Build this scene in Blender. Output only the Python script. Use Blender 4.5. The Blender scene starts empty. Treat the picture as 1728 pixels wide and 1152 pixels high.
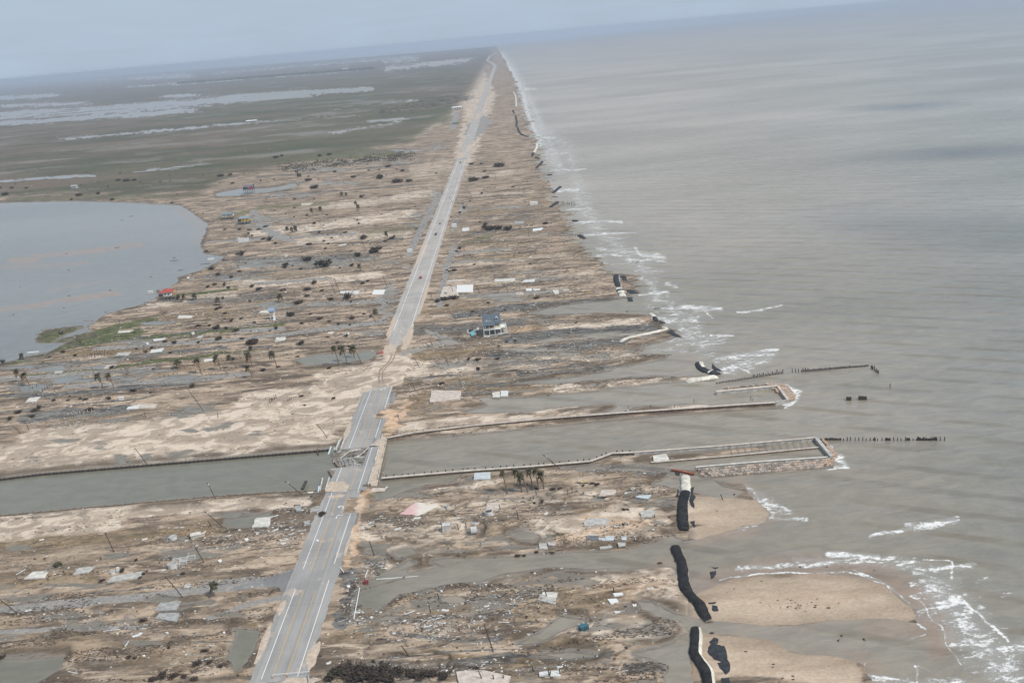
import bpy, bmesh, math, random
import numpy as np
from mathutils import Vector, Matrix

# ------------------------------------------------------------------ camera
CAM_H = 188.0; FPX = 1800.0; SLOPE = 0.088; HY0 = 135.0
roll = math.atan(SLOPE)
hd = (576 - (HY0 - SLOPE*864)) * math.cos(roll)
theta = math.atan(hd/FPX)
F = Vector((0, math.cos(theta), -math.sin(theta)))
DN = Vector((0, -math.sin(theta), -math.cos(theta)))
XW = Vector((1, 0, 0))
cr, sr = math.cos(roll), math.sin(roll)
R_ = XW*cr + DN*sr
D_ = XW*(-sr) + DN*cr
scene = bpy.context.scene
cam_d = bpy.data.cameras.new("camera"); cam = bpy.data.objects.new("camera", cam_d)
scene.collection.objects.link(cam); scene.camera = cam
cam_d.sensor_width = 36; cam_d.lens = 36*FPX/1728
cam_d.clip_start = 1; cam_d.clip_end = 200000
M = Matrix.Identity(4)
for i in range(3):
    M[i][0] = R_[i]; M[i][1] = -D_[i]; M[i][2] = -F[i]
M[2][3] = CAM_H
cam.matrix_world = M

# ------------------------------------------------------------------ world, sun, exposure
SUN_EL, SUN_AZ = math.radians(52), math.radians(128)      # azimuth clockwise from +Y
w = bpy.data.worlds.new("World"); scene.world = w; w.use_nodes = True
nt = w.node_tree; nt.nodes.clear()
def wn(t, **k):
    n = nt.nodes.new(t)
    for a, b in k.items(): setattr(n, a, b)
    return n
out = wn('ShaderNodeOutputWorld'); bg = wn('ShaderNodeBackground')
sky = wn('ShaderNodeTexSky', sky_type='NISHITA', sun_disc=False, sun_elevation=SUN_EL, sun_rotation=SUN_AZ,
         altitude=200, air_density=1.2, dust_density=2.5, ozone_density=1.5)
geo = wn('ShaderNodeTexCoord'); sep = wn('ShaderNodeSeparateXYZ'); com = wn('ShaderNodeCombineXYZ')
mx = wn('ShaderNodeMath', operation='MAXIMUM'); mx.inputs[1].default_value = 0.012
nt.links.new(geo.outputs['Generated'], sep.inputs[0])
nt.links.new(sep.outputs[0], com.inputs[0]); nt.links.new(sep.outputs[1], com.inputs[1])
nt.links.new(sep.outputs[2], mx.inputs[0]); nt.links.new(mx.outputs[0], com.inputs[2])
nt.links.new(com.outputs[0], sky.inputs[0])
# a thin high cloud layer: direction projected on a plane overhead
dv = wn('ShaderNodeVectorMath', operation='DIVIDE'); az_ = wn('ShaderNodeMath', operation='ADD'); az_.inputs[1].default_value = 0.08
cz = wn('ShaderNodeCombineXYZ')
nt.links.new(mx.outputs[0], az_.inputs[0])
for i in range(3): nt.links.new(az_.outputs[0], cz.inputs[i])
nt.links.new(com.outputs[0], dv.inputs[0]); nt.links.new(cz.outputs[0], dv.inputs[1])
cn = wn('ShaderNodeTexNoise'); cn.inputs['Scale'].default_value = 1.3; cn.inputs['Detail'].default_value = 6; cn.inputs['Roughness'].default_value = .55
nt.links.new(dv.outputs[0], cn.inputs['Vector'])
cramp = wn('ShaderNodeMapRange'); cramp.inputs[1].default_value = .35; cramp.inputs[2].default_value = .72
cramp.inputs[3].default_value = .88; cramp.inputs[4].default_value = .98
nt.links.new(cn.outputs[0], cramp.inputs[0])
mixc = wn('ShaderNodeMixRGB'); mixc.inputs[2].default_value = (4.6, 5.6, 6.9, 1)
nt.links.new(cramp.outputs[0], mixc.inputs[0]); nt.links.new(sky.outputs[0], mixc.inputs[1])
nt.links.new(mixc.outputs[0], bg.inputs[0]); bg.inputs[1].default_value = 0.091
nt.links.new(bg.outputs[0], out.inputs[0])
sl = bpy.data.lights.new("sun", 'SUN'); sun = bpy.data.objects.new("sun", sl); scene.collection.objects.link(sun)
sl.energy = 3.5; sl.angle = math.radians(10); sl.color = (1.0, .94, .86)
sd = Vector((math.sin(SUN_AZ)*math.cos(SUN_EL), math.cos(SUN_AZ)*math.cos(SUN_EL), math.sin(SUN_EL)))
sun.rotation_euler = sd.to_track_quat('Z', 'Y').to_euler(); sun.location = (0, 0, 400)
vs = scene.view_settings
vs.view_transform = 'Standard'; vs.look = 'None'; vs.gamma = 1; vs.exposure = 0.12
try: vs.use_curve_mapping = False
except Exception: pass
scene.cycles.max_bounces = 5; scene.cycles.diffuse_bounces = 2; scene.cycles.glossy_bounces = 2
scene.cycles.volume_bounces = 0; scene.cycles.transparent_max_bounces = 6; scene.cycles.caustics_reflective = False

# ------------------------------------------------------------------ pixel <-> ground
def at(px, py, z=0.0):
    ray = F*FPX + R_*(px-864) + D_*(py-576)
    t = (z-CAM_H)/ray.z
    return Vector((ray.x*t, ray.y*t, z))
def to_px(X, Y, Z=0.0):
    x, y, z = X, Y, Z-CAM_H
    f = y*F.y + z*F.z
    u = x*R_.x + y*R_.y + z*R_.z
    v = x*D_.x + y*D_.y + z*D_.z
    return 864 + FPX*u/f, 576 + FPX*v/f
def scale_at(px, py):              # metres per photograph pixel, across the view
    p = at(px, py); q = at(px+1, py - SLOPE)
    return (q-p).length
def hgt(px, py, npx):              # metres of an upright thing npx pixels tall
    return npx*scale_at(px, py)/math.cos(theta)

# ------------------------------------------------------------------ numpy noise
def _hash(i, j, s):
    h = (i.astype(np.int64)*374761393 + j.astype(np.int64)*668265263 + s*1442695041) & 0xffffffff
    h = ((h ^ (h >> 13))*1274126177) & 0xffffffff
    return ((h ^ (h >> 16)) & 0xffff)/65535.0
def vnoise(x, y, s=0):
    i = np.floor(x); j = np.floor(y); fx = x-i; fy = y-j
    fx = fx*fx*(3-2*fx); fy = fy*fy*(3-2*fy)
    i = i.astype(np.int64); j = j.astype(np.int64)
    a = _hash(i, j, s); b = _hash(i+1, j, s); c = _hash(i, j+1, s); d = _hash(i+1, j+1, s)
    return (a*(1-fx)+b*fx)*(1-fy) + (c*(1-fx)+d*fx)*fy
def fbm(x, y, o=4, s=0, r=.5):
    t = 0; a = 1; n = 0
    for k in range(o):
        t = t + a*vnoise(x, y, s+k*17); n += a; a *= r; x = x*2.03+7.1; y = y*2.03+3.7
    return t/n

# ------------------------------------------------------------------ signed distances in photograph pixels
def psd(poly, X, Y, m=45.0):
    P = np.array(poly, float); res = np.full(X.shape, -float(m))
    x0, y0 = P.min(0)-m; x1, y1 = P.max(0)+m
    idx = np.nonzero((X > x0) & (X < x1) & (Y > y0) & (Y < y1))[0]
    if len(idx) == 0: return res
    x = X[idx]; y = Y[idx]; ins = np.zeros(len(idx), bool); d2 = np.full(len(idx), 1e12)
    n = len(P)
    for k in range(n):
        ax, ay = P[k]; bx, by = P[(k+1) % n]
        if ay != by:
            c = ((ay > y) != (by > y)) & (x < (bx-ax)*(y-ay)/(by-ay)+ax); ins ^= c
        ex, ey = bx-ax, by-ay; L = ex*ex+ey*ey+1e-9
        t = np.clip(((x-ax)*ex+(y-ay)*ey)/L, 0, 1)
        d2 = np.minimum(d2, (x-ax-t*ex)**2+(y-ay-t*ey)**2)
    d = np.sqrt(d2); res[idx] = np.where(ins, d, -d)
    return np.maximum(res, -m) 
def ldist(line, X, Y, m=40.0):
    P = np.array(line, float); res = np.full(X.shape, float(m))
    x0, y0 = P.min(0)-m; x1, y1 = P.max(0)+m
    idx = np.nonzero((X > x0) & (X < x1) & (Y > y0) & (Y < y1))[0]
    if len(idx) == 0: return res
    x = X[idx]; y = Y[idx]; d2 = np.full(len(idx), float(m*m))
    for k in range(len(P)-1):
        ax, ay = P[k]; bx, by = P[k+1]; ex, ey = bx-ax, by-ay; L = ex*ex+ey*ey+1e-9
        t = np.clip(((x-ax)*ex+(y-ay)*ey)/L, 0, 1)
        d2 = np.minimum(d2, (x-ax-t*ex)**2+(y-ay-t*ey)**2)
    res[idx] = np.sqrt(d2)
    return res
def sstep(a, b, x):
    t = np.clip((x-a)/(b-a), 0, 1); return t*t*(3-2*t)

# ------------------------------------------------------------------ material helpers
class NT:
    def __init__(s, name, rough=.9, spec=.2):
        s.m = bpy.data.materials.new(name); s.m.use_nodes = True; s.t = s.m.node_tree
        s.b = s.t.nodes['Principled BSDF']; s.b.inputs['Roughness'].default_value = rough
        s.b.inputs['Specular IOR Level'].default_value = spec
        s.tc = s.t.nodes.new('ShaderNodeTexCoord')
        s.g = s.t.nodes.new('ShaderNodeNewGeometry')
    def n(s, t, **k):
        x = s.t.nodes.new(t)
        for a, b in k.items(): setattr(x, a, b)
        return x
    def l(s, a, b): s.t.links.new(a, b)
    def vec(s, sx, sy, sz, src=None, rot=0):
        mp = s.n('ShaderNodeMapping'); mp.inputs['Scale'].default_value = (sx, sy, sz)
        mp.inputs['Rotation'].default_value = (0, 0, rot)
        s.l(src or s.g.outputs['Position'], mp.inputs[0]); return mp.outputs[0]
    def noise(s, v, scale=1, detail=4, rough=.55, dist=0):
        x = s.n('ShaderNodeTexNoise'); x.inputs['Scale'].default_value = scale; x.inputs['Detail'].default_value = detail
        x.inputs['Roughness'].default_value = rough; x.inputs['Distortion'].default_value = dist
        s.l(v, x.inputs['Vector']); return x.outputs[0]
    def rng(s, v, a, b, c=0., d=1.):
        x = s.n('ShaderNodeMapRange'); x.interpolation_type = 'SMOOTHSTEP'
        for i, q in enumerate((a, b, c, d)): x.inputs[i+1].default_value = q
        s.l(v, x.inputs[0]); return x.outputs[0]
    def math(s, op, a, b=None):
        x = s.n('ShaderNodeMath', operation=op)
        for i, q in enumerate((a, b)):
            if q is None: continue
            if isinstance(q, (int, float)): x.inputs[i].default_value = q
            else: s.l(q, x.inputs[i])
        return x.outputs[0]
    def mix(s, f, a, b, mode='MIX'):
        x = s.n('ShaderNodeMixRGB', blend_type=mode)
        for i, q in enumerate((f, a, b)):
            if isinstance(q, (int, float)): x.inputs[i].default_value = q
            elif isinstance(q, tuple): x.inputs[i].default_value = q if len(q) == 4 else (*q, 1)
            else: s.l(q, x.inputs[i])
        return x.outputs[0]
    def attr(s, name):
        a = s.n('ShaderNodeAttribute'); a.attribute_name = name
        sp = s.n('ShaderNodeSeparateColor'); s.l(a.outputs['Color'], sp.inputs[0]); return sp.outputs
    def bump(s, h, st=.5, dist=.1):
        b = s.n('ShaderNodeBump'); b.inputs['Strength'].default_value = st; b.inputs['Distance'].default_value = dist
        s.l(h, b.inputs['Height']); s.l(b.outputs[0], s.b.inputs['Normal'])
    def col(s, c): s.l(c, s.b.inputs['Base Color'])
def mat(name, c, rough=.85, var=.25, scale=2.0, c2=None, spec=.2, metal=0):
    s = NT(name, rough, spec); s.b.inputs['Metallic'].default_value = metal
    n1 = s.noise(s.tc.outputs['Object'], scale, 5, .6)
    f = s.rng(n1, .35, .68)
    c2 = c2 or tuple(x*(1-var) for x in c)
    s.col(s.mix(f, tuple(c2), tuple(min(1, x*(1+var*.5)) for x in c)))
    return s.m

# ------------------------------------------------------------------ low clouds behind and beside the aircraft; their shade lies on the sea
def low_cloud(px, py, hx, hy, seed, cz=620.0):
    g = at(px, py, 0); c = g + sd*(cz/sd.z); rr = random.Random(seed); bm = bmesh.new()
    for k in range(9):
        m_ = Matrix.Translation((rr.uniform(-.65, .65)*hx, rr.uniform(-.6, .6)*hy, rr.uniform(-8, 14))) @ Matrix.Diagonal((hx*rr.uniform(.3, .55), hy*rr.uniform(.3, .55), rr.uniform(14, 26), 1))
        bmesh.ops.create_icosphere(bm, subdivisions=3, radius=1, matrix=m_)
    me = bpy.data.meshes.new("cloud"); bm.to_mesh(me); bm.free(); me.polygons.foreach_set('use_smooth', [True]*len(me.polygons))
    o = bpy.data.objects.new("cloud", me); scene.collection.objects.link(o); o.location = c; o['kind'] = 'structure'; me.materials.append(M_CLOUD)
M_CLOUD = bpy.data.materials.new("cloud_white"); M_CLOUD.use_nodes = True
M_CLOUD.node_tree.nodes['Principled BSDF'].inputs['Base Color'].default_value = (.85, .86, .88, 1); M_CLOUD.node_tree.nodes['Principled BSDF'].inputs['Roughness'].default_value = 1
low_cloud(1610, 258, 84, 50, 1); low_cloud(1530, 181, 84, 70, 2); low_cloud(1460, 372, 66, 30, 3); low_cloud(1690, 395, 46, 26, 5)
# ------------------------------------------------------------------ land and water outlines (photograph pixels -> ground)
LAND = [(-500,90),(0,128),(300,108),(600,82),(845,60),(838,80),(846,92),(858,115),(870,138),(878,162),(884,190),(892,215),(903,240),(910,262),
 (914,282),(924,305),(934,330),(950,352),(962,372),(970,400),(985,425),(1010,440),(1022,455),(1050,462),(1068,463),(1078,480),(1072,495),(1045,503),(980,512),
 (930,521),(890,529),(930,531),(1000,527),(1060,528),(1100,532),(1120,548),(1148,567),(1120,578),(1098,585),(1075,596),(1138,597),(1118,606),(1090,612),
 (1045,622),(985,634),(920,641),(868,648),(930,647),(1000,640),(1050,637),(1100,633),(1150,635),(1195,632),(1218,625),(1222,632),(1208,642),(1160,643),(1100,648),(1050,655),(1000,662),(928,668),(900,671),
 (858,673),(825,671),(808,672),(822,684),(782,694),(817,696),(893,694),(945,686),(1001,682),(1042,680),(1042,686),(1025,694),(1002,700),(1040,697),(1070,688),(1098,683),(1160,681),(1223,684),(1290,689),
 (1325,684),(1322,690),(1250,692),(1050,708),(914,722),(800,734),(718,742),(660,742),(652,748),(647,806),(700,804),(782,797),(899,789),(996,781),(1030,768),(1065,766),(1110,764),(1235,754),(1300,757),(1175,777),(1098,784),(1060,785),(1100,788),(1170,792),(1400,776),(1410,790),
 (1290,800),(1186,808),(1176,801),(1139,802),(1106,818),(1120,819),(1146,824),(1150,834),(1171,831),(1208,841),(1238,841),(1257,831),(1220,822),(1201,809),(1250,818),(1262,834),(1285,850),(1299,867),(1285,881),
 (1250,889),(1200,905),(1155,913),(1140,906),(1120,910),(1083,921),(1028,930),(958,933),(889,938),(819,943),(750,943),(730,946),(757,957),(700,968),(640,972),(612,985),(600,1005),(620,1000),(665,1003),(730,987),(824,978),(860,968),(925,957),(1050,959),
 (1130,956),(1160,975),(1170,1000),(1220,981),(1285,972),(1378,968),(1436,972),(1500,988),(1525,1020),(1548,1050),(1512,1044),(1460,1041),(1399,1045),(1352,1053),(1299,1054),(1216,1049),(1180,1040),(1142,1033),(1110,1016),(1083,1012),(1090,1026),(1110,1036),
 (1151,1046),(1166,1067),(1146,1085),(1110,1099),(1075,1103),(1105,1112),(1139,1127),(1122,1142),(1130,1200),(1165,1200),(1172,1120),(1180,1075),(1188,1071),(1297,1078),(1331,1100),(1396,1104),(1447,1118),(1464,1140),(1475,1200),(1500,1500),(-600,1500)]
WATER = [
 [(-500,300),(0,343),(121,340),(208,342),(305,347),(330,364),(350,378),(345,395),(336,412),(345,428),(378,434),(338,455),(302,468),(297,478),(271,498),(245,512),(182,528),(161,541),(146,552),(155,560),(107,580),(80,594),(0,612),(-500,640)],
 [(-500,850),(0,808),(70,799),(247,784),(450,767),(555,758),(600,752),(655,742),(652,760),(640,808),(560,822),(540,827),(450,831),(365,837),(169,854),(0,870),(-500,915)],
 [(1103,770),(1235,756),(1372,744),(1380,754),(1240,763),(1235,758)],
 [(1097,783),(1382,758),(1400,773),(1176,790),(1140,786)],
 [(596,1034),(626,1033),(665,1004),(700,985),(690,962),(640,968),(600,1000)],
 [(660,930),(690,925),(694,932),(672,940)], [(655,968),(690,945),(700,952),(668,966)],
 [(873,1085),(912,1057),(942,1039),(981,1046),(942,1060),(898,1082)],
 [(921,1103),(960,1098),(1016,1104),(960,1110)],
 [(643,806),(680,808),(740,802),(780,800),(760,812),(700,822),(660,836),(630,842),(640,825)],
 [(500,608),(540,600),(590,596),(640,592),(640,603),(590,610),(520,616)],
 [(0,1112),(60,1108),(110,1105),(100,1128),(60,1150),(0,1152),(-60,1150),(-60,1112)],
 [(395,1060),(435,1064),(430,1100),(400,1135),(392,1110)],
 [(862,900),(880,898),(905,904),(900,912),(870,910)], [(790,895),(815,893),(812,902),(792,904)],
 [(380,880),(430,870),(455,866),(450,880),(430,888),(395,890)],
 [(363,327),(400,320),(455,318),(500,310),(500,316),(450,324),(400,330),(366,331)],
 [(745,575),(760,572),(775,578),(750,582)],
]
ISLE = [
 [(55,572),(75,556),(140,548),(144,552),(110,566),(95,576),(83,580),(62,578)],
 [(88,578),(107,570),(170,553),(200,550),(180,560),(120,577),(95,580)],
 [(637,548),(700,540),(702,548),(640,556)], [(137,541),(157,540),(157,542),(138,542)],
 [(600,1030),(620,1026),(640,1030),(625,1036),(604,1037)],
 [(600,1001),(640,985),(686,974),(690,978),(650,986),(612,1000)],
 [(1105,772),(1130,766),(1235,757),(1300,750),(1290,760),(1200,768),(1130,779)],
]
# soft puddles: (x, y, rx, ry) on the flats
PUD = [(165,752,14,6),(190,708,22,5),(245,710,14,4),(372,748,14,7),(205,774,10,9),(250,770,10,6),(300,768,16,5),(316,763,12,6),(60,775,22,5),(90,790,20,4),(110,745,25,4),(320,726,12,5),
 (380,720,14,9),(355,728,12,7),(430,730,14,5),(340,690,40,8),(300,700,30,5),(75,620,60,9),(140,615,60,7),(230,628,60,6),(260,600,25,7),(130,640,60,6),(60,655,50,6),(200,640,40,5),(300,640,50,6),
 (240,580,30,5),(270,545,40,5),(230,585,25,5),(45,930,30,8),(190,940,30,6),(100,700,70,6),(300,860,20,5),(285,905,28,6),(330,870,25,5),(360,868,25,4),(310,935,30,7),(340,930,28,7),
 (30,1010,60,12),(120,990,50,7),(90,1040,60,9),(270,1012,30,6),(350,1070,30,7),(330,1035,20,10),(360,1020,26,8),(420,1010,30,6),(390,1035,30,5),(130,1060,25,9),(160,1055,14,8),(75,1070,16,8),(250,1085,50,6),(150,1045,20,6),
 (60,1120,70,9),(400,870,25,7),(730,1000,16,9),(770,1010,12,5),(950,1100,60,4),(640,985,20,7),(660,1045,26,5),(620,1060,30,6),(930,775,20,4),(500,440,70,7),(560,445,60,6),(430,445,50,6),(480,515,50,5),(560,510,50,5),(700,452,16,9),(660,500,14,12),
 (640,440,50,4),(420,470,60,4),(450,370,60,5),(430,380,30,8),(530,285,60,4),(600,275,60,4),(480,330,50,4),(560,310,70,3),(660,270,60,4),(60,640,60,5),(690,255,40,3),(60,305,60,2.5),(150,298,60,2.5),
 (620,560,50,4),(790,500,30,5),(850,505,60,5),(800,440,60,3),(880,460,50,3),(900,395,60,3),(860,350,60,3),(930,470,60,4),(880,540,40,4),(960,575,70,5),(900,590,60,5),(850,610,50,4),(1040,565,60,5),(980,600,60,4),(760,620,18,6),(730,642,30,3),
 (740,690,30,4),(1000,790,40,5),(1060,795,50,5),(700,835,40,6),(1110,850,22,8),(1010,842,14,6),(740,250,20,6),(720,355,8,16),(705,372,10,16),(730,330,8,20),(780,350,6,20),(765,380,8,18),(755,445,9,16),(770,410,6,14),(745,500,12,14),(655,520,14,8)]
# painted ground: kind, points, half width px, strength.  kinds: 0 clean sand, 1 green, 2 dark mud and wrack, 3 brown turf, 4 worn asphalt / shell, 5 orange clay
STK = [
 (0,[(60,760),(250,745),(420,720),(560,690),(620,665)],34,1.0),(0,[(0,775),(200,760),(400,745),(545,735)],26,.9),(0,[(420,680),(520,670),(600,650)],18,.8),
 (0,[(0,885),(150,868),(300,860),(430,850),(520,845)],11,1.0),(0,[(0,905),(200,880)],14,.8),
 (0,[(550,640),(650,620),(720,625),(800,622)],16,.7),(0,[(680,590),(760,582)],8,.6),(0,[(720,640),(800,630),(900,625)],10,.5),
 (0,[(690,730),(760,722),(900,702),(1000,690)],13,1.0),(0,[(720,745),(860,728)],6,1.),(0,[(940,655),(1050,648),(1150,640)],9,1.0),(0,[(1050,688),(1250,684)],6,.8),
 (0,[(1040,775),(1090,775),(1100,790)],12,.5),(0,[(1170,860),(1230,860),(1280,866)],22,1.2),(0,[(1180,900),(1240,880)],12,1.),
 (0,[(1000,975),(1100,970),(1150,985)],16,1.),(0,[(1090,1000),(1160,1015)],12,.8),(0,[(1190,1025),(1300,1015),(1400,1005),(1520,1015)],40,1.3),(0,[(1190,1100),(1300,1110),(1420,1130)],30,1.3),
 (0,[(1010,1060),(1100,1060),(1150,1065)],18,.7),(0,[(1060,1120),(1130,1115)],8,.7),(0,[(620,900),(700,900),(780,890)],14,.7),(0,[(640,930),(740,912),(850,915)],10,.5),(0,[(900,900),(980,890),(1060,880),(1110,880)],22,.75),(0,[(960,915),(1060,908),(1110,900)],10,.7),
 (0,[(720,860),(820,850),(900,850),(1020,835)],12,.55),(0,[(1040,855),(1080,870),(1120,880)],14,.6),(0,[(800,970),(900,975),(1000,985)],9,.5),(0,[(860,1085),(960,1070),(1000,1065)],8,.5),
 (0,[(800,110),(815,150),(800,190),(790,225),(782,262)],13,1.2),(0,[(768,300),(800,250),(828,160)],9,.7),(0,[(740,210),(700,230),(640,235)],5,.6),(0,[(770,190),(720,205),(640,225),(590,235)],4,.7),(0,[(815,110),(790,140),(785,180)],10,.6),
 (0,[(430,395),(560,380),(700,360)],8,.7),(0,[(540,350),(640,340),(730,325)],7,.6),(0,[(500,410),(600,400),(690,395)],6,.7),(0,[(400,480),(500,478),(640,465)],7,.8),(0,[(560,500),(650,492)],5,.5),
 (0,[(700,290),(755,280)],14,.5),(0,[(680,330),(740,310)],10,.4),(0,[(780,300),(880,290)],5,.5),(0,[(770,330),(900,325)],4,.5),(0,[(750,480),(900,470),(1000,462)],6,.5),(0,[(760,450),(860,440),(960,430)],4,.5),
 (0,[(230,520),(330,505),(400,498)],7,.6),(0,[(90,610),(180,605)],5,.5),(0,[(400,545),(520,535)],6,.4),(0,[(930,555),(1030,548),(1085,545)],7,.8),(0,[(900,605),(1000,605),(1080,600)],6,.7),(0,[(640,960),(720,962)],6,.9),(0,[(640,840),(760,825),(850,812)],4,.9),
 (0,[(610,840),(600,880),(590,930)],6,.8),(0,[(230,1050),(350,1045),(440,1040)],10,.3),(0,[(640,1095),(760,1080),(840,1095)],16,.35),(0,[(550,1110),(600,1115),(700,1105)],10,.4),(0,[(160,790),(420,770),(540,757)],6,.6),
 (1,[(0,612),(60,600),(110,585),(170,575),(240,560)],7,1.2),(1,[(60,575),(140,556)],10,1.6),(1,[(100,585),(190,556),(260,540)],5,.9),(1,[(180,528),(240,514)],4,1.),(1,[(0,640),(190,620),(330,605),(430,590)],2.4,1.2),(1,[(120,588),(200,575),(380,560),(480,548)],2.4,1.3),(1,[(290,500),(400,490)],2,1.),
 (1,[(480,215),(600,195),(740,185)],30,.6),(1,[(400,250),(560,225),(700,205)],26,.6),(1,[(150,290),(300,275),(480,262),(620,255)],13,.45),(1,[(330,280),(560,262),(680,258)],8,.6),(1,[(20,338),(120,335),(330,330)],5,.5),(1,[(620,395),(700,385),(720,380)],8,.45),(1,[(360,372),(450,350),(550,345)],4,.5),
 (1,[(630,835),(660,815),(680,808)],6,.5),(1,[(780,495),(840,505)],4,.5),(1,[(700,165),(560,175),(300,195)],14,.5),(1,[(780,415),(830,400)],5,.5),(1,[(770,130),(600,145),(300,170)],14,.4),(1,[(920,905),(960,905)],3,.6),
 (2,[(860,575),(960,562),(1060,556),(1120,552)],7,1.),(2,[(700,560),(800,552),(880,545)],9,.7),(2,[(770,535),(860,520),(960,512),(1040,508)],6,.9),(2,[(830,600),(930,590),(1060,575)],7,.9),(2,[(820,620),(900,612),(960,610)],5,.7),(2,[(660,1050),(780,1045),(860,1040)],7,.7),(2,[(880,635),(960,628),(1060,618)],3,1.),(2,[(800,655),(850,650),(930,640)],3,1.),
 (2,[(40,710),(100,700),(180,695),(220,690)],8,.9),(2,[(0,670),(100,665),(240,655),(330,650)],4,1.),(2,[(0,625),(120,612),(240,600),(380,588)],3,.8),(2,[(400,440),(520,440),(620,435)],8,.7),(2,[(350,470),(440,460)],6,.6),(2,[(320,510),(400,505),(470,500)],6,.7),(2,[(400,530),(520,520),(640,510)],7,.5),(2,[(560,550),(640,545)],4,.6),
 (2,[(1000,795),(1060,793),(1120,798)],9,.8),(2,[(1060,688),(1100,680)],5,.9),(2,[(880,690),(930,688)],2,1.),(2,[(590,975),(600,1010),(575,1050)],14,1.1),(2,[(620,950),(640,960),(650,975)],8,.7),(2,[(430,900),(500,890),(520,900)],12,.5),(2,[(350,900),(430,890),(500,905)],16,.35),(2,[(20,1080),(140,1080),(280,1070)],8,.35),(2,[(160,1125),(280,1122)],8,.5),
 (2,[(560,1140),(640,1135),(760,1130),(860,1115)],12,.7),(2,[(860,1110),(960,1113),(1030,1108)],5,1.),(2,[(850,1120),(960,1115)],6,.4),(2,[(1060,1128),(1140,1125)],7,1.),(2,[(380,260),(560,250),(700,240)],4,.4),(2,[(600,260),(700,250),(760,240)],4,.5),(2,[(640,130),(500,140),(300,160)],6,.3),(2,[(640,178),(740,170),(800,165)],5,.6),
 (2,[(660,1075),(760,1085),(840,1080)],5,.7),(2,[(860,480),(960,470),(1040,465)],4,.5),(2,[(800,380),(900,370),(960,368)],4,.5),(2,[(800,325),(900,318)],4,.4),
 (3,[(120,600),(200,590),(290,580)],8,.9),(3,[(230,545),(320,535),(400,530)],7,.7),(3,[(60,610),(180,602)],6,.7),(3,[(200,640),(300,625),(420,610)],6,.5),(3,[(60,670),(200,660)],5,.5),(3,[(800,412),(900,408)],5,.7),(3,[(760,400),(900,392),(1000,385)],6,.6),(3,[(770,440),(900,432),(1010,425)],5,.6),(3,[(780,360),(880,355),(960,352)],5,.6),
 (3,[(760,490),(850,480),(960,475)],4,.6),(3,[(700,530),(800,515),(900,500)],5,.6),(3,[(710,600),(760,595),(820,590)],8,.8),(3,[(670,650),(740,645),(860,638)],5,.9),(3,[(680,690),(720,670)],9,.7),(3,[(800,645),(900,640),(940,632)],4,.8),(3,[(770,660),(860,655),(900,655)],5,.8),(3,[(850,605),(920,600),(1000,595)],6,.6),(3,[(870,555),(905,548)],9,.8),
 (3,[(1080,600),(1110,603),(1130,598)],4,1.2),(3,[(0,925),(100,915),(260,905),(360,890)],12,.8),(3,[(0,985),(80,980),(160,975)],10,.5),(3,[(0,1060),(150,1100),(300,1110),(430,1100)],26,.35),(3,[(430,1060),(425,1110),(400,1140)],8,.7),(3,[(740,870),(760,880),(770,905)],10,.5),(3,[(760,900),(850,900),(900,920)],10,.45),(3,[(980,870),(1060,855),(1100,845)],8,.8),
 (3,[(620,940),(680,935),(750,945),(800,940)],8,.7),(3,[(660,1010),(740,990),(790,985)],10,.6),(3,[(730,1030),(760,1025),(850,1035)],8,.6),(3,[(880,1035),(960,1020),(1020,1015)],12,.5),(3,[(760,1115),(860,1122),(980,1120)],7,.9),(3,[(880,1075),(1000,1090),(1060,1080)],6,.6),(3,[(550,1085),(600,1070),(640,1050)],12,.6),(3,[(0,230),(200,235),(450,225)],30,.55),(3,[(0,255),(200,262),(350,262)],18,.5),(3,[(440,215),(560,190),(700,170)],10,.3),
 (3,[(600,820),(590,870),(520,835),(480,850)],6,.4),(3,[(640,920),(700,915)],6,.5),(3,[(930,290),(900,330),(940,350)],6,.4),
 (4,[(0,1030),(100,1022),(200,1014),(300,1003),(400,992),(500,978),(520,960)],5.5,1.5),(4,[(350,990),(450,985),(505,965)],9,.8),(4,[(350,1048),(420,1020),(480,1010)],4,.7),(4,[(0,1068),(120,1062),(240,1060)],4,.6),
 (4,[(0,640),(100,635),(190,628),(260,622)],3,1.),(4,[(110,655),(220,648),(340,640),(420,632)],3,1.),(4,[(160,590),(300,580),(420,573),(600,550),(650,543)],2.6,1.2),(4,[(560,555),(640,545),(660,530)],3,1.),(4,[(520,515),(600,512),(670,508)],2.5,1.),(4,[(400,560),(480,556)],3,.8),
 (4,[(430,480),(500,475),(560,470)],2,.8),(4,[(490,405),(460,395),(440,375),(430,360)],6,.9),(4,[(350,410),(420,405),(600,395)],2,.6),(4,[(660,485),(645,500),(650,525)],6,.9),(4,[(690,430),(705,400),(720,370),(740,330)],5,1.),(4,[(765,420),(752,460),(745,500),(740,515)],5,.8),(4,[(790,500),(880,497),(960,490)],2.5,.9),(4,[(760,430),(860,420)],1.6,1.2),
 (4,[(720,560),(760,575),(680,600)],4,.5),(4,[(795,225),(815,205),(812,215)],10,.8),(4,[(800,230),(796,215)],8,.8),(4,[(770,195),(764,215)],5,.8),(4,[(480,1140),(440,1150)],12,.8),
 (5,[(610,850),(605,890),(595,925),(585,955)],5,1.),(5,[(648,694),(660,705),(668,715),(660,728)],9,1.3),(5,[(622,835),(612,850)],9,.9),(5,[(680,690),(690,680)],5,.9),(5,[(930,915),(1000,905),(1080,893)],9,.8),(5,[(990,880),(1050,890),(1100,885)],7,.7),(5,[(640,964),(700,964)],5,.6),(5,[(870,560),(890,552)],6,.6),(5,[(880,985),(1000,1000),(1120,985)],12,.35),
 (5,[(600,550),(540,560)],4,.3),(5,[(790,700),(900,697)],4,.4),
]
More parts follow.
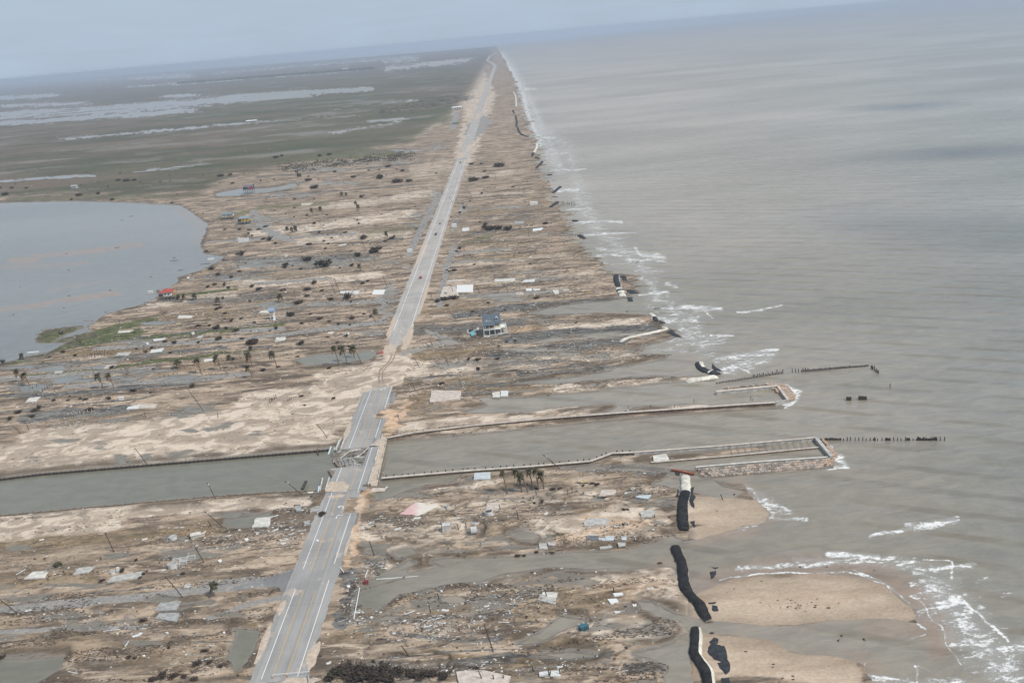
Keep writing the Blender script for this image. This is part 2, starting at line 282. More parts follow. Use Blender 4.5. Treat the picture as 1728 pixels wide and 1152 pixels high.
# centre line of the highway (a straight line on the ground)
RA = at(475, 1140); RB = at(835.5, 112)
rdir = (RB-RA).normalized(); rnor = Vector((rdir.y, -rdir.x, 0))      # to the right
def road_s(px, py):                # distance along the highway
    return (at(px, py)-RA).dot(rdir)
def road_pt(s, off, z=0): 
    p = RA + rdir*s + rnor*off; return Vector((p.x, p.y, z))

# ------------------------------------------------------------------ terrain sheet
NC, NR = 1500, 1150
def far_limit(a):
    x = 820 + 1872*np.tan(a)
    p = np.interp(x, [-900, 0, 600, 942, 1580, 2600], [7, 7, 15, 17, 7, 7])
    return CAM_H*1870/p
ang = np.radians(np.linspace(-39, 39, NC))
A, T = np.meshgrid(ang, np.linspace(0, 1, NR), indexing='xy')
inv = (1/230.0)*(1-T) + (1/far_limit(A))*T
Dd = 1/inv
GX = (np.tan(A)*Dd).ravel(); GY = Dd.ravel()
PXX, PXY = to_px(GX, GY, 0.0)
sc = (PXY-(HY0-SLOPE*PXX)); sc = np.maximum(sc, 5)                # pixels below the horizon
mpp = CAM_H/(sc*math.cos(theta))                                  # metres per pixel there

# wobble the outlines: fingers run with the surge, across the peninsula
wob = (fbm(GX/38, GY/5.0, 5, 3, .6)-.5)*2
wob2 = (fbm(GX/12, GY/6, 4, 5)-.5)*2
jx = wob*np.interp(PXY, [80, 300, 480, 560, 800, 1150], [3, 34, 40, 18, 10, 8]) 
near_coast = sstep(780, 900, PXX) * (1-sstep(640, 700, PXY))
JX = PXX + np.where(near_coast > 0, jx*near_coast, 0) + wob2*2.0
wob3 = (fbm(GX/21, GY/17, 4, 7, .6)-.5)*2; wob4 = (fbm(GX/19, GY/15, 4, 9, .6)-.5)*2
nb = sstep(640, 700, PXX+PXY*.0)*(1-sstep(1150, 1185, PXX))
JX = JX + wob3*np.interp(PXY, [300, 700, 1150], [2, 9, 22])
JY = PXY + wob2*np.interp(PXY, [80, 500, 1150], [.4, 1.0, 2.6]) + wob4*np.interp(PXY, [300, 700, 1150], [.3, 2.2, 7])
# straight walled channel and basins: do not wobble
straight = (ldist([(0,808),(250,784),(555,758),(655,742),(914,720),(1325,684)], PXX, PXY, 12) < 9) | (ldist([(0,870),(169,854),(450,831),(545,826)], PXX, PXY, 12) < 6) | \
           (ldist([(645,806),(899,789),(996,781),(1065,766),(1375,741),(1410,776),(1176,790),(1380,756)], PXX, PXY, 14) < 11)
JX = np.where(straight, PXX, JX); JY = np.where(straight, PXY, JY)
sdl = psd(LAND, JX, JY, 60)
for k, wpoly in enumerate(WATER): sdl = np.minimum(sdl, -psd(wpoly, JX, JY, 60))
for ipoly in ISLE: sdl = np.maximum(sdl, psd(ipoly, JX, JY, 60))
lagoon = [(-500,100),(-500,215),(0,216),(200,194),(420,172),(620,150),(830,100),(830,70),(300,100)]
sdm = sdl*np.minimum(mpp, 2.0)
# masks
MASK = [np.zeros(GX.shape) for _ in range(6)]
jit = (fbm(GX/30, GY/4, 4, 21)-.5)
PJX = PXX + jit*30; PJY = PXY + (fbm(GX/18, GY/9, 4, 31)-.5)*np.interp(PXY, [80, 1150], [3, 14])
SJX = PXX+jit*6; SJY = PXY+(fbm(GX/25, GY/12, 3, 33)-.5)*np.interp(PXY, [80, 600, 1150], [.6, 1.6, 5])
for kind, pts, wd, st in STK:
    d = ldist(pts, SJX, SJY, wd*2.2+4) if (kind == 4 and wd <= 5.6) else ldist(pts, PJX, PJY, wd*2.2+4)
    MASK[kind] = np.maximum(MASK[kind], st*(1-sstep(wd*.55, wd*1.45, d)))
# roadside ditches with dark hedges beside the side streets on the bay side
DITCH = [[(0,623),(80,618),(156,612),(230,605),(301,599),(390,590),(461,585)],[(120,585),(168,577),(305,563),(430,549),(500,541)],[(0,697),(91,687),(180,680),(260,671),(330,657)],[(240,512),(330,505),(420,495),(520,482)],[(380,455),(470,446),(560,440),(640,434)],
 [(60,650),(150,640),(250,632)],[(330,470),(420,462),(540,452)],[(700,508),(800,498),(900,489)],[(690,640),(780,634),(900,626),(1010,615)],[(730,560),(850,551),(960,543)],[(740,575),(880,563),(1000,553)],[(430,425),(560,414),(680,403)],[(500,395),(620,384),(700,377)],[(380,340),(520,327),(700,312)],[(430,300),(600,286),(740,272)],[(800,368),(900,360),(960,357)],[(790,395),(900,386),(980,380)],[(830,333),(900,328),(935,327)],[(640,1112),(800,1103),(920,1097),(1010,1092)],[(300,1090),(400,1083)],[(0,1010),(120,1003),(260,993)],[(600,850),(640,842),(690,835)]]
ditch = np.zeros(GX.shape)
for pts in DITCH:
    wd = 1.15 if pts[0][1] > 520 else .8
    ditch = np.maximum(ditch, (1-sstep(wd*.5, wd*1.7, ldist(pts, SJX, SJY, 6)))*sstep(.30, .52, fbm(GX/25, GY/25, 3, 35)))
MASK[2] = np.maximum(MASK[2], ditch*1.5)
# heights
wrp = (fbm(GX/30, GY/12, 3, 15)-.5)*9
micro = fbm(GX/17, (GY+wrp)/5.0, 5, 11, .55)-.5
hump = fbm(GX/9, GY/5, 4, 41)-.5
rim = 0.16
land = 0.62 + micro*1.1 + hump*.35
pud = np.zeros(GX.shape)
for (cx, cy, rx, ry) in PUD:
    q = ((PJX-cx)/rx)**2 + ((PJY-cy)/ry)**2
    pud = np.maximum(pud, np.exp(-q*.7))
pud = pud*(.25+.75*sstep(.36, .62, fbm(GX/26, GY/5.5, 5, 13, .6)))*1.15
land = land - pud*.80
# marshes far behind: broad shallow ponds
marsh = sstep(-8, 12, (fbm(GX/70, GY/40, 5, 55, .6)-.5)*34*sstep(140, 300, PXY)+psd([(-500,60),(-500,330),(0,335),(330,330),(380,300),(560,262),(700,238),(760,190),(800,150),(830,100),(838,70)], PXX, PXY, 60))
mfin = fbm(GX/90, GY/60, 5, 57, .65)
mz = .40 + (fbm(GX/260, GY/120, 5, 51, .6)-.5)*.9 + (mfin-.5)*.42
for (pts, wd, st) in [([(0,196),(200,184),(400,166),(520,158)], 7, .52), ([(420,163),(520,157),(624,150)], 3, .9), ([(0,209),(150,200),(330,186)], 3.5, .55), ([(0,180),(150,174)], 3, .5), ([(210,148),(400,134),(600,119)], 2.2, .8), ([(0,166),(95,160)], 3, .7), ([(0,306),(80,300),(155,296)], 1.5, .9), ([(230,290),(350,276)], 1.5, .5),
        ([(100,235),(200,227),(350,214)], 1.5, .6), ([(360,212),(600,195)], 1.5, .4), ([(280,163),(330,160)], 2, .7), ([(-100,146),(200,138),(320,128)], 6, .5), ([(560,185),(700,170)], 2, .35), ([(620,205),(690,200)], 2, .5), ([(360,128),(700,98)], 5, .45), ([(380,320),(440,318)], 3, .6),
        ([(560,225),(680,205)], 1.5, .5), ([(640,118),(800,100)], 4, .5)]:
    mz = mz - st*(1-sstep(wd*.5, wd*1.6, ldist(pts, PXX+jit*40, PXY+(jit*3)+(mfin-.5)*wd*1.5, wd*2+3)))
mz = mz + .35*sstep(.1, .6, 1-sstep(4, 14, ldist([(0,150),(300,143),(420,131),(640,113)], PXX, PXY, 18)))
land = (land-ditch*.25)*(1-marsh) + mz*marsh
# keep the deep sand flats smooth, the sand bars low and gentle
sandy = np.clip(MASK[0], 0, 1)
land = land*(1-.45*sandy) + .45*sandy*(.55 - pud*.8)
bars = sstep(1140, 1180, PXX)*sstep(815, 835, PXY)
land = land*(1-bars) + bars*(.34+hump*.2)
slope_ = np.where(bars > .5, .045, .30)
prof = np.where(sdm > 0, 1-np.exp(-sdm*slope_*2.2), 0)
Z = np.where(sdm > 0, land*prof + .02, np.maximum(sdm*np.where(bars > .5, .05, .35), -1.6))
# scour scarps: the turf ends in knee high broken steps
scn = fbm((GX+wrp)/34, (GY+wrp*.5)/15, 5, 81, .55)
scz = sstep(585, 640, PXX)*(1-sstep(1110, 1150, PXX))*sstep(795, 830, PXY) + .7*sstep(690, 740, PXX)*(1-sstep(790, 820, PXY))*sstep(560, 600, PXY)*(1-sstep(1080,1120,PXX)) + .45*(1-sstep(560, 600, PXX))*sstep(880, 920, PXY)
scz = np.clip(scz, 0, 1)*(sdm > 2.5)
stepf = sstep(.492, .508, scn)
step2 = sstep(.40, .413, scn)
Z = Z + scz*(stepf*.75+step2*.5-.42+(fbm(GX/8, GY/6, 4, 89)-.5)*.7)*(1-pud)
Z = np.where((sdm > 2.5) & (scz > .3) & (pud < .2), np.maximum(Z, .10), Z)
# highway embankment
rs = (GX-RA.x)*rdir.x + (GY-RA.y)*rdir.y; ro = (GX-RA.x)*rnor.x + (GY-RA.y)*rnor.y
s_chA = road_s(577, 828); s_chB = road_s(612, 745)
inch = (rs > s_chA+1) & (rs < s_chB-1)
emb = (1-sstep(9.5, 14, np.abs(ro))) * (~inch)
ROADZ = 1.0
gap = sstep(road_s(640,662), road_s(640,650), rs)*(1-sstep(road_s(655,606), road_s(660,590), rs)) 
sea_far = rs > road_s(840, 97)
embz = np.where(gap > .5, ROADZ+.10+hump*.1, ROADZ-.14)
embw = emb*(~sea_far)
# washed-out bites at the right shoulder
for (bx, by, rx, ry) in [(604, 850, 18, 17), (648, 699, 13, 7), (662, 672, 8, 14)]:
    q = ((PXX-bx)/rx)**2+((PXY-by)/ry)**2
    embw = embw*np.clip(q, 0, 1)**2
Z = Z*(1-embw) + embz*embw
MASK[0] = np.maximum(MASK[0], emb*gap)
peat = np.exp(-((sdm-1.8)/1.9)**2)*sstep(.36, .56, fbm(GX/14, GY/7, 4, 61)) * (sdm > 0) * (1-bars)
peat = np.maximum(peat, .9*scz*np.exp(-((scn-.402)/.012)**2))
peat = np.maximum(peat, scz*np.exp(-((scn-.492)/.018)**2)*(.7+.3*sstep(.4, .55, fbm(GX/11, GY/11, 3, 87))))
peat = np.maximum(peat, np.exp(-((pud-.62)/.10)**2)*sstep(.5, .7, fbm(GX/9, GY/4, 3, 63))*.6)
def grid_mesh(name, Zv, keepf, cols):
    me = bpy.data.meshes.new(name)
    idx = np.arange(NC*NR).reshape(NR, NC)
    q = np.stack([idx[:-1, :-1], idx[:-1, 1:], idx[1:, 1:], idx[1:, :-1]], -1).reshape(-1, 4)
    if keepf is not None: q = q[keepf(q)]
    used = np.zeros(NC*NR, bool); used[q.ravel()] = True
    remap = np.cumsum(used)-1; q = remap[q]
    V = np.stack([GX, GY, Zv], -1)[used].astype(np.float32)
    me.vertices.add(len(V)); me.vertices.foreach_set('co', V.ravel())
    me.loops.add(q.size); me.loops.foreach_set('vertex_index', q.ravel().astype(np.int32))
    me.polygons.add(len(q)); me.polygons.foreach_set('loop_start', np.arange(0, q.size, 4, dtype=np.int32))
    me.polygons.foreach_set('loop_total', np.full(len(q), 4, np.int32))
    me.update(calc_edges=True)
    me.polygons.foreach_set('use_smooth', np.ones(len(q), bool))
    for nm, ch in cols.items():
        a = me.attributes.new(nm, 'FLOAT_COLOR', 'POINT')
        c = np.ones((len(V), 4), np.float32)
        for i, v in enumerate(ch): c[:, i] = v[used]
        a.data.foreach_set('color', c.ravel())
    o = bpy.data.objects.new(name, me); scene.collection.objects.link(o); return o
ground = grid_mesh("ground", Z, None, {'mA': MASK[:3], 'mB': MASK[3:6], 'mC': [np.clip(peat, 0, 1), marsh, bars]})
ground['kind'] = 'structure'

# ------------------------------------------------------------------ foam on the sea: (points, half width px, strength)
FOAM = [([(852,95),(870,125),(888,160),(903,190),(920,225),(938,262),(948,290)],10,.52),([(925,225),(960,250),(970,300),(985,330)],16,.42),([(975,330),(1000,380),(1060,430),(1100,470)],18,.48),([(1110,505),(1170,545),(1190,590)],22,.5),([(1225,615),(1290,598)],12,.5),([(1275,835),(1310,860)],14,.5),([(1440,945),(1560,955),(1620,975)],14,.5),([(848,92),(858,112),(872,135),(882,160),(890,190),(900,215),(912,245)],5,.8),([(905,205),(918,240),(930,262),(938,285)],12,.55),([(885,150),(905,150)],2,.8),
 ([(912,233),(938,232)],1.5,.9),([(920,262),(960,258)],3,.6),([(930,288),(985,285)],2.5,.7),([(935,322),(975,320)],4,.8),([(955,353),(1000,352)],2,.8),([(970,375),(1010,372),(1050,376)],2.5,.9),([(985,396),(1030,394),(1075,392)],1.6,.9),
 ([(1010,420),(1060,425),(1110,430)],4,.7),([(1070,420),(1080,430),(1120,435)],4,.9),([(1060,437),(1120,440)],3,.8),([(1010,432),(1050,428)],3,.7),([(1015,446),(1090,447)],2,.5),([(1070,457),(1115,456)],4,.6),([(1085,470),(1100,485),(1110,500)],9,.6),([(1080,498),(1130,493)],3,.9),([(1125,478),(1145,482)],4,.7),
 ([(1120,520),(1160,518),(1215,522)],4,.9),([(1170,525),(1195,522)],4,.8),([(1110,538),(1150,540),(1175,538)],7,.7),([(1150,548),(1165,570),(1185,580)],12,.65),([(1185,525),(1202,535)],1.5,1.),([(1130,575),(1180,578),(1220,570)],10,.55),([(1200,567),(1235,565)],2.5,1.),([(1100,592),(1160,590)],5,.5),([(1245,527),(1285,523),(1315,516)],2.5,.9),
 ([(1210,605),(1250,600),(1310,592)],5,.95),([(1225,625),(1260,615),(1300,602)],9,.7),([(1230,610),(1250,622),(1268,631)],1.6,1.),([(1218,625),(1240,630)],6,.6),([(1205,608),(1220,615)],4,.6),
 ([(1325,652),(1345,665),(1340,680),(1325,684)],5,1.1),([(1335,655),(1350,660)],3,.8),([(1385,745),(1405,755)],4,.8),([(1405,765),(1425,780),(1430,785)],7,1.1),([(1398,790),(1430,787)],4,1.2),
 ([(1262,822),(1285,850),(1300,866)],4,.8),([(1270,830),(1300,852),(1330,862)],8,.6),([(1290,850),(1328,860)],4,.9),([(1295,875),(1360,874)],4,.7),([(1225,900),(1280,888)],4,.6),([(1255,822),(1275,835)],4,.6),
 ([(1465,905),(1520,895),(1545,890)],4,.8),([(1530,890),(1570,882),(1615,876)],7,1.),([(1400,936),(1440,938),(1480,940)],7,1.1),([(1250,958),(1300,956),(1360,952),(1400,948)],5,.8),([(1340,942),(1440,950),(1520,948)],8,.6),
 ([(1215,976),(1290,968),(1380,964),(1450,968),(1500,988),(1530,1018)],1.5,.9),([(1440,962),(1480,975),(1500,992)],1.8,.9),([(1500,993),(1502,1003),(1520,1025),(1538,1043),(1560,1060)],1.6,1.1),
 ([(1510,955),(1560,960),(1640,952)],7,.7),([(1490,945),(1510,941)],1.6,1.2),([(1560,942),(1600,944)],1.6,1.1),([(1602,946),(1604,960),(1612,975)],2.6,1.3),([(1610,952),(1648,950)],4,.8),([(1540,965),(1590,975),(1600,985)],4,.8),
 ([(1540,985),(1600,992),(1615,1000)],6,.6),([(1570,1005),(1620,1015)],10,.75),([(1624,1013),(1650,1035),(1680,1055),(1700,1080)],2.4,1.4),([(1560,1030),(1600,1050),(1680,1060)],16,.5),([(1600,1070),(1680,1090),(1728,1090)],22,.66),([(1640,1110),(1728,1150)],26,.5),([(1695,1090),(1702,1098)],3,1.),
 ([(1535,1005),(1560,1020),(1590,1065),(1610,1100),(1625,1122)],1.5,1.1),([(1538,1078),(1560,1070)],2,.6),([(1540,1120),(1545,1150)],2.2,1.),([(1462,1140),(1510,1146),(1540,1150)],3,.9),([(1545,1120),(1565,1130)],2,.6),([(1458,1120),(1464,1140)],1.5,1.),
 ([(720,1002),(730,1000)],1,0),([(860,731),(960,712)],1.2,.5),([(1580,990),(1640,1060),(1700,1130)],42,.72),([(1610,950),(1700,1000)],10,.3),([(1470,1150),(1700,1160)],14,.5)]
foam = np.zeros(GX.shape)
# keep the foam work to the water part of the picture
wsel = (PXX > 780) & (PXY > 60) & (Z < .4)
fx = (PXX + (fbm(GX/14, GY/10, 4, 71)-.5)*np.interp(PXY, [100, 1100], [10, 26]))[wsel]
fy = (PXY + (fbm(GX/10, GY/14, 4, 73)-.5)*np.interp(PXY, [100, 1100], [3, 12]))[wsel]
ff = np.zeros(fx.shape)
for pts, wd, st in FOAM:
    ff = np.maximum(ff, st*(1-sstep(0, wd*1.7, ldist(pts, fx, fy, wd*2+3))))
foam[wsel] = ff
shal = np.zeros(GX.shape)
for pts, wd, st in [([(1200,985),(1300,962),(1400,958),(1480,965),(1540,1000),(1575,1050),(1590,1090)],24,1.1),([(1240,815),(1290,845),(1310,868),(1280,890),(1180,912)],12,.8),([(1470,1060),(1540,1060),(1580,1080)],16,.8),([(1440,1105),(1480,1130),(1490,1160)],16,.7),
        ([(1110,950),(1150,950)],10,.6),([(20,440),(60,438)],5,1.5),([(60,432),(150,425),(235,412)],4,1.2),([(0,522),(60,516),(110,507),(200,495)],4,1.3),([(0,450),(60,450),(150,443)],3,.9),([(80,490),(190,472)],3,.6),([(300,352),(340,380),(335,410)],6,.6),([(210,545),(260,515),(300,485)],5,.5),([(1060,480),(1085,470)],8,.5),([(1150,600),(1210,640)],8,.3)]:
    shal = np.maximum(shal, st*(1-sstep(wd*.3, wd*1.5, ldist(pts, PXX+jit*24, PXY+jit*5, wd*2+3))))
Zf = Z
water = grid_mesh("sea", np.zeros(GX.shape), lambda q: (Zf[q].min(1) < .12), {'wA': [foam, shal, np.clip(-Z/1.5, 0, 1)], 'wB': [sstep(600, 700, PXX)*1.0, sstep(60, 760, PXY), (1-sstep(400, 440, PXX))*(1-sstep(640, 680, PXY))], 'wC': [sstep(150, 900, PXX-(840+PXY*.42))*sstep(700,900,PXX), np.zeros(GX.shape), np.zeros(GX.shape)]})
water['kind'] = 'structure'
# ------------------------------------------------------------------ ground material
s = NT("ground_sand_and_mud", .92, .15)
a = s.attr('mA'); b = s.attr('mB'); c = s.attr('mC')
st1 = s.noise(s.vec(1/17, 1/4.6, 1/4), 1, 9, .66, .5)
st2 = s.noise(s.vec(1/42, 1/13, 1/6), 1, 8, .62, .6)
st3 = s.noise(s.vec(1/6.5, 1/2.6, 1/3), 1, 7, .68, .4)
fine = s.noise(s.vec(1/1.3, 1/.9, 1), 1, 6, .7)
big = s.noise(s.vec(1/170, 1/70, 1/50), 1, 4, .5)
base = s.mix(s.rng(st2, .34, .66), (.118,.088,.062), (.43,.33,.24))
base = s.mix(s.rng(st1, .52, .66), base, (.48,.385,.295))
base = s.mix(s.math('MULTIPLY', s.rng(st3, .56, .68), .55), base, (.21,.205,.195))
base = s.mix(s.math('MULTIPLY', s.rng(st1, .50, .38), .85), base, (.095,.078,.060))
base = s.mix(s.math('MULTIPLY', s.rng(big, .52, .62), .35), base, (.24,.185,.125))
# brown turf
turf = s.mix(s.rng(st3, .4, .6), (.13,.095,.05), (.27,.195,.115))
base = s.mix(s.math('MULTIPLY', b[0], s.rng(st2, .38, .5)), base, turf)
# clean sand
sand = s.mix(s.rng(st2, .35, .62), (.35,.28,.215), (.56,.465,.365))
sand = s.mix(s.math('MULTIPLY', c[2], .8), sand, s.mix(s.rng(st2, .3, .7), (.43,.325,.235), (.53,.42,.315)))
lobe = s.noise(s.vec(1/13, 1/11, 1/9), 1, 5, .5, 1.1)
nb_ = s.math('SUBTRACT', 1, s.math('MULTIPLY', c[2], .85))
sand = s.mix(s.math('MULTIPLY', nb_, s.math('MULTIPLY', s.rng(lobe, .50, .43), .75)), sand, (.30,.245,.19))
sand = s.mix(s.math('MULTIPLY', nb_, s.math('MULTIPLY', s.rng(lobe, .545, .57), .8)), sand, (.60,.51,.415))
sand = s.mix(s.math('MULTIPLY', s.rng(st3, .58, .72), .35), sand, (.30,.265,.225))
base = s.mix(s.rng(s.math('ADD', a[0], s.math('MULTIPLY', s.math('SUBTRACT', st1, .5), .9)), .25, .75), base, sand)
# orange clay sand
base = s.mix(s.math('MULTIPLY', b[2], .7), base, s.mix(s.rng(st3, .4, .6), (.50,.33,.20), (.62,.45,.32)))
# green
grn = s.mix(s.rng(st3, .38, .62), (.055,.062,.026), (.135,.145,.062))
base = s.mix(s.rng(s.math('ADD', a[1], s.math('MULTIPLY', s.math('SUBTRACT', st2, .5), .8)), .2, .8), base, grn)
# dark wrack and mud
drk = s.mix(s.rng(st3, .36, .64), (.055,.052,.047), (.19,.18,.165))
base = s.mix(s.rng(s.math('ADD', a[2], s.math('MULTIPLY', s.math('SUBTRACT', st1, .5), 1.6)), .35, .85), base, drk)
blot = s.noise(s.vec(1/2.4, 1/1.7, 1), 1, 6, .7, .5)
base = s.mix(s.math('MULTIPLY', s.rng(blot, .56, .68), s.math('SUBTRACT', .62, s.math('MULTIPLY', a[0], .5))), base, s.mix(1.0, base, (.50,.47,.44), 'MULTIPLY'))
base = s.mix(s.math('MULTIPLY', s.rng(blot, .40, .30), .5), base, s.mix(1.0, base, (1.35,1.33,1.30), 'MULTIPLY'))
# peat and eroded rims
base = s.mix(s.math('MULTIPLY', c[0], .85), base, s.mix(fine, (.06,.045,.03), (.13,.10,.07)))
# marsh
msh = s.mix(s.rng(s.noise(s.vec(1/500, 1/180, 1), 1, 7, .6), .4, .62), (.130,.100,.066), (.060,.064,.030))
msh = s.mix(s.math('MULTIPLY', s.rng(s.noise(s.vec(1/120, 1/30, 1), 1, 6, .65), .5, .7), .6), msh, (.16,.13,.10))
msh = s.mix(s.math('MULTIPLY', a[1], .6), msh, (.07,.085,.035))
base = s.mix(s.math('MULTIPLY', c[1], .93), base, msh)
# worn asphalt and shell lanes
base = s.mix(s.rng(s.math('ADD', b[1], s.math('MULTIPLY', s.math('SUBTRACT', st1, .5), .6)), .22, .55), base, s.mix(fine, (.20,.19,.175), (.31,.293,.27)))
# fine grain
base = s.mix(1.0, base, s.mix(s.rng(fine, .2, .8), (.76,.76,.76), (1.16,1.16,1.16)), 'MULTIPLY')
# damp near the water level
sepz = s.n('ShaderNodeSeparateXYZ'); s.l(s.g.outputs['Position'], sepz.inputs[0])
damp = s.rng(s.math('ADD', sepz.outputs[2], s.math('MULTIPLY', s.math('SUBTRACT', st3, .5), .2)), .24, .03)
silt = s.rng(s.math('ADD', sepz.outputs[2], s.math('MULTIPLY', s.math('SUBTRACT', st1, .5), .5)), .36, .14)
base = s.mix(s.math('MULTIPLY', s.math('MULTIPLY', silt, s.math('SUBTRACT', 1, c[2])), .8), base, s.mix(st3, (.17,.157,.135), (.255,.235,.205)))
base = s.mix(s.math('MULTIPLY', damp, .8), base, s.mix(1.0, base, (.66,.64,.61), 'MULTIPLY'))
s.col(base); s.l(s.rng(damp, 0, 1, .92, .45), s.b.inputs['Roughness'])
s.bump(s.math('ADD', s.math('MULTIPLY', st1, 1.4), s.math('ADD', s.math('MULTIPLY', st3, .8), s.math('MULTIPLY', fine, .3))), .6, .5)
ground.data.materials.append(s.m)

# ------------------------------------------------------------------ water
s = NT("silty_sea_water", .12, .44)
a = s.attr('wA'); b = s.attr('wB')
lw = s.noise(s.vec(1/900, 1/350, 1), 1, 5, .55)
lw2 = s.noise(s.vec(1/200, 1/120, 1), 1, 5, .6)
sea = s.mix(s.rng(lw, .36, .64), (.190,.168,.126), (.268,.236,.188))  # broad silt tones, strengthened to paint in dark cloud shade as well
sea = s.mix(s.math('MULTIPLY', s.rng(lw2, .45, .66), .35), sea, (.150,.142,.104))
inl = s.mix(s.rng(lw, .3, .7), (.138,.131,.094), (.175,.167,.125))
col = s.mix(b[0], inl, sea)
col = s.mix(b[2], col, s.mix(s.rng(lw, .3, .7), (.150,.155,.143), (.190,.193,.177)))  # paler bay water: sky reflection and haze put into its colour
col = s.mix(1.0, col, s.mix(b[1], (1.50,1.48,1.48), (1.0,1.0,1.0)), 'MULTIPLY')  # water painted lighter with distance, far sheen and haze put into the colour
off = s.attr('wC')
col = s.mix(off[0], col, s.mix(1.0, col, (.80,.91,1.02), 'MULTIPLY'))
col = s.mix(s.math('MULTIPLY', a[1], .75), col, (.27,.20,.15))
shallow = s.rng(a[2], .22, 0)
col = s.mix(s.math('MULTIPLY', shallow, .35), col, (.25,.20,.16))
wcol = s.n('ShaderNodeTexWave', wave_type='BANDS', bands_direction='X'); wcol.inputs['Scale'].default_value = 1; wcol.inputs['Distortion'].default_value = 1.9; wcol.inputs['Detail'].default_value = 4; wcol.inputs['Detail Scale'].default_value = .5; wcol.inputs['Detail Roughness'].default_value = .6
s.l(s.vec(1/62, 1/62, 1/62, rot=math.radians(-60)), wcol.inputs[0])
wf = s.math('MULTIPLY', s.math('MULTIPLY', s.rng(wcol.outputs[1], .74, .97), s.rng(s.noise(s.vec(1/70, 1/25, 1), 1, 4, .6), .42, .6)), s.math('MULTIPLY', b[0], .55))
col = s.mix(wf, col, s.mix(1.0, col, (.66,.60,.48), 'MULTIPLY'))  # dark swell lines painted in, wave shading that the bump hardly gives
mott = s.noise(s.vec(1/11, 1/6.5, 1), 1, 5, .65, .6)
col = s.mix(1.0, col, s.mix(s.rng(mott, .35, .65), (.90,.90,.90), (1.08,1.08,1.08)), 'MULTIPLY')
# foam
fn = s.noise(s.vec(1/2.2, 1/1.6, 1), 1, 8, .75, .6)
fn2 = s.noise(s.vec(1/9, 1/5, 1), 1, 6, .65, .8)
thr = s.math('ADD', s.math('MULTIPLY', a[0], .62), s.math('ADD', s.math('MULTIPLY', s.math('SUBTRACT', fn, .5), 2.2), s.math('MULTIPLY', s.math('SUBTRACT', fn2, .5), 2.2)))
fm = s.math('MULTIPLY', s.rng(thr, .30, .68), s.rng(a[0], .03, .3))
col = s.mix(s.math('MULTIPLY', s.rng(s.math('ADD', a[0], s.math('MULTIPLY', s.math('SUBTRACT', fn2, .5), .7)), .15, .95), .5), col, (.40,.395,.37))
col = s.mix(s.math('MULTIPLY', fm, .85), col, (.74,.74,.72))
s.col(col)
s.l(s.rng(fm, 0, 1, .30, .8), s.b.inputs['Roughness'])
# swell, crests nearly parallel to the shore-normal drift lines, bent towards the beach
wv = s.n('ShaderNodeTexWave', wave_type='BANDS', bands_direction='X'); wv.inputs['Scale'].default_value = 1
wv.inputs['Distortion'].default_value = 2.6; wv.inputs['Detail'].default_value = 3; wv.inputs['Detail Scale'].default_value = .55; wv.inputs['Detail Roughness'].default_value = .55
s.l(s.vec(1/75, 1/75, 1/75, rot=math.radians(-63)), wv.inputs[0])
ch1 = s.noise(s.vec(1/16, 1/6, 1), 1, 6, .62, .3)
ch2 = s.noise(s.vec(1/3.2, 1/1.8, 1), 1, 4, .6)
h = s.math('ADD', s.math('MULTIPLY', s.math('MULTIPLY', wv.outputs[1], b[0]), 1.1), s.math('ADD', s.math('MULTIPLY', s.math('MULTIPLY', ch1, s.rng(b[0], 0, 1, .22, 1)), 1.5), s.math('MULTIPLY', ch2, .14)))
h = s.math('ADD', h, s.math('MULTIPLY', fm, .5))
s.bump(h, .6, 1.2)
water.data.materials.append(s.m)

# ------------------------------------------------------------------ common materials
def asphalt_mat(name, c1, c2, sandcol, sandamt):
    s = NT(name, .85, .25)
    n1 = s.noise(s.vec(1/14, 1/30, 1), 1, 6, .6); n2 = s.noise(s.vec(2, 2, 2), 1, 4, .6); n3 = s.noise(s.vec(1/20, 1/3, 1), 1, 7, .65, .3)
    col = s.mix(s.rng(n1, .35, .65), c1, c2)
    al = s.vec(1, 1, 1, rot=-(math.atan2(rdir.y, rdir.x)-math.pi/2)); n4 = s.noise(s.vec(1/1.3, 1/90, 1, src=al), 1, 5, .6); n5 = s.noise(s.vec(1/7, 1/11, 1, src=al), 1, 5, .65, .6)
    col = s.mix(1.0, col, s.mix(s.rng(n4, .36, .64), (.90,.90,.905), (1.07,1.07,1.065)), 'MULTIPLY')
    col = s.mix(s.math('MULTIPLY', s.rng(n5, .60, .66), .6), col, sandcol)
    col = s.mix(s.math('MULTIPLY', s.rng(n3, .62-sandamt*.25, .78-sandamt*.25), .8), col, sandcol)
    col = s.mix(1.0, col, s.mix(n2, (.88,.88,.88), (1.1,1.1,1.1)), 'MULTIPLY')
    s.col(col); s.bump(n2, .2, .02); return s.m
M_ASPH = asphalt_mat("road_asphalt", (.25,.243,.233), (.31,.30,.287), (.44,.37,.31), .1)
M_ASPHD = asphalt_mat("dark_shoulder_asphalt", (.16,.158,.158), (.22,.218,.215), (.44,.37,.31), .1)
M_ASPHF = asphalt_mat("sanded_road_asphalt", (.30,.288,.275), (.38,.36,.335), (.46,.385,.31), .5)
def worn(name, c, amt):
    s = NT(name, .8, .2); n1 = s.noise(s.vec(1.2, .35, 1), 1, 5, .7)
    s.col(s.mix(s.rng(n1, .5-amt, .62-amt), (.27,.265,.26), c)); return s.m
M_WHITE = worn("white_road_paint", (.72,.72,.70), .25)
M_WHITEF = worn("worn_white_road_paint", (.74,.72,.70), .3)
M_YEL = worn("yellow_road_paint", (.52,.33,.13), .12)
M_YELF = worn("faded_yellow_road_paint", (.50,.38,.24), .05)
M_CONC = mat("weathered_concrete", (.42,.41,.38), .9, .28, .5)
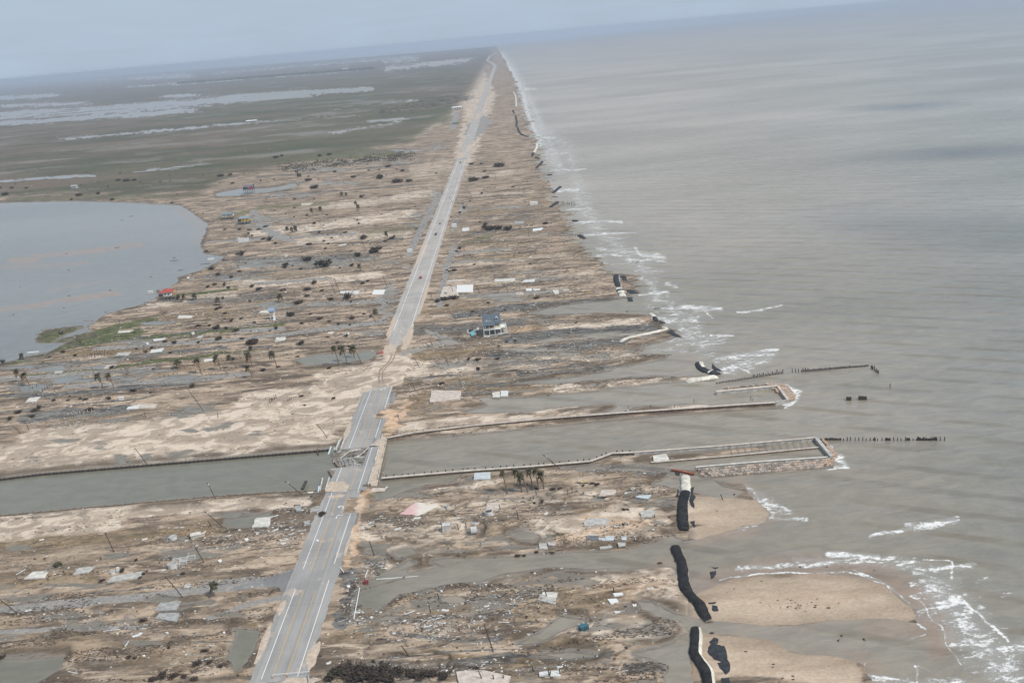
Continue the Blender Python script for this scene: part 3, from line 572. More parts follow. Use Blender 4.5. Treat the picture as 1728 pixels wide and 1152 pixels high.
M_CONCW = mat("pale_concrete_slab", (.55,.53,.48), .9, .22, .4)
M_CONCP = mat("pinkish_concrete_slab", (.50,.44,.38), .9, .22, .4)
M_CONCD = mat("grey_wet_concrete", (.33,.33,.315), .8, .3, .5)
M_RUST = mat("rust_stained_concrete", (.22,.17,.13), .9, .4, .8)
M_WOOD = mat("dark_creosoted_timber", (.075,.060,.050), .9, .4, 3)
M_WOODG = mat("grey_weathered_timber", (.23,.205,.18), .9, .35, 3)
M_WOODL = mat("pale_new_timber", (.56,.47,.33), .85, .25, 3)
M_WHT = mat("white_painted_siding", (.66,.66,.64), .6, .12, 2)
M_WHT2 = mat("dirty_white_panel", (.60,.60,.58), .7, .25, 1.5)
M_GRYP = mat("grey_sheet", (.34,.36,.36), .8, .25, 1.5)
M_BRN = mat("brown_trunk", (.13,.10,.075), .95, .35, 4)
M_TRUNKP = mat("palm_trunk_fibre", (.17,.135,.105), .95, .35, 4)
M_FROND = mat("palm_frond_green", (.042,.050,.022), .7, .4, 2, c2=(.075,.062,.032))
M_BUSH = mat("dead_brush_brown", (.085,.062,.045), .95, .4, .8)
M_BUSHG = mat("olive_brush_leaves", (.065,.066,.038), .95, .4, .8)
M_BUSHL = mat("green_shrub_leaves", (.085,.10,.035), .9, .4, .8)
M_BLK = mat("black_geotextile", (.013,.013,.014), .85, .5, .5, c2=(.036,.033,.030), spec=.1)
def cloth_mat(name, c1, c2, c3):
    s = NT(name, .8, .15); v = s.g.outputs['Position']
    n1 = s.noise(s.vec(.35, .35, .8), 1, 6, .65, .8); n2 = s.noise(s.vec(1.6, .5, 2.0), 1, 6, .7, 1.2); sz = s.n('ShaderNodeSeparateXYZ'); s.l(v, sz.inputs[0])
    col = s.mix(s.rng(n1, .40, .66), c1, c2)
    col = s.mix(s.math('MULTIPLY', s.rng(n2, .60, .70), .55), col, c3)
    col = s.mix(s.rng(s.math('ADD', sz.outputs[2], s.math('MULTIPLY', s.math('SUBTRACT', n1, .5), 1.6)), .55, .15), col, (.30,.24,.18))
    s.col(col); s.bump(s.math('ADD', s.math('MULTIPLY', n2, 1), n1), .9, .35); return s.m
M_BLK = cloth_mat("black_geotextile_folded", (.012,.012,.013), (.034,.032,.030), (.085,.08,.072))
M_BLK2 = mat("torn_grey_black_fabric", (.034,.037,.042), .8, .4, .5)
M_GTW = mat("pale_geotextile", (.60,.575,.50), .85, .3, .4)
# ------------------------------------------------------------------ ground height lookup
_Zg = Z.reshape(NR, NC)
def gz(x, y):
    a = math.atan2(x, y); ci = (a-ang[0])/(ang[-1]-ang[0])*(NC-1)
    ci = min(max(ci, 0), NC-1.001); fl = float(far_limit(np.array(a)))
    t = (1/230.0-1/max(y, 1))/(1/230.0-1/fl); ri = min(max(t*(NR-1), 0), NR-1.001)
    i, j = int(ri), int(ci); u, v = ri-i, ci-j
    return float((_Zg[i, j]*(1-v)+_Zg[i, j+1]*v)*(1-u)+(_Zg[i+1, j]*(1-v)+_Zg[i+1, j+1]*v)*u)
def G(px, py, water_ok=True):
    p = at(px, py, .6)
    for _ in range(3):
        z = gz(p.x, p.y)
        if water_ok: z = max(z, 0.0)
        p = at(px, py, z)
    return p
col0 = scene.collection
# ------------------------------------------------------------------ mesh builder
class MB:
    def __init__(s): s.v = []; s.f = []; s.mi = []
    def quad(s, pts, m=0):
        n = len(s.v); s.v += [tuple(p) for p in pts]; s.f.append(tuple(range(n, n+len(pts)))); s.mi.append(m)
    def box(s, c, size, rz=0, m=0, mat3=None, taper=1.0):
        hx, hy, hz = size[0]/2, size[1]/2, size[2]/2; c = Vector(c)
        R = mat3 or Matrix.Rotation(rz, 3, 'Z'); n = len(s.v)
        for (x, y, z) in ((-1,-1,-1),(1,-1,-1),(1,1,-1),(-1,1,-1),(-1,-1,1),(1,-1,1),(1,1,1),(-1,1,1)):
            t = taper if z > 0 else 1
            s.v.append(tuple(c + R @ Vector((x*hx*t, y*hy*t, z*hz))))
        for f in ((0,3,2,1),(4,5,6,7),(0,1,5,4),(1,2,6,5),(2,3,7,6),(3,0,4,7)):
            s.f.append(tuple(n+i for i in f)); s.mi.append(m)
        return s
    def beam(s, a, b, wd, ht, m=0):            # box from a to b (centre line at mid height)
        a = Vector(a); b = Vector(b); d = b-a; L = d.length; d.normalize()
        up = Vector((0, 0, 1)) if abs(d.z) < .95 else Vector((0, 1, 0))
        sx = d.cross(up).normalized(); uz = sx.cross(d).normalized()
        R = Matrix((sx, d, uz)).transposed()
        return s.box((a+b)/2, (wd, L, ht), m=m, mat3=R)
    def tube(s, pts, rad, n=8, m=0, cap=True):
        pts = [Vector(p) for p in pts]; rings = []
        for i, p in enumerate(pts):
            d = (pts[min(i+1, len(pts)-1)]-pts[max(i-1, 0)]).normalized()
            up = Vector((0, 0, 1)) if abs(d.z) < .9 else Vector((1, 0, 0))
            a = d.cross(up).normalized(); b = a.cross(d).normalized()
            r = rad[i] if isinstance(rad, (list, tuple)) else rad
            k = len(s.v)
            for j in range(n):
                t = 2*math.pi*j/n; s.v.append(tuple(p+a*(r*math.cos(t))+b*(r*math.sin(t))))
            rings.append(k)
        for i in range(len(pts)-1):
            for j in range(n):
                s.f.append((rings[i]+j, rings[i]+(j+1) % n, rings[i+1]+(j+1) % n, rings[i+1]+j)); s.mi.append(m)
        if cap:
            s.f.append(tuple(rings[0]+j for j in range(n))[::-1]); s.mi.append(m)
            s.f.append(tuple(rings[-1]+j for j in range(n))); s.mi.append(m)
        return s
    def prism(s, poly, z0, z1, m=0):           # poly: list of (x,y); z0,z1 numbers or lists
        n = len(poly); k = len(s.v); f0 = z0 if isinstance(z0, (list, tuple)) else [z0]*n; f1 = z1 if isinstance(z1, (list, tuple)) else [z1]*n
        ar = sum(poly[i][0]*poly[(i+1) % n][1]-poly[(i+1) % n][0]*poly[i][1] for i in range(n))
        if ar < 0: poly = poly[::-1]; f0 = f0[::-1]; f1 = f1[::-1]
        for (x, y), z in zip(poly, f0): s.v.append((x, y, z))
        for (x, y), z in zip(poly, f1): s.v.append((x, y, z))
        s.f.append(tuple(range(k, k+n))[::-1]); s.f.append(tuple(range(k+n, k+2*n))); s.mi += [m, m]
        for i in range(n):
            j = (i+1) % n; s.f.append((k+i, k+j, k+n+j, k+n+i)); s.mi.append(m)
        return s
    def build(s, name, mats, parent=None, smooth=False, loc=None):
        me = bpy.data.meshes.new(name)
        vv = s.v
        if loc is not None: vv = [(x-loc[0], y-loc[1], z-loc[2]) for x, y, z in s.v]
        me.from_pydata(vv, [], s.f); me.update()
        for mm in (mats if isinstance(mats, (list, tuple)) else [mats]): me.materials.append(mm)
        me.polygons.foreach_set('material_index', s.mi)
        if smooth: me.polygons.foreach_set('use_smooth', [True]*len(s.f))
        o = bpy.data.objects.new(name, me); col0.objects.link(o)
        if loc is not None and parent is None: o.location = loc
        if parent is not None: o.parent = parent
        return o
def ordn(n):
    return '%d%s' % (n, 'th' if 10 <= n % 100 <= 20 else {1: 'st', 2: 'nd', 3: 'rd'}.get(n % 10, 'th'))
def tag(o, label=None, cat=None, group=None, kind=None):
    if label: o['label'] = label
    if cat: o['category'] = cat
    if group: o['group'] = group
    if kind: o['kind'] = kind
    return o
def empty(name, loc, rz=0, sc=1):
    o = bpy.data.objects.new(name, None); o.empty_display_size = .5; col0.objects.link(o)
    o.location = loc; o.rotation_euler = (0, 0, rz); o.scale = (sc, sc, sc) if not isinstance(sc, tuple) else sc
    return o
def dup(o, parent=None):
    c = o.copy(); col0.objects.link(c); c.parent = parent
    for ch in o.children: dup(ch, c)
    return c
RZ = math.atan2(rdir.y, rdir.x) - math.pi/2       # heading of the highway grid

# ------------------------------------------------------------------ highway
def so(p):
    q = at(p[0], p[1], ROADZ); return (q-RA).dot(rdir), (q-RA).dot(rnor)
def edge(pts):
    L = sorted(so(p) for p in pts); return np.array([a for a, b in L]), np.array([b for a, b in L])
def strip(mb, s0, s1, offL, offR, z, step, skirt=.6, jag=0.0, m=0, seed=0):
    rr = random.Random(seed); n = max(2, int((s1-s0)/step)); S = [s0+(s1-s0)*i/n for i in range(n+1)]
    fL = offL if callable(offL) else (lambda s: offL); fR = offR if callable(offR) else (lambda s: offR)
    L = [road_pt(s, fL(s)+rr.uniform(-jag, jag), z) for s in S]; R = [road_pt(s, fR(s)+rr.uniform(-jag, jag), z) for s in S]
    K = len(mb.v)
    for a, b in zip(L, R):
        mb.v += [tuple(a), tuple(b), (a.x, a.y, z-skirt), (b.x, b.y, z-skirt)]
    for i in range(n):
        k = K+4*i; mb.f.append((k, k+1, k+5, k+4)); mb.mi.append(m)
        if skirt > 0:
            mb.f.append((k, k+4, k+6, k+2)); mb.f.append((k+1, k+3, k+7, k+5)); mb.mi += [m, m]
    if skirt > 0:
        for k in (K, K+4*n): mb.f.append((k, k+1, k+3, k+2)); mb.mi.append(m)
def S_(px, py): return so((px, py))[0]
road = empty("highway", road_pt(0, 0, ROADZ)); road['kind'] = 'structure'
def rbuild(mb, name, m):
    o = mb.build(name, m, loc=tuple(road.location)); o.parent = road; o.location = (0, 0, 0); return o
W = 5.75
mb = MB()
sA0, sA1 = S_(472, 1146), S_(573, 829)
bite0, bite1 = S_(600, 864), S_(608, 838)
def rA(s):
    if s > bite1: return 4.2
    if s > bite0: return 2.7
    return 8.6
strip(mb, sA0-1.0, bite0, -9.4, 8.6, ROADZ, 2.0, jag=.35, seed=1)
strip(mb, bite0, bite1, -9.0, 2.6, ROADZ, 1.5, jag=.25, seed=2)
mb2 = MB(); strip(mb2, bite1, sA1+.5, -8.6, 6.9, ROADZ, 1.5, jag=.2, seed=3)
o = mb.build("pavement", M_ASPH, loc=tuple(road.location)); o.parent = road; o.location = (0, 0, 0)
rbuild(mb2, "pavement", M_ASPH)
sB0, sB1 = S_(601, 756), S_(652, 650)
bb0, bb1 = S_(632, 706), S_(636, 693)
mb = MB()
strip(mb, sB0, bb0, lambda s: -10.2, lambda s: 8.2, ROADZ, 1.5, jag=.3, seed=4)
strip(mb, bb0, bb1, -10.4, 2.4, ROADZ, 1.2, jag=.3, seed=5)
strip(mb, bb1, sB1, -10.0, lambda s: 6.6, ROADZ, 1.5, jag=.3, seed=6)
rbuild(mb, "pavement", M_ASPH)
mb = MB(); strip(mb, bb1+2, S_(645, 661), 6.9, 9.6, ROADZ-.18, 1.5, jag=.5, seed=7); rbuild(mb, "broken_shoulder", M_ASPHD)
mb = MB(); strip(mb, S_(599, 884), S_(602, 864)-.6, 7.0, 9.8, ROADZ-.12, 1.5, jag=.3, seed=8); rbuild(mb, "broken_shoulder", M_ASPHD)
far1, far2 = S_(664, 592), S_(782, 268)
def taper(s): return 1-.75*max(0, min(1, (far1+45-s)/45))
mb = MB(); strip(mb, far1, far2, lambda s: -9.2*taper(s)-.5, lambda s: 9.0*(1-.97*max(0, min(1, (far1+95-s)/95))), ROADZ, 5, jag=.5, seed=9); rbuild(mb, "pavement", M_ASPHF)
mb = MB(); strip(mb, far2+.5, S_(836, 111), -9.5, 9.5, ROADZ, 25, jag=1.2, seed=10); rbuild(mb, "pavement", M_ASPHF)
# the road bends inland at the far end
mb = MB(); pts = [(836,111),(829,106),(822,103),(826,96),(834,91),(838,88)]
for i in range(len(pts)-1):
    a = at(*pts[i], ROADZ+.2); b = at(*pts[i+1], ROADZ+.2); d = (b-a).normalized(); n_ = Vector((d.y, -d.x, 0))*11
    mb.quad([a-n_, a+n_, b+n_, b-n_])
rbuild(mb, "pavement", M_ASPHF)
ZM = ROADZ+.012
def line(s0, s1, off, wd, m, name, dash=None):
    mb = MB()
    strip(mb, s0, s1, off-wd/2, off+wd/2, ZM, 4 if s1-s0 < 400 else 12, skirt=0); rbuild(mb, name, m)
# near section, with the paint missing at the side street
sG0, sG1 = S_(500, 994), S_(514, 959)
for off in (-W, W):
    line(sA0+1, sG0 if off < 0 else S_(520, 981), off, .22, M_WHITE, "edge_line")
    line(sG1 if off < 0 else S_(530, 953), sA1-1 if off < 0 else bite0-1, off, .22, M_WHITE, "edge_line")
    line(sB0+1 if off < 0 else sB0, (sB1-3) if off < 0 else bb0-3, off, .22, M_WHITE, "edge_line")
line(bb1+3, sB1-1, W, .22, M_WHITE, "edge_line")
for off in (-2.45, 2.0):
    for (a_, b_) in ((sA0+1, sG0-2), (sG1-2, sA1-1), (sB0+1, sB1-6)):
        line(a_, b_, off-.13, .14, M_YEL, "centre_line"); line(a_, b_, off+.13, .14, M_YEL, "centre_line")
line(far1+50, far2-20, -W, .30, M_WHITEF, "edge_line"); line(far1+42, far2-20, W, .30, M_WHITEF, "edge_line")
for off in (-2.4, 2.1): line(far1+30, far2-10, off, .45, M_YELF, "centre_line")
for off in (-4.1, 4.0, -0.2): line(far1+30, far2-10, off, .9, asphalt_mat("tyre_polished_lane", (.33,.325,.32), (.38,.365,.35), (.50,.44,.37), .3) if off == -4.1 else bpy.data.materials["tyre_polished_lane"], "wheel_track")
# turn arrows in the centre lane
def arrow(px, py, flip, scale=1.0):
    p = at(px, py, ZM); mb = MB()
    ax = rnor*flip; ay = rdir*(-flip if False else 1)
    def P(x, y): q = p+ax*x*scale+ay*y*scale; return (q.x, q.y, ZM)
    c = [(1.0*math.cos(t), 1.5*math.sin(t)) for t in [math.pi*k/10 for k in range(0, 8)]]
    inn = [(x*.62, y*.72) for x, y in c]
    for i in range(len(c)-1): mb.quad([P(*inn[i]), P(*c[i]), P(*c[i+1]), P(*inn[i+1])])
    mb.quad([P(.62, -1.6), P(1.0, -1.6), P(1.0, 0), P(.62, 0)])
    x0, y0 = c[-1]; mb.quad([P(x0-.15, y0+.75), P(x0-.05, y0-1.1), P(x0-1.15, y0-.3)])
    rbuild(mb, "turn_arrow", M_WHITE)
arrow(576, 856, 1, 1.05); arrow(571.5, 871, -1, 1.05); arrow(649, 651, 1, 1.1); arrow(646, 656.5, -1, 1.1); arrow(626, 682, 1, .6)
# patches, joints and sand drifts lying on the pavement
def patch(pts, m, z, name, parent=road):
    mb = MB(); q = [at(x, y, z) for x, y in pts]; mb.quad(q); 
    if Vector((0,0,1)).dot((q[1]-q[0]).cross(q[2]-q[0])) < 0: mb.f[-1] = mb.f[-1][::-1]
    o = mb.build(name, m, loc=tuple(parent.location)); o.parent = parent; o.location = (0, 0, 0); return o
M_SANDF = mat("drifted_sand", (.47,.39,.31), .95, .2, .6)
for k, (s_, wd) in enumerate([(S_(560, 871), .35), (S_(570, 845), .25), (S_(610, 742), .3), (S_(625, 700), .25), (S_(700, 510), .5), (S_(703, 497), .6), (S_(705, 530), .5), (S_(712, 470), .5), (S_(735, 410), .7), (S_(744, 385), .7), (S_(535, 928), .12), (S_(500, 1020), .12)]):
    mb = MB(); rr = random.Random(k); n = 8; x0 = rr.uniform(-9, -4); x1 = rr.uniform(3, 8)
    for i in range(n):
        a0 = x0+(x1-x0)*i/n; a1 = x0+(x1-x0)*(i+1)/n; w0 = wd*.5
        mb.quad([road_pt(s_-w0, a0, ZM+.003), road_pt(s_-w0, a1, ZM+.003), road_pt(s_+w0, a1, ZM+.003), road_pt(s_+w0, a0, ZM+.003)])
    rbuild(mb, "pavement_crack", M_ASPHD)
def drift(s0, o0, rs_, ro_, seed):
    rr = random.Random(seed); mb = MB(); n = 22; c = road_pt(s0, o0, ZM+.07); K = len(mb.v); mb.v.append(tuple(c)); 
    for i in range(n):
        t = 2*math.pi*i/n; r = rr.uniform(.7, 1.15); p = road_pt(s0+rs_*r*math.sin(t), o0+ro_*r*math.cos(t), ZM-.02); mb.v.append(tuple(p))
    for i in range(n): mb.f.append((K, K+1+i, K+1+(i+1) % n)); mb.mi.append(0)
    rbuild(mb, "sand_drift", M_SANDF)
drift(sA0-3, 5.5, 4, 8, 1); drift(sA0-4, -7, 3.5, 7, 2); drift(sA0+13, 8.5, 9, 2.2, 3); drift(S_(495, 1080), -9.5, 12, 1.6, 4); drift(S_(560, 838), -3.5, 2.2, 4.5, 5); drift(sB1+1, -5, 5, 5, 6); drift(S_(520, 1020), -8.3, 6, 1.6, 7); drift(S_(545, 925), 8.7, 10, .8, 8)
drift(far1+4, -4, 16, 5, 9); drift(far1+30, 6, 34, 3, 10); drift(far1+60, -8, 30, 2.5, 11); drift(sB1, 5, 4, 5, 12); drift(sB1-3, -9, 9, 3.2, 13); drift(sB0+25, -10, 14, 1.6, 15); drift(far2+60, -3, 60, 7, 18); drift(far2+170, 5, 80, 6, 19); drift(S_(806,200)+80, 0, 130, 7, 20); drift(far1+150, 8.5, 60, 1.6, 16); drift(far1+330, -8, 80, 2, 17)
# side street apron at the junction
mb = MB(); pr = [(505,958),(440,978),(395,990),(395,996),(440,990),(470,990),(482,1010),(496,1000)]
mb.prism([tuple(at(x, y, .9)[:2]) for x, y in pr], .5, .9); apr = mb.build("side_street", M_ASPHD); apr['kind'] = 'structure'
# vehicle track worn through the sand between the road ends
mb = MB(); tp = [(664,598),(661,606),(655,614),(649,620),(643,627),(642,636),(643,646)]
for side in (-1, 1):
    for i in range(len(tp)-1):
        a = at(*tp[i], 1.1); b = at(*tp[i+1], 1.1); d = (b-a).normalized(); n_ = Vector((d.y, -d.x, 0))
        for q in (a, b): q.z = gz(q.x, q.y)+.05
        c1 = a+n_*side*1.0; c2 = b+n_*side*1.0
        mb.quad([c1-n_*.45, c1+n_*.45, c2+n_*.45, c2-n_*.45])
M_TRK = mat("churned_damp_sand", (.27,.215,.165), .95, .25, .8)
o = mb.build("sand_track", M_TRK); o['kind'] = 'structure'
# ------------------------------------------------------------------ collapsed channel bridge
BZ = ROADZ
br = empty("collapsed_bridge", at(600, 790, 0)); tag(br, "broken grey concrete road bridge over the channel, its left lane collapsed", "bridge")
def badd(mb, name, m, parent=None, smooth=False):
    o = mb.build(name, m, loc=tuple(br.location), smooth=smooth); o.parent = parent or br; o.location = (0, 0, 0); return o
def P3(px, py, z): return at(px, py, z)
def slab(corners, th, name, m, zoff=0):
    mb = MB(); q = [P3(x, y, z+zoff) for x, y, z in corners]
    mb.prism([(p.x, p.y) for p in q], [p.z-th for p in q], [p.z for p in q]); return badd(mb, name, m)
M_FALL = mat('stained_slab_underside', (.21,.18,.15), .9, .35, .8)
slab([(549.8,827.5,BZ),(558.5,808,BZ),(569,788.7,BZ),(606,786.7,BZ),(620,818.5,BZ),(617.5,826,BZ)], .7, "deck", M_ASPH)
# above: the south span; right: the lane that still stands
slab([(605,786.7,BZ-.004),(612.5,783.5,BZ),(617,771,BZ),(623,754,BZ),(645.6,735.2,BZ),(642,752,BZ),(632,782,BZ),(620.6,817.6,BZ),(617,812,BZ-.004)], .7, "deck", M_ASPH)
slab([(575,790.5,BZ-.05),(605.5,786.6,BZ-.05),(600,776,.45),(593,771,.1),(569.5,774.5,.1)], .5, "fallen_slab", M_ASPH)
slab([(562.8,774.5,.1),(575,773.2,.1),(594.5,758,BZ-.1),(582,757,BZ-.1)], .55, "fallen_slab", M_FALL)
slab([(597,770,.1),(604,771.2,.1),(622,754.8,BZ-.15),(611,754.8,BZ-.15)], .55, "fallen_slab", M_FALL)
slab([(595,760,.6),(611,758.5,.6),(610,756.5,.8),(597,757,.8)], .5, "fallen_slab", M_CONC)
mbm = M_RUST
for a_, b_, wd, m in [((562.8,775.5,.5),(574.5,790,.6),1.3,M_RUST),((558.5,793.6,.4),(570,791.5,.5),1.2,M_CONC),((555.5,793.6,.4),(563.7,805.8,.5),1.3,M_RUST),((598,772.5,.5),(616,772.0,.5),1.0,M_CONC),
                      ((574,773.3,.75),(594.6,758.2,1.15),.3,M_CONCW),((604,771,.75),(622,755,1.15),.3,M_CONCW)]:
    mb = MB(); mb.beam(P3(*a_), P3(*b_), wd, 1.0 if wd > .5 else .35); badd(mb, "girder", m)
rr = random.Random(61)
for k in range(26):
    x = rr.uniform(556, 620); y = 758+(x-556)*-.05+rr.uniform(2, 32); z = rr.uniform(-.1, .9)
    if x > 606 and y > 780: continue
    p = P3(x, y, z); az = rr.choice([RZ, RZ+math.pi/2, rr.uniform(0, 3)])
    mb = MB(); R3 = Matrix.Rotation(az, 3, 'Z') @ Matrix.Rotation(rr.uniform(-.5, .5), 3, 'X') @ Matrix.Rotation(rr.uniform(-.4, .4), 3, 'Y')
    mb.box(p, (rr.uniform(.4, 1.6), rr.uniform(1.2, 4.2), rr.uniform(.2, .5)), mat3=R3); badd(mb, "rubble_block", rr.choice([M_CONC, M_FALL, M_RUST, M_CONCW, M_CONCD]))
for (x, y) in [(566,757),(573,762),(580,765),(560,768),(612,760),(604,766),(598,765),(568,768)]:
    p = P3(x, y, .4); mb = MB(); R3 = Matrix.Rotation(RZ+rr.uniform(-.6, .6), 3, 'Z') @ Matrix.Rotation(rr.uniform(-.7, .7), 3, 'Y')
    mb.box(p, (rr.uniform(1.5, 3), rr.uniform(2, 4.5), .4), mat3=R3); badd(mb, "broken_plate", rr.choice([M_FALL, M_CONC, M_ASPHD]))
# walkway and twin parapets on the gulf side
slab([(621.5,819.3,BZ+.05),(636,819.3,BZ+.05),(654,738,BZ+.05),(646,735,BZ+.05)], .5, "walkway", M_SANDF, 0)
for (a_, b_) in [((621.3,819.6),(646,734.8)), ((635.7,819.6),(654,738))]:
    A_, B_ = P3(*a_, BZ), P3(*b_, BZ); L = (B_-A_).length; n = int(L/6.4); rr = random.Random(3)
    for i in range(n):
        if rr.random() < (.08 if a_[0] < 630 else .3): continue
        p = A_.lerp(B_, (i+.04)/n); q = A_.lerp(B_, (i+.96)/n); z = BZ+.45
        mb = MB(); mb.beam((p.x, p.y, z), (q.x, q.y, z+rr.uniform(-.1, .1)), .4, .8); badd(mb, "parapet", M_CONCW if a_[0] < 630 else M_CONCP)
for (a_, b_) in [((544.6,807),(540,827)), ((555.9,806),(549,827)), ((583.6,734.6),(575,757)), ((575.8,739.8),(567,759))]:
    A_, B_ = P3(*a_, BZ+.3), P3(*b_, BZ+.3); mb = MB(); mb.beam(A_, B_, .45, .9); badd(mb, "approach_railing", M_CONCW)
for (x, y) in [(571,792),(588,792),(606,791),(618,793),(574,812),(596,812),(616,812),(628,790),(640,762),(631,768),(622,772)]:
    p = P3(x, y, 0); badd(MB().box((p.x, p.y, -.5), (1.2, 1.2, 2.0), RZ), "pier", M_CONCD)
for a_, b_ in [((549,828.5),(650,823)), ((577,758.5),(626,753.5))]:
    A_, B_ = P3(*a_, .2), P3(*b_, .2); mb = MB(); mb.beam(A_, B_, 1.4, 1.4); badd(mb, "abutment", M_RUST)
slab([(618,824.5,BZ-.2),(640,822,BZ-.2),(655,820,BZ-.5),(648,828,BZ-.5),(618,829.5,BZ-.2)], .4, "approach_slab", M_CONCP)
for off, s0, s1 in ((-W, S_(556,826), S_(569,789)), (W, S_(617,828), S_(645,737))):
    mb = MB(); strip(mb, s0, s1, off-.11, off+.11, ZM, 3, skirt=0); badd(mb, "edge_line", M_WHITE)
for off in (-2.45, 2.0):
    mb = MB()
    for d in (-.13, .13): strip(mb, S_(577,827), S_(595,789), off+d-.07, off+d+.07, ZM, 3, skirt=0)
    badd(mb, "centre_line", M_YEL)
patch([(548,829),(556,812),(580,812),(590,818),(585,829)], M_SANDF, ZM+.006, "sand_film", br)
patch([(623,752),(643,738),(640,752),(630,752)], M_SANDF, ZM+.006, "sand_film", br)
for q0, q1 in [((573,776),(578.5,788)),((579,775),(583,787.5)),((586,774),(589.5,786.5)),((592,773),(597,785.5)),((575,781),(600,777.5))]:
    a_ = P3(*q0, .18+(q0[1]-774)/15*.8); b_ = P3(*q1, .2+(q1[1]-774)/15*.78); mb = MB(); mb.beam(a_, a_.lerp(b_, .5)+Vector((.15,0,0)), .22, .12).beam(a_.lerp(b_, .5)+Vector((.15,0,0)), b_, .22, .12); badd(mb, "open_joint", M_WOOD)
rr = random.Random(9)
for _ in range(9):
    t = rr.random(); x = 569+rr.uniform(0, 34); y = 774+rr.uniform(0, 12); p = P3(x, y, .1+(y-773)/14*.9)
    mb = MB(); mb.beam(p, p+Vector((rr.uniform(-1.5, 1.5), rr.uniform(-2, 2), .1)), .12, .1); badd(mb, "bent_rebar", M_WOOD)

M_PIPE = mat("pale_blue_pipe", (.50,.62,.68), .5, .15, 1)
def lone_beam(a_, b_, za, zb, wd, ht, m, name, label, cat, group=None, rnd=False):
    A_, B_ = P3(*a_, za), P3(*b_, zb); mb = MB()
    if rnd: mb.tube([A_, A_.lerp(B_, .5)+Vector((0, 0, .05)), B_], wd/2, 8)
    else: mb.beam(A_, B_, wd, ht)
    o = mb.build(name, m, loc=tuple((A_+B_)/2)); tag(o, label, cat, group); return o
lone_beam((573,742.4),(567,757),1.4,1.2,.8,.8,M_PIPE,"water_pipe","pale blue pipe lying against the railings at the bridge's far left corner","pipe","pale blue pipes at the bridge",True)
lone_beam((558.5,753.7),(554,766.7),.6,-.1,.8,.8,M_PIPE,"water_pipe","pale blue pipe sticking out into the channel left of the bridge","pipe","pale blue pipes at the bridge",True)
lone_beam((538.5,820.5),(537,830),1.2,.8,.8,.8,M_PIPE,"water_pipe","short pale blue pipe by the railings at the near left corner of the bridge","pipe","pale blue pipes at the bridge",True)
lone_beam((510,825),(516.5,811.5),.4,1.6,1.1,.8,M_WOOD,"timber_pile","thick black pile leaning out of the channel at the near bank","pile")
lone_beam((535.5,758),(537,769),.9,-.1,.7,.7,M_WOOD,"timber_pile","short dark pile standing in the channel at the far bank","pile")

# ------------------------------------------------------------------ bulkheads and basins
def wall_thing(name, pts, top, th, m, label, cat, base=-1.4, cap=None, piles=None, capw=None, group=None):
    Q = [at(x, y, top) for x, y in pts]; mid = Q[len(Q)//2].copy(); mid.z = 0
    r = empty(name, mid); tag(r, label, cat, group)
    def add(mb, nm, mm): o = mb.build(nm, mm, loc=tuple(mid)); o.parent = r; o.location = (0, 0, 0); return o
    mb = MB()
    for i in range(len(Q)-1):
        a, b = Q[i].copy(), Q[i+1].copy(); h = top-base; a.z = b.z = base+h/2
        e = (b-a).normalized()*(th/2); mb.beam(a-(e if i else e*0), b, th, h-.02*i % .013)
    add(mb, "wall", m)
    if cap:
        mb = MB()
        for i in range(len(Q)-1):
            a, b = Q[i].copy(), Q[i+1].copy(); a.z = b.z = top+.09+.004*(i % 2); mb.beam(a, b, capw or th+.5, .24)
        add(mb, "cap", cap)
    if piles:
        sp, ht, sz, pm, offs = piles; L = [0]
        for i in range(len(Q)-1): L.append(L[-1]+(Q[i+1]-Q[i]).length)
        n = min(100, int(L[-1]/sp)); rr = random.Random(5); proto = None
        for k in range(n):
            d = (k+.5)*L[-1]/n+rr.uniform(-.25, .25)*sp; i = max(j for j in range(len(L)) if L[j] <= d); i = min(i, len(Q)-2)
            e = (Q[i+1]-Q[i]).normalized(); nn = Vector((e.y, -e.x, 0)); p = Q[i]+e*(d-L[i])+nn*offs
            if proto is None:
                mb = MB(); mb.tube([(0, 0, -1.5-top), (0, 0, ht)], [sz, sz*.9], 7); o = mb.build("pile", pm); proto = o; o.parent = r
            else: o = proto.copy(); col0.objects.link(o); o.parent = r
            o.location = (p.x-mid.x, p.y-mid.y, top); o.scale = (1, 1, rr.uniform(.85, 1.12)); o.rotation_euler = (rr.uniform(-.05, .05), rr.uniform(-.05, .05), 0)
    return r, add
wall_thing("timber_bulkhead", [(-60,813),(0,807.5),(70,799),(247,784),(450,767),(556,758)], .95, .3, M_WOOD, "dark piled timber bulkhead on the far channel bank left of the bridge", "bulkhead", piles=(2.1, .45, .28, M_WOOD, .35))
wall_thing("timber_bulkhead", [(-60,876),(0,869),(169,853.5),(365,836.5),(450,830.5),(541,826.5)], .75, .25, M_RUST, "thin dark sheet bulkhead on the near channel bank left of the bridge", "bulkhead", piles=(4.5, .25, .18, M_WOOD, -.2))
wn_, add_ = wall_thing("concrete_bulkhead", [(654,738.5),(700,729.5),(800,717.5),(914,706.5),(1050,696),(1250,682.5),(1308,679)], 1.9, .6, M_RUST, "long stained concrete bulkhead on the far channel bank right of the bridge", "bulkhead", cap=M_CONCP, capw=1.6)
mb = MB(); rr = random.Random(12)
for i in range(60):
    t = i/60; x = 660+t*330; y = 736-((x-660)/330)*34.6; p = at(x, y, 2.0)
    mb.beam(p, p+Vector((0, 0, 1.1)), .1, .1)
for (a_, b_) in (((660,736),(760,721.5)), ((760,721.5),(900,707.5)), ((900,707.5),(985,701))):
    A_, B_ = at(*a_, 2.0), at(*b_, 2.0)
    for z in (.55, 1.05): mb.beam(A_+Vector((0,0,z)), B_+Vector((0,0,z)), .06, .06)
add_(mb, "railing", M_RUST)
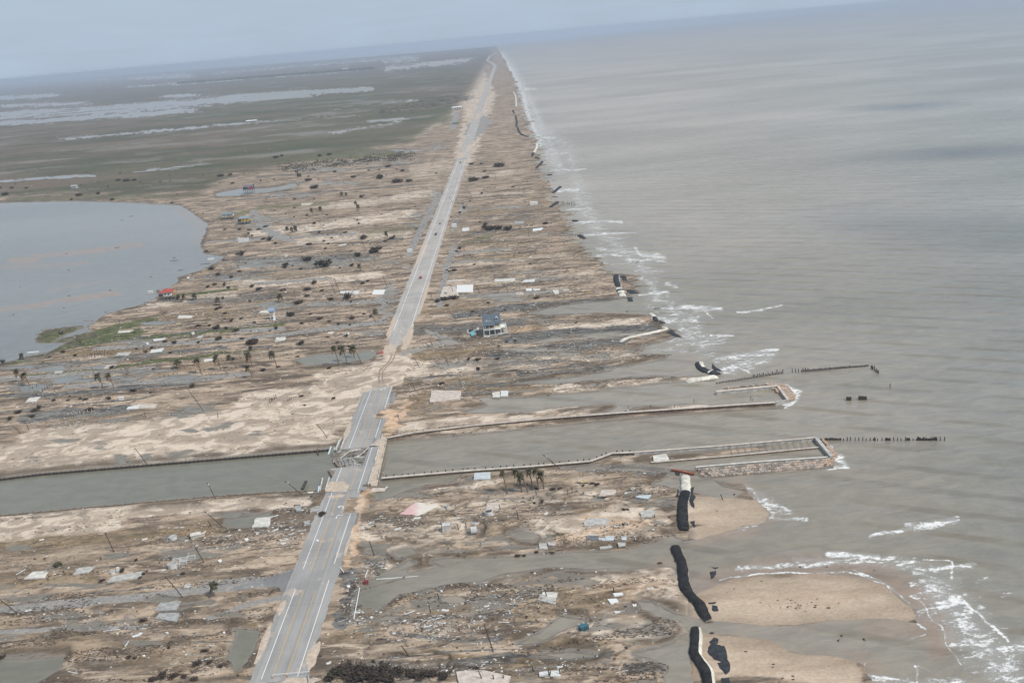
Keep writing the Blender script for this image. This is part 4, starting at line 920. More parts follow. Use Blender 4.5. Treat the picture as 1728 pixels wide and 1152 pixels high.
mb = MB()
for x, y, h in [(669,733,1.6),(1060,690,1.8),(1098,688,1.6),(1171,680,2.4),(1267,676,2.6),(1270,676,1.0),(1138,686,1.2)]:
    p = at(x, y, 2.0); mb.tube([p, p+Vector((.1, 0, h))], .14, 6)
add_(mb, "post", M_WOOD)
wall_thing("concrete_bulkhead", [(644,806.5),(700,801.5),(782,794.5),(899,786.5),(996,778),(1018,770),(1032,764.5),(1070,763)], 1.2, .5, M_RUST, "concrete capped bulkhead with black stub piles, near channel bank right of the bridge", "bulkhead", cap=M_CONCP, capw=1.5, piles=(3.4, .9, .3, M_WOOD, -1.0))
# north basin
def basin(name, label, walls, aprons, origin):
    r = empty(name, at(*origin, 0)); tag(r, label, "breakwater")
    def add(mb, nm, mm): o = mb.build(nm, mm, loc=tuple(r.location)); o.parent = r; o.location = (0, 0, 0); return o
    for k, (pts, top, th, wm, cm) in enumerate(walls):
        Q = [at(x, y, top) for x, y in pts]; mb = MB()
        for i in range(len(Q)-1):
            a, b = Q[i].copy(), Q[i+1].copy(); a.z = b.z = (top-1.5)/2; mb.beam(a, b, th, top+1.5)
        w_ = add(mb, "wall", wm)
        mb = MB()
        for i in range(len(Q)-1):
            a, b = Q[i].copy(), Q[i+1].copy(); a.z = b.z = top+.08+.003*k; mb.beam(a, b, th+.3, .2)
        o = mb.build("cap", cm, loc=tuple(r.location)); o.parent = w_; o.location = (0, 0, 0)
    for k, (poly, nx, ny, z0, z1, mats) in enumerate(aprons):   # poly 4 corners: along = 0->1, across = 0->3
        q = [at(x, y, .5) for x, y in poly]; mb = MB(); rr = random.Random(k+20)
        for i in range(nx):
            for j in range(ny):
                if rr.random() < .05: continue
                u0, u1 = (i+.04)/nx, (i+.96)/nx; v0, v1 = (j+.04)/ny, (j+.96)/ny
                sh = (.5/nx if j % 2 else 0)
                def B(u, v): 
                    u = min(1, u+sh); a = q[0].lerp(q[1], u); b = q[3].lerp(q[2], u); p = a.lerp(b, v); return (p.x+rr.uniform(-.1,.1), p.y+rr.uniform(-.12,.12))
                zc = z0+(z1-z0)*(j+.5)/ny+rr.uniform(-.1, .12)
                tl = [zc+rr.uniform(-.08, .08) for _ in range(4)]
                mb.prism([B(u0, v0), B(u1, v0), B(u1, v1), B(u0, v1)], -1.0, tl, m=rr.randrange(len(mats)))
        add(mb, "armour_blocks", mats)
    return r, add
M_BLKS = [mat("armour_block_grey", (.33,.29,.25), .9, .25, 1), mat("armour_block_tan", (.42,.33,.26), .9, .25, 1), mat("armour_block_dark", (.24,.20,.17), .9, .3, 1)]
M_BLKO = [mat("armour_block_orange", (.47,.33,.24), .9, .25, 1), M_BLKS[1]]
basin("concrete_basin", "small open concrete basin at the seaward end of the far channel bank",
  [([(1208,660.5),(1260,655.5),(1312,650.5)], 1.6, 2.2, M_CONC, M_CONCP), ([(1312,650.5),(1330,674.5)], 1.6, .9, M_CONC, M_CONCP), ([(1308,678.5),(1330,674.5)], 1.6, .9, M_CONC, M_CONC)],
  [([(1290,648),(1318,648),(1342,673),(1331,675)], 4, 9, 1.2, .7, M_BLKO), ([(1318,648),(1330,651),(1344,668),(1340,673)], 4, 6, .7, .2, M_BLKO), ([(1222,654.5),(1300,647.5),(1308,648.5),(1222,656.5)], 16, 1, 1.1, 1.0, M_BLKS)], (1270, 668))
bs, badd2 = basin("concrete_basin", "long walled basin with a wide paved block apron, near side of the channel",
  [([(1070,763),(1110,760),(1235,750.5),(1376,738)], 1.5, 1.0, M_CONC, M_CONCP), ([(1377,738),(1403,769)], 1.7, 1.3, M_CONC, M_CONC), ([(1098,780),(1235,768.5),(1381,754.5)], .7, .7, M_RUST, M_CONCP), ([(1174,788),(1290,778),(1403,770.5)], .8, .8, M_CONC, M_CONCW)],
  [([(1176,791),(1396,773.5),(1388,788.5),(1186,805)], 34, 4, .9, .5, M_BLKS), ([(1384,739),(1390,741),(1412,768),(1404,770)], 2, 12, 1.1, .5, M_BLKO), ([(1376,776),(1410,772),(1404,784),(1372,789)], 8, 4, .9, .25, M_BLKO), ([(1390,741),(1397,746),(1417,770),(1412,771)], 2, 9, .5, .15, M_BLKO)], (1290, 770))
mb = MB()
q = [at(x, y, .8) for x, y in [(1102,769),(1124,765),(1130,776),(1103,778.5)]]; mb.prism([(p.x, p.y) for p in q], .1, .95); badd2(mb, "platform", M_CONCW)
mb = MB()
for i in range(12):
    a = at(1236+i*12, 766.5-i*1.05, .6); b = at(1236+i*12-4, 752-i*1.1, 1.2); mb.beam(a, b, .14, .14)
badd2(mb, "tie_beam", M_RUST)
o = lone_beam((1133,792),(1172,799.5),.9,.7,.9,.7,mat("rusty_red_steel", (.30,.10,.055), .8, .35, 1),"steel_beam","long rust red steel beam lying at the landward end of the paved block apron","beam")

# ------------------------------------------------------------------ timber pilings in the sea
mb = MB(); mb.tube([(0, 0, -1.2), (.03, .02, 1.0)], [.24, .2], 8); pile0 = mb.build("piling", M_WOOD)
first = [True]
def piling(px, py, h, lab, grp, lean=.04, rad=1.0):
    if first[0]: o = pile0; first[0] = False
    else: o = pile0.copy(); col0.objects.link(o)
    o.location = at(px, py, 0); o.scale = (rad, rad, h); rr = random.Random(int(px*31+py*7))
    o.rotation_euler = (rr.uniform(-lean, lean), rr.uniform(-lean, lean), rr.uniform(0, 6)); tag(o, lab, "piling", grp)
rr = random.Random(77)
X1 = lambda x: 1300+x/4.037
g1 = "pilings in a line off the tip of the long basin"
for k, x in enumerate([371, 378, 385, 393, 401, 409, 416, 424, 432, 440, 448, 456, 464, 472, 479]): piling(X1(x), 742.6+rr.uniform(-.3, .3), rr.uniform(.8, 1.2), f"black piling {ordn(k+1)} from the left in the solid run at the long basin tip", g1, rad=1.2)
for k, x in enumerate([497,525,547,577,602,630,652,680,703,709,714,730,760,840,866,890,920,973,1157,1187]): piling(X1(x), 743.3, rr.uniform(1.1, 1.9), f"loosely spaced black piling {ordn(k+1)} from the long basin past its solid run", g1)
for k, x in enumerate([785,791,797,803,809,815,929,936,943,949]): piling(X1(x), 743, rr.uniform(1.0, 1.4), f"piling {ordn(k+1)} from the left of two small clumps off the long basin", g1, rad=1.2)
for k in range(22): piling(X1(995+k*6.6), 743+rr.uniform(-.3, .3), rr.uniform(.9, 1.8), f"piling {ordn(k+1)} from the left in the dense outer run off the long basin", g1, rad=1.15)
g2 = "pilings beyond the small basin"
for k in range(46):
    t = k/45; x = 1209+t*112; y = 647.5-t*17.5
    piling(x, y+rr.uniform(-.3, .3), rr.uniform(.7, 1.0) if t < .55 else rr.uniform(1.2, 2.6), f"{'low' if t < .55 else 'tall jagged'} piling {ordn(k+1)} from the left in the slanting row behind the small basin", g2, rad=1.15)
for x in (1337, 1342.6, 1347.4): piling(x, 628.5, 2.2, f"lone stake {ordn((1337, 1342.6, 1347.4).index(x)+1)} of three between the two long rows beyond the small basin", g2)
for k in range(54):
    t = k/53; x = 1353+t*112; y = 627.3-t*9.3
    piling(x, y+rr.uniform(-.25, .25), rr.uniform(.9, 1.3)+(1.0 if k < 6 and k % 2 else 0), f"black piling {ordn(k+1)} from the left in the farthest nearly solid sea row", g2, rad=1.25)
for k in range(12): piling(1470+k*1.15+rr.uniform(-.6, .6), 620.5+k*.9+rr.uniform(-1, 1), rr.uniform(1, 2.4), f"ragged piling {ordn(k+1)} from the left in the clump past the farthest row", g2, lean=.2)
for c, n, yy in ((1433, 7, 675.5), (1456.5, 12, 674.5)):
    for k in range(n):
        for r_ in (0, 1): piling(c-n*.6+k*1.15, yy-r_*1.2, rr.uniform(1.4, 1.8), f"rusty {'back' if r_ else 'front'} piling {ordn(k+1)} from the left in the {'smaller left' if n == 7 else 'larger right'} square clump", "square clumps of pilings", rad=1.3)
piling(1502, 654, 2.4, "single short stake standing far out alone in the sea", None)
for k, x in enumerate((948.3, 950.5, 953.5, 956.8, 959, 961.5, 964.5, 967, 970.3)): piling(x, 346+rr.uniform(-.6, .6), rr.uniform(3, 4.4), f"tall thin stake {ordn(k+1)} from the left in the row off the far shore", "row of stakes off the far shore", lean=.12, rad=1.4)

# ------------------------------------------------------------------ geotextile tubes
def geotube(pts, wd, ht, label, segs, ends=None, seed=0, z0=-.15, edge_strip=None, group="sand filled fabric tubes along the shore"):
    """pts in pixels; segs = list of material index per fraction; cross-section is a flattened oval"""
    P = [G(x, y) for x, y in pts]; 
    for p in P: p.z = max(z0, gz(p.x, p.y)-.15)
    # resample
    L = [0]
    for i in range(len(P)-1): L.append(L[-1]+(P[i+1]-P[i]).length)
    n = max(14, int(L[-1]/1.6)); rr = random.Random(seed); ring = []; N = 18
    def pos(d):
        i = max(j for j in range(len(L)) if L[j] <= d+1e-6); i = min(i, len(P)-2); t = (d-L[i])/(L[i+1]-L[i])
        p0 = P[max(i-1, 0)]; p1 = P[i]; p2 = P[i+1]; p3 = P[min(i+2, len(P)-1)]
        return .5*((2*p1)+(p2-p0)*t+(2*p0-5*p1+4*p2-p3)*t*t+(-p0+3*p1-3*p2+p3)*t**3)
    root = empty("geotube", pos(L[-1]/2)); tag(root, label, "geotube", group)
    V = []; 
    for k in range(n+1):
        d = L[-1]*k/n; c = pos(d); e = (pos(min(L[-1], d+.5))-pos(max(0, d-.5))); e.z = 0; e.normalize(); sd_ = Vector((e.y, -e.x, 0))
        f = k/n; endf = min(1, math.sqrt(max(0.0, min(f, 1-f)*n/2.2))) if True else 1
        endf = max(.35, endf); sag = 1-.30*abs(math.sin(k*.37+seed))*(.4+.6*rr.random()) 
        w_ = wd*.5*(.93+.14*rr.random())*(.6+.4*endf); h_ = ht*sag*endf
        V.append([])
        for j in range(N+1):
            t = math.pi*(1.12 - 1.24*j/N); x = math.copysign(abs(math.cos(t))**.8, math.cos(t)); z = max(-.15, math.sin(t))
            V[-1].append(c+sd_*(x*w_)+Vector((0, 0, z*h_)))
    def piece(jr, k0, k1, m, name, lift=0):
        mb = MB(); a, b = jr; k0 = int(k0*n); k1 = max(k0+1, int(k1*n)); K = 0
        for k in range(k0, k1+1):
            for j in range(a, b+1):
                v = V[k][j]; cc = (V[k][0]+V[k][N])/2; mb.v.append(tuple(v+(v-cc).normalized()*lift))
        w_ = b-a+1
        for k in range(k1-k0):
            for j in range(w_-1): mb.f.append((k*w_+j, k*w_+j+1, (k+1)*w_+j+1, (k+1)*w_+j)[::-1]); mb.mi.append(0)
        if lift == 0:
            for k in (0, k1-k0): mb.f.append(tuple(k*w_+j for j in range(w_))); mb.mi.append(0)
        o = mb.build(name, m, loc=tuple(root.location), smooth=True); o.parent = root; o.location = (0, 0, 0); return o
    for (k0, k1, m) in segs: piece((0, N), k0, k1, m, "tube_skin")
    for (j0, j1, k0, k1, m, nm) in (edge_strip or []): piece((j0, j1), k0, k1, m, nm, .04)
    return root
geotube([(1156,802),(1157,820),(1156,835),(1152,850),(1152,870),(1154,895)], 4.3, 1.9, "straight fabric tube, white far end and black near part, by the paved apron", [(0, .36, M_GTW), (.36, 1, M_BLK)], seed=1, edge_strip=[(0, 3, .36, .9, M_GTW, "seam")])
geotube([(1140,920),(1141,930),(1149,948),(1152,962),(1153,980),(1158,996),(1170,1011),(1180,1020),(1187,1035),(1197,1050)], 4.0, 1.7, "long curving black fabric tube between the creek mouth and the large sandbar", [(0, 1, M_BLK)], seed=2, edge_strip=[(0, 3, .08, .9, M_GTW, "seam"), (5, 15, .0, .07, M_BLK2, "skin_patch")])
geotube([(1174,1058),(1175,1075),(1174,1092),(1174,1106),(1182,1118),(1192,1133),(1196,1150),(1198,1175)], 4.0, 1.8, "black fabric tube with a broad white side strip at the picture's bottom edge", [(0, 1, M_BLK)], seed=3, edge_strip=[(0, 7, .08, 1, M_GTW, "seam")])
geotube([(1180,611),(1181,618),(1188,625),(1200,629),(1212,632)], 5.0, 1.8, "bent black and white fabric tube on the sand spit tip below the breaking waves", [(0, 1, M_BLK2)], seed=4, edge_strip=[(0, 9, .05, .5, M_GTW, "seam"), (4, 14, .78, .82, M_GTW, "seam")])
geotube([(1158,645),(1170,642),(1190,639),(1211,636)], 4.6, 1.7, "plain cream fabric tube lying across the end of the narrow spit", [(0, 1, M_GTW)], seed=5)
geotube([(1040,465),(1041,474),(1044,484)], 4.6, 2.0, "short steep black fabric tube on the far inlet's sandy point", [(0, 1, M_BLK2)], seed=6, edge_strip=[(0, 5, 0, 1, M_GTW, "seam")])
geotube([(1043,486),(1047,492),(1051,501)], 5.4, 1.9, "white fabric tube with dark bands in the mouth of the far inlet", [(0, 1, M_GTW)], seed=7, edge_strip=[(1, 17, .42, .5, M_BLK, "band"), (1, 17, .72, .8, M_BLK, "band")])
geotube([(1046,577),(1062,570),(1085,565),(1108,560),(1121,557),(1123,553),(1117,552)], 2.8, 1.3, "thin white fabric tube curling across the dark lobe of land", [(0, 1, M_GTW)], seed=8)
geotube([(1097,529),(1103,534),(1108,543)], 3.4, 1.4, "small crumpled white and black tube at the shore north of the curling one", [(0, .5, M_GTW), (.5, 1, M_BLK2)], seed=9)
for k, (p, m, l) in enumerate([([(866,156),(870,163),(871,180)], M_GTW, "farthest pale strip of fabric tube along the distant shore"), ([(865,186),(868,192)], M_BLK2, "stubby dark tube piece just below the farthest pale strip"), ([(870,196),(872,206),(871,214)], M_BLK2, "dark tube section midway along the distant shore"),
      ([(873,215),(877,224),(884,229),(891,231)], M_BLK2, "dark tube section hooking seaward on the distant shore"), ([(906,243),(905,250),(901,258)], M_GTW, "broken pale tube in the water beside the hooking dark section"), ([(900,258),(898,264)], M_BLK2, "short dark tube piece below the broken pale one"), ([(904,266),(910,268)], M_BLK2, "dark tube scrap lying crosswise at the far shore"), ([(915,273),(910,279),(905,284)], M_BLK2, "slanting dark tube off the far shore above the fingers of land"),
      ([(923,296),(932,295)], M_BLK2, "small dark tube lump with a white end off the far shore"), ([(946,315),(938,322),(933,326)], M_BLK2, "slanting grey tube by the fan of foam off the far shore"), ([(941,341),(933,347),(928,350)], M_BLK2, "dark tube left of the row of tall stakes"), ([(967,373),(975,374)], M_BLK2, "wide dark tube heap at the tip of the brown fingers"), ([(977,397),(986,403)], M_BLK2, "ring shaped dark tube scrap off the last thin finger of land")]):
    geotube(p, 4.4, 1.7, l, [(0, 1, m)], seed=20+k)
def fabric(pts, label, m=M_BLK2, z=.12, group="torn pieces of black fabric"):
    c = G(sum(p[0] for p in pts)/len(pts), sum(p[1] for p in pts)/len(pts)); mb = MB(); rr = random.Random(int(c.x*10))
    Q = [G(*p) for p in pts]; n = len(Q); out_ = []
    for i in range(n):
        a, b = Q[i], Q[(i+1) % n]
        for k in range(3):
            p = a.lerp(b, k/3); d = (b-a).length; p = p+Vector((rr.uniform(-1, 1), rr.uniform(-1, 1), 0))*d*.07; out_.append(p)
    K = [(0, 0, c.z+z+.12-c.z)]
    vs_ = [(p.x-c.x, p.y-c.y, max(gz(p.x, p.y), 0)-c.z+z*.4) for p in out_]; md = [((p.x-c.x)*.6, (p.y-c.y)*.6, max(gz(c.x+(p.x-c.x)*.6, c.y+(p.y-c.y)*.6), 0)-c.z+z*1.3+rr.uniform(-.04, .16)) for p in out_]
    mb.v = [(0, 0, z+.1)]+md+vs_; m_ = len(vs_)
    for i in range(m_):
        j = (i+1) % m_; mb.f.append((0, 1+i, 1+j)); mb.f.append((1+i, 1+m_+i, 1+m_+j, 1+j)); mb.mi += [0, 0]
    o = mb.build("fabric_scrap", m, smooth=False); o.location = c; tag(o, label, "fabric", group); return o
fabric([(1164,822),(1170,822),(1170,845),(1172,858),(1166,852),(1162,838)], "long dark fabric flap on the sand right of the straight tube")
fabric([(1165,880),(1171,878),(1174,886),(1173,890),(1168,886)], "small dark flap near the lower right of the straight tube")
fabric([(1141,868),(1146,866),(1147,880),(1142,880)], "dark flap hugging the left side of the straight tube")
fabric([(1142,826),(1146,824),(1146,840),(1141,838)], "thin dark flap at the upper left of the straight tube")
fabric([(1200,957),(1208,960),(1213,957)], "thin dark sliver in the shallows above the large sandbar")
fabric([(1198,965),(1209,962),(1207,972),(1200,977),(1199,970)], "blue grey torn sheet in the shallows left of the large sandbar")
fabric([(1200,1020),(1210,1022),(1212,1031),(1203,1031)], "dark crumpled flap on the large sandbar beside the curving tube")
fabric([(1195,1016),(1208,1015),(1207,1019),(1197,1019)], "small dark strip just above the crumpled flap by the curving tube")
fabric([(1196,1082),(1205,1074),(1213,1078),(1211,1086),(1200,1088)], "dark ragged hoop of fabric at the top of the lower sandbar")
fabric([(1192,1100),(1199,1086),(1212,1087),(1222,1090),(1228,1110),(1222,1118),(1205,1113)], "largest blue black sheet on the lower sandbar by the white sided tube")
fabric([(1210,1118),(1228,1112),(1232,1130),(1226,1138),(1215,1128)], "second blue black sheet below the largest one on the lower sandbar")
fabric([(1217,1144),(1230,1142),(1232,1160),(1218,1160)], "dark sheet at the bottom edge of the lower sandbar")
fabric([(1044,466),(1053,465),(1060,474),(1050,476)], "grey black sheet beside the short steep tube at the far inlet")
fabric([(1053,488),(1066,489),(1080,495),(1062,496)], "dark ringed sheet in the shallows off the far inlet")
fabric([(1059,501.5),(1068,501),(1068,509),(1060,509)], "square dark block of fabric in the water of the far inlet")
fabric([(1112,541),(1120,543),(1125,546),(1112,546)], "dark wedge of fabric on the shore above the curling tube")
fabric([(1130,552),(1138,560),(1152,570),(1138,568),(1126,562)], "dark pointed fabric sheet at the tip of the dark lobe")
fabric([(1200,612),(1206,618),(1222,627),(1205,625)], "dark edge of fabric round the sand hollow on the spit tip")
fabric([(1138,795),(1148,797),(1147,803),(1139,802)], "dark flap at the white end of the straight tube by the rusty beam")
# ------------------------------------------------------------------ the blue roofed house on stilts
def house_frame(px, py, rz, name, label, cat="house", group=None):
    r = empty(name, G(px, py), rz); tag(r, label, cat, group)
    def add(mb, nm, m, parent=None): o = mb.build(nm, m); o.parent = parent or r; return o
    return r, add
def gable(mb, x0, x1, y0, y1, z0, z1, over=.5, th=.25, axis='x', m=0):
    """gable roof with its ridge along x"""
    ym = (y0+y1)/2
    for sgn, ya in ((-1, y0-over), (1, y1+over)):
        a = [(x0-over, ya, z0-over*(z1-z0)/(ym-y0)), (x1+over, ya, z0-over*(z1-z0)/(ym-y0)), (x1+over, ym, z1), (x0-over, ym, z1)]
        k = len(mb.v); mb.v += a+[(x, y, z-th) for x, y, z in a]
        for f in ((0,1,2,3),(7,6,5,4),(0,4,5,1),(1,5,6,2),(2,6,7,3),(3,7,4,0)): mb.f.append(tuple(k+i for i in f)); mb.mi.append(m)
M_CREAM = mat("pale_yellow_siding", (.60,.60,.44), .7, .12, 2)
M_BLUE = mat("slate_blue_shingles", (.095,.125,.160), .8, .2, 1.5)
M_GLASS = mat("dark_window_glass", (.05,.06,.07), .15, .2, 1, spec=.6)
M_BRNW = mat("brown_porch_wall", (.22,.14,.085), .8, .2, 1)
hr, ha = house_frame(831, 561.5, RZ+math.radians(3), "stilt_house", "lone intact cream house on white stilts with a slate blue roof and dormers")
HW, HD = 5.6, 5.2; FL = 4.3; EV = 8.1; RG = 12.7       # half width, half depth, floor, eave, ridge
mb = MB()
for x in (-5.6, -1.9, 1.7, 5.6):
    for y in (-6.8, -3, 1, 5.2): mb.box((x, y, FL/2-.4), (.34, .34, FL+.8))
for x in (9.2,):
    for y in (-5.5, -1, 4.5): mb.box((x, y, FL/2), (.3, .3, FL+3))
k_ = ha(MB().box((0, 0, FL-.2), (11.6, 14, .35)), "floor", M_WHT)
for i, (x, y) in enumerate([(x, y) for x in (-5.6, -1.9, 1.7, 5.6) for y in (-6.8, -3, 1, 5.2)]):
    ha(MB().box((x, y, FL/2-.6), (.36, .36, FL+.4)), "stilt", M_WHT)
wl = ha(MB().box((0, .6, (FL+EV)/2), (11.2, 9.2, EV-FL)), "wall", M_CREAM)
mb = MB()
for x0 in (-5.65, 5.65):   # gable ends
    k = len(mb.v); mb.v += [(x0, -4, EV), (x0, 5.2, EV), (x0, .6, RG-.5), (x0*.985, -4, EV), (x0*.985, 5.2, EV), (x0*.985, .6, RG-.5)]
    mb.f += [(k, k+1, k+2), (k+3, k+5, k+4)]; mb.mi += [0, 0]
ha(mb, "gable_wall", M_CREAM)
mb = MB(); gable(mb, -5.6, 5.6, -4.4, 5.6, EV, RG, .35); rf = ha(mb, "roof", M_BLUE)
mb = MB()
k = len(mb.v); mb.v += [(-5.9,-7.2,EV-1.0),(1.9,-7.2,EV-1.0),(1.9,-4.2,EV+.35),(-5.9,-4.2,EV+.35),(-5.9,-7.2,EV-1.15),(1.9,-7.2,EV-1.15),(1.9,-4.2,EV+.15),(-5.9,-4.2,EV+.15)]
for f in ((0,1,2,3),(7,6,5,4),(0,4,5,1),(1,5,6,2),(2,6,7,3),(3,7,4,0)): mb.f.append(tuple(k+i for i in f)); mb.mi.append(0)
ha(mb, "porch_roof", M_BLUE)
ha(MB().box((-1.95, -4.05, (FL+EV)/2-.2), (7.0, .12, EV-FL-.6)), "porch_wall", M_BRNW)
for x in (-5.6, -1.9, 1.7): ha(MB().box((x, -6.8, (FL+EV-1)/2), (.26, .26, EV-1-FL+.3)), "porch_post", M_WHT)
mb = MB()
for z in (FL+.35, FL+1.0): mb.box((-1.95, -6.85, z), (7.4, .1, .1))
for i in range(24): mb.box((-5.5+i*.31, -6.85, FL+.55), (.06, .06, .9))
ha(mb, "porch_railing", M_WHT)
# triangular dormer and the narrow window dormer
sl_ = (RG-EV)/5.0
def dormer(xc, w_, h_, y, tri, nm):
    zb = EV+(y+4.4)*sl_; mb = MB(); k = len(mb.v)
    zt = zb+h_; yb = y+h_/sl_
    if tri:
        mb.v += [(xc-w_/2, y, zb-.1), (xc+w_/2, y, zb-.1), (xc, y, zt)]; mb.f.append((k, k+1, k+2)); mb.mi.append(0)
        d = ha(mb, nm, M_CREAM, rf)
        mb = MB(); k = 0
        for sgn in (-1, 1):
            mb.v += [(xc+sgn*(w_/2+.45), y-.3, zb-.25), (xc, y-.3, zt+.15), (xc, yb+.2, zt+.15), (xc+sgn*(w_/2+.45), y+.1, zb-.2), (xc+sgn*(w_/2+.45), y-.3, zb-.4), (xc, y-.3, zt-.05)]
            f = [(k, k+1, k+2, k+3), (k, k+4, k+5, k+1)]; mb.f += [q if sgn < 0 else q[::-1] for q in f]; mb.mi += [0, 1]; k += 6
        mb.box((xc, y-.32, zb-.22), (w_+.9, .1, .16), m=1)
        ha(mb, nm+"_roof", [M_BLUE, M_WHT], rf)
        ha(MB().box((xc, y-.03, zb+h_*.32), (w_*.28, .1, h_*.3)), "dormer_window", M_GLASS, rf)
    else:
        mb.prism([(xc-w_/2, y), (xc+w_/2, y), (xc+w_/2, y+2.2), (xc-w_/2, y+2.2)], zb-.4, zt-.5); ha(mb, nm, M_CREAM, rf)
        mb = MB(); gable(mb, 0, 1, -w_/2, w_/2, 0, .8, .25, .12)
        mb.v = [(xc+v[1], y-.2+v[0]*2.2, zt-.5+v[2]) for v in mb.v]; mb.f = [f[::-1] for f in mb.f]; ha(mb, nm+"_roof", M_WHT, rf)
        mb = MB()
        for sx in (-1, 1): mb.box((xc+sx*w_*.36, y-.04, zb+h_*.28), (.16, .12, h_*.7))
        mb.box((xc, y-.05, zb-.05), (w_, .12, .16)); ha(mb, "window_frame", M_WHT, rf)
        ha(MB().box((xc, y-.03, zb+h_*.3), (w_*.5, .09, h_*.5)), "dormer_window", M_GLASS, rf)
dormer(-2.2, 3.6, 2.0, -3.2, True, "gable_dormer"); dormer(3.3, 1.3, 2.1, -3.2, False, "window_dormer")
for x in (2.6, 3.5, 4.4):
    w_ = ha(MB().box((x, -4.05, FL+1.9), (.6, .1, 1.3)), "window", M_GLASS)
    mb = MB(); mb.box((x, -4.12, FL+2.62), (.8, .1, .12)).box((x, -4.12, FL+1.18), (.8, .1, .12)).box((x-.36, -4.12, FL+1.9), (.1, .1, 1.35)).box((x+.36, -4.12, FL+1.9), (.1, .1, 1.35)); ha(mb, "window_frame", M_WHT, w_)
ha(MB().box((-4.4, -4.14, FL+1.3), (.9, .08, 2.0)), "door", M_WHT)
mb = MB(); mb.box((7.6, .5, FL-.3), (3.9, 8.6, .22)); ha(mb, "side_deck", M_WHT)
mb = MB()
for z in (FL+.5, FL+1.0): mb.box((9.4, .5, z), (.1, 8.6, .1)).box((7.6, 4.75, z), (3.9, .1, .1))
for i in range(8): mb.box((9.4, -3.6+i*1.15, FL+.4), (.1, .1, 1.2))
ha(mb, "deck_railing", M_WHT)
for y in (-3.6, .5, 4.6): ha(MB().box((9.4, y, FL/2-.3), (.3, .3, FL+.6)), "deck_post", M_WHT)
ha(MB().box((0, -1.2, .15), (12.4, 12, .3)), "ground_slab", M_CONC); ha(MB().box((7.9, -.5, .14), (4.2, 10, .3)), "side_slab", M_CONC)
ha(MB().box((-4, -9.0, .12), (4.0, 2.8, .26)), "front_slab", M_CONCW)
mb = MB(); mb.box((-3.8, 1, 1.6), (3.4, 5, 3.0)); ha(mb, "storage_room", M_GRYP)

# ------------------------------------------------------------------ smaller surviving houses
def stilt_house(px, py, w_, d_, fl, h_, rh, name, label, wallm, roofm, stm, rz=0, hip=False, damaged=None, st_n=(4, 3)):
    r, add = house_frame(px, py, RZ+rz, name, label)
    for i in range(st_n[0]):
        for j in range(st_n[1]):
            add(MB().box((-w_/2+.3+(w_-.6)*i/(st_n[0]-1), -d_/2+.3+(d_-.6)*j/(st_n[1]-1), fl/2-.5), (.4, .4, fl+1)), "stilt", stm)
    add(MB().box((0, 0, fl+.1), (w_+1, d_+1, .25)), "floor", stm)
    add(MB().box((0, 0, fl+.2+h_/2), (w_, d_, h_)), "wall", wallm)
    mb = MB()
    if hip:
        z0 = fl+h_+.2; x, y = w_/2+.7, d_/2+.7; rr = max(0, x-y*.9)
        mb.v = [(-x,-y,z0),(x,-y,z0),(x,y,z0),(-x,y,z0),(-rr,0,z0+rh),(rr,0,z0+rh)]; mb.f = [(0,1,5,4),(1,2,5),(2,3,4,5),(3,0,4),(3,2,1,0)]; mb.mi = [0]*5
    else: gable(mb, -w_/2, w_/2, -d_/2, d_/2, fl+h_+.2, fl+h_+rh+.2, .6)
    add(mb, "roof", roofm)
    if not hip:
        mb = MB()
        for s_ in (-1, 1): mb.v += [(s_*w_/2, -d_/2, fl+h_), (s_*w_/2, d_/2, fl+h_), (s_*w_/2, 0, fl+h_+rh)]; k = len(mb.v)-3; mb.f.append((k, k+1, k+2)); mb.mi.append(0)
        add(mb, "gable_wall", wallm)
    for x in (-w_*.3, 0, w_*.3):
        add(MB().box((x, -d_/2-.04, fl+h_*.55), (w_*.13, .1, h_*.4)), "window", M_GLASS)
    return r, add
M_RED = mat("red_metal_roof", (.36,.075,.06), .6, .25, 1); M_YELW = mat("bright_yellow_siding", (.66,.44,.06), .7, .2, 1)
M_BLUG = mat("blue_grey_roof", (.20,.26,.29), .8, .2, 1); M_ORW = mat("tan_orange_siding", (.42,.28,.16), .8, .3, .6); M_PINKR = mat("red_siding", (.42,.06,.07), .7, .3, 1)
M_PURP = mat("grey_purple_roof", (.17,.15,.17), .8, .3, 1)
r_, a_ = stilt_house(283, 505, 10, 9, 3.6, 3.0, 2.6, "bay_house", "red roofed wooden house on piles at the edge of the bay", M_WHT2, M_RED, M_WOODG, RZ*0, hip=True)
a_(MB().box((-3.5, -4.6, 4.6), (3.8, .3, 2.4)), "porch_screen", M_WOOD); a_(MB().box((6.4, 0, 3.3), (3, 8, .25)), "deck", M_WOODG); a_(MB().box((6.3, 1, 5), (2.6, 5, 3)), "torn_wing", M_ORW)
mb = MB(); mb.box((0, -9.5, 1.4), (34, 1.2, .2)); a_(mb, "boardwalk", M_WOODG)
for i in range(13): a_(MB().box((-16+i*2.6, -9.5, .4), (.3, .3, 2.2)), "boardwalk_post", M_WOODG)
r_, a_ = stilt_house(386, 369.5, 13, 9, 3.4, 2.8, 1.6, "stilt_house", "small blue grey roofed house with a tan side, left of the yellow one", M_WHT2, mat("teal_grey_roof", (.14,.21,.24), .8, .2, 1), M_WOODG, .05)
a_(MB().box((3.6, -4.62, 4.8), (5.6, .16, 2.6)), "tan_wall", M_ORW)
r_, a_ = stilt_house(413, 377.5, 13, 9, 3.6, 3.0, 2.6, "stilt_house", "yellow walled house on piles with a blue grey roof", M_YELW, M_BLUG, M_WOOD, .05, hip=True)
a_(MB().box((-4.5, -4.62, 5.0), (4.2, .2, 2.9)), "open_porch", M_WOOD)
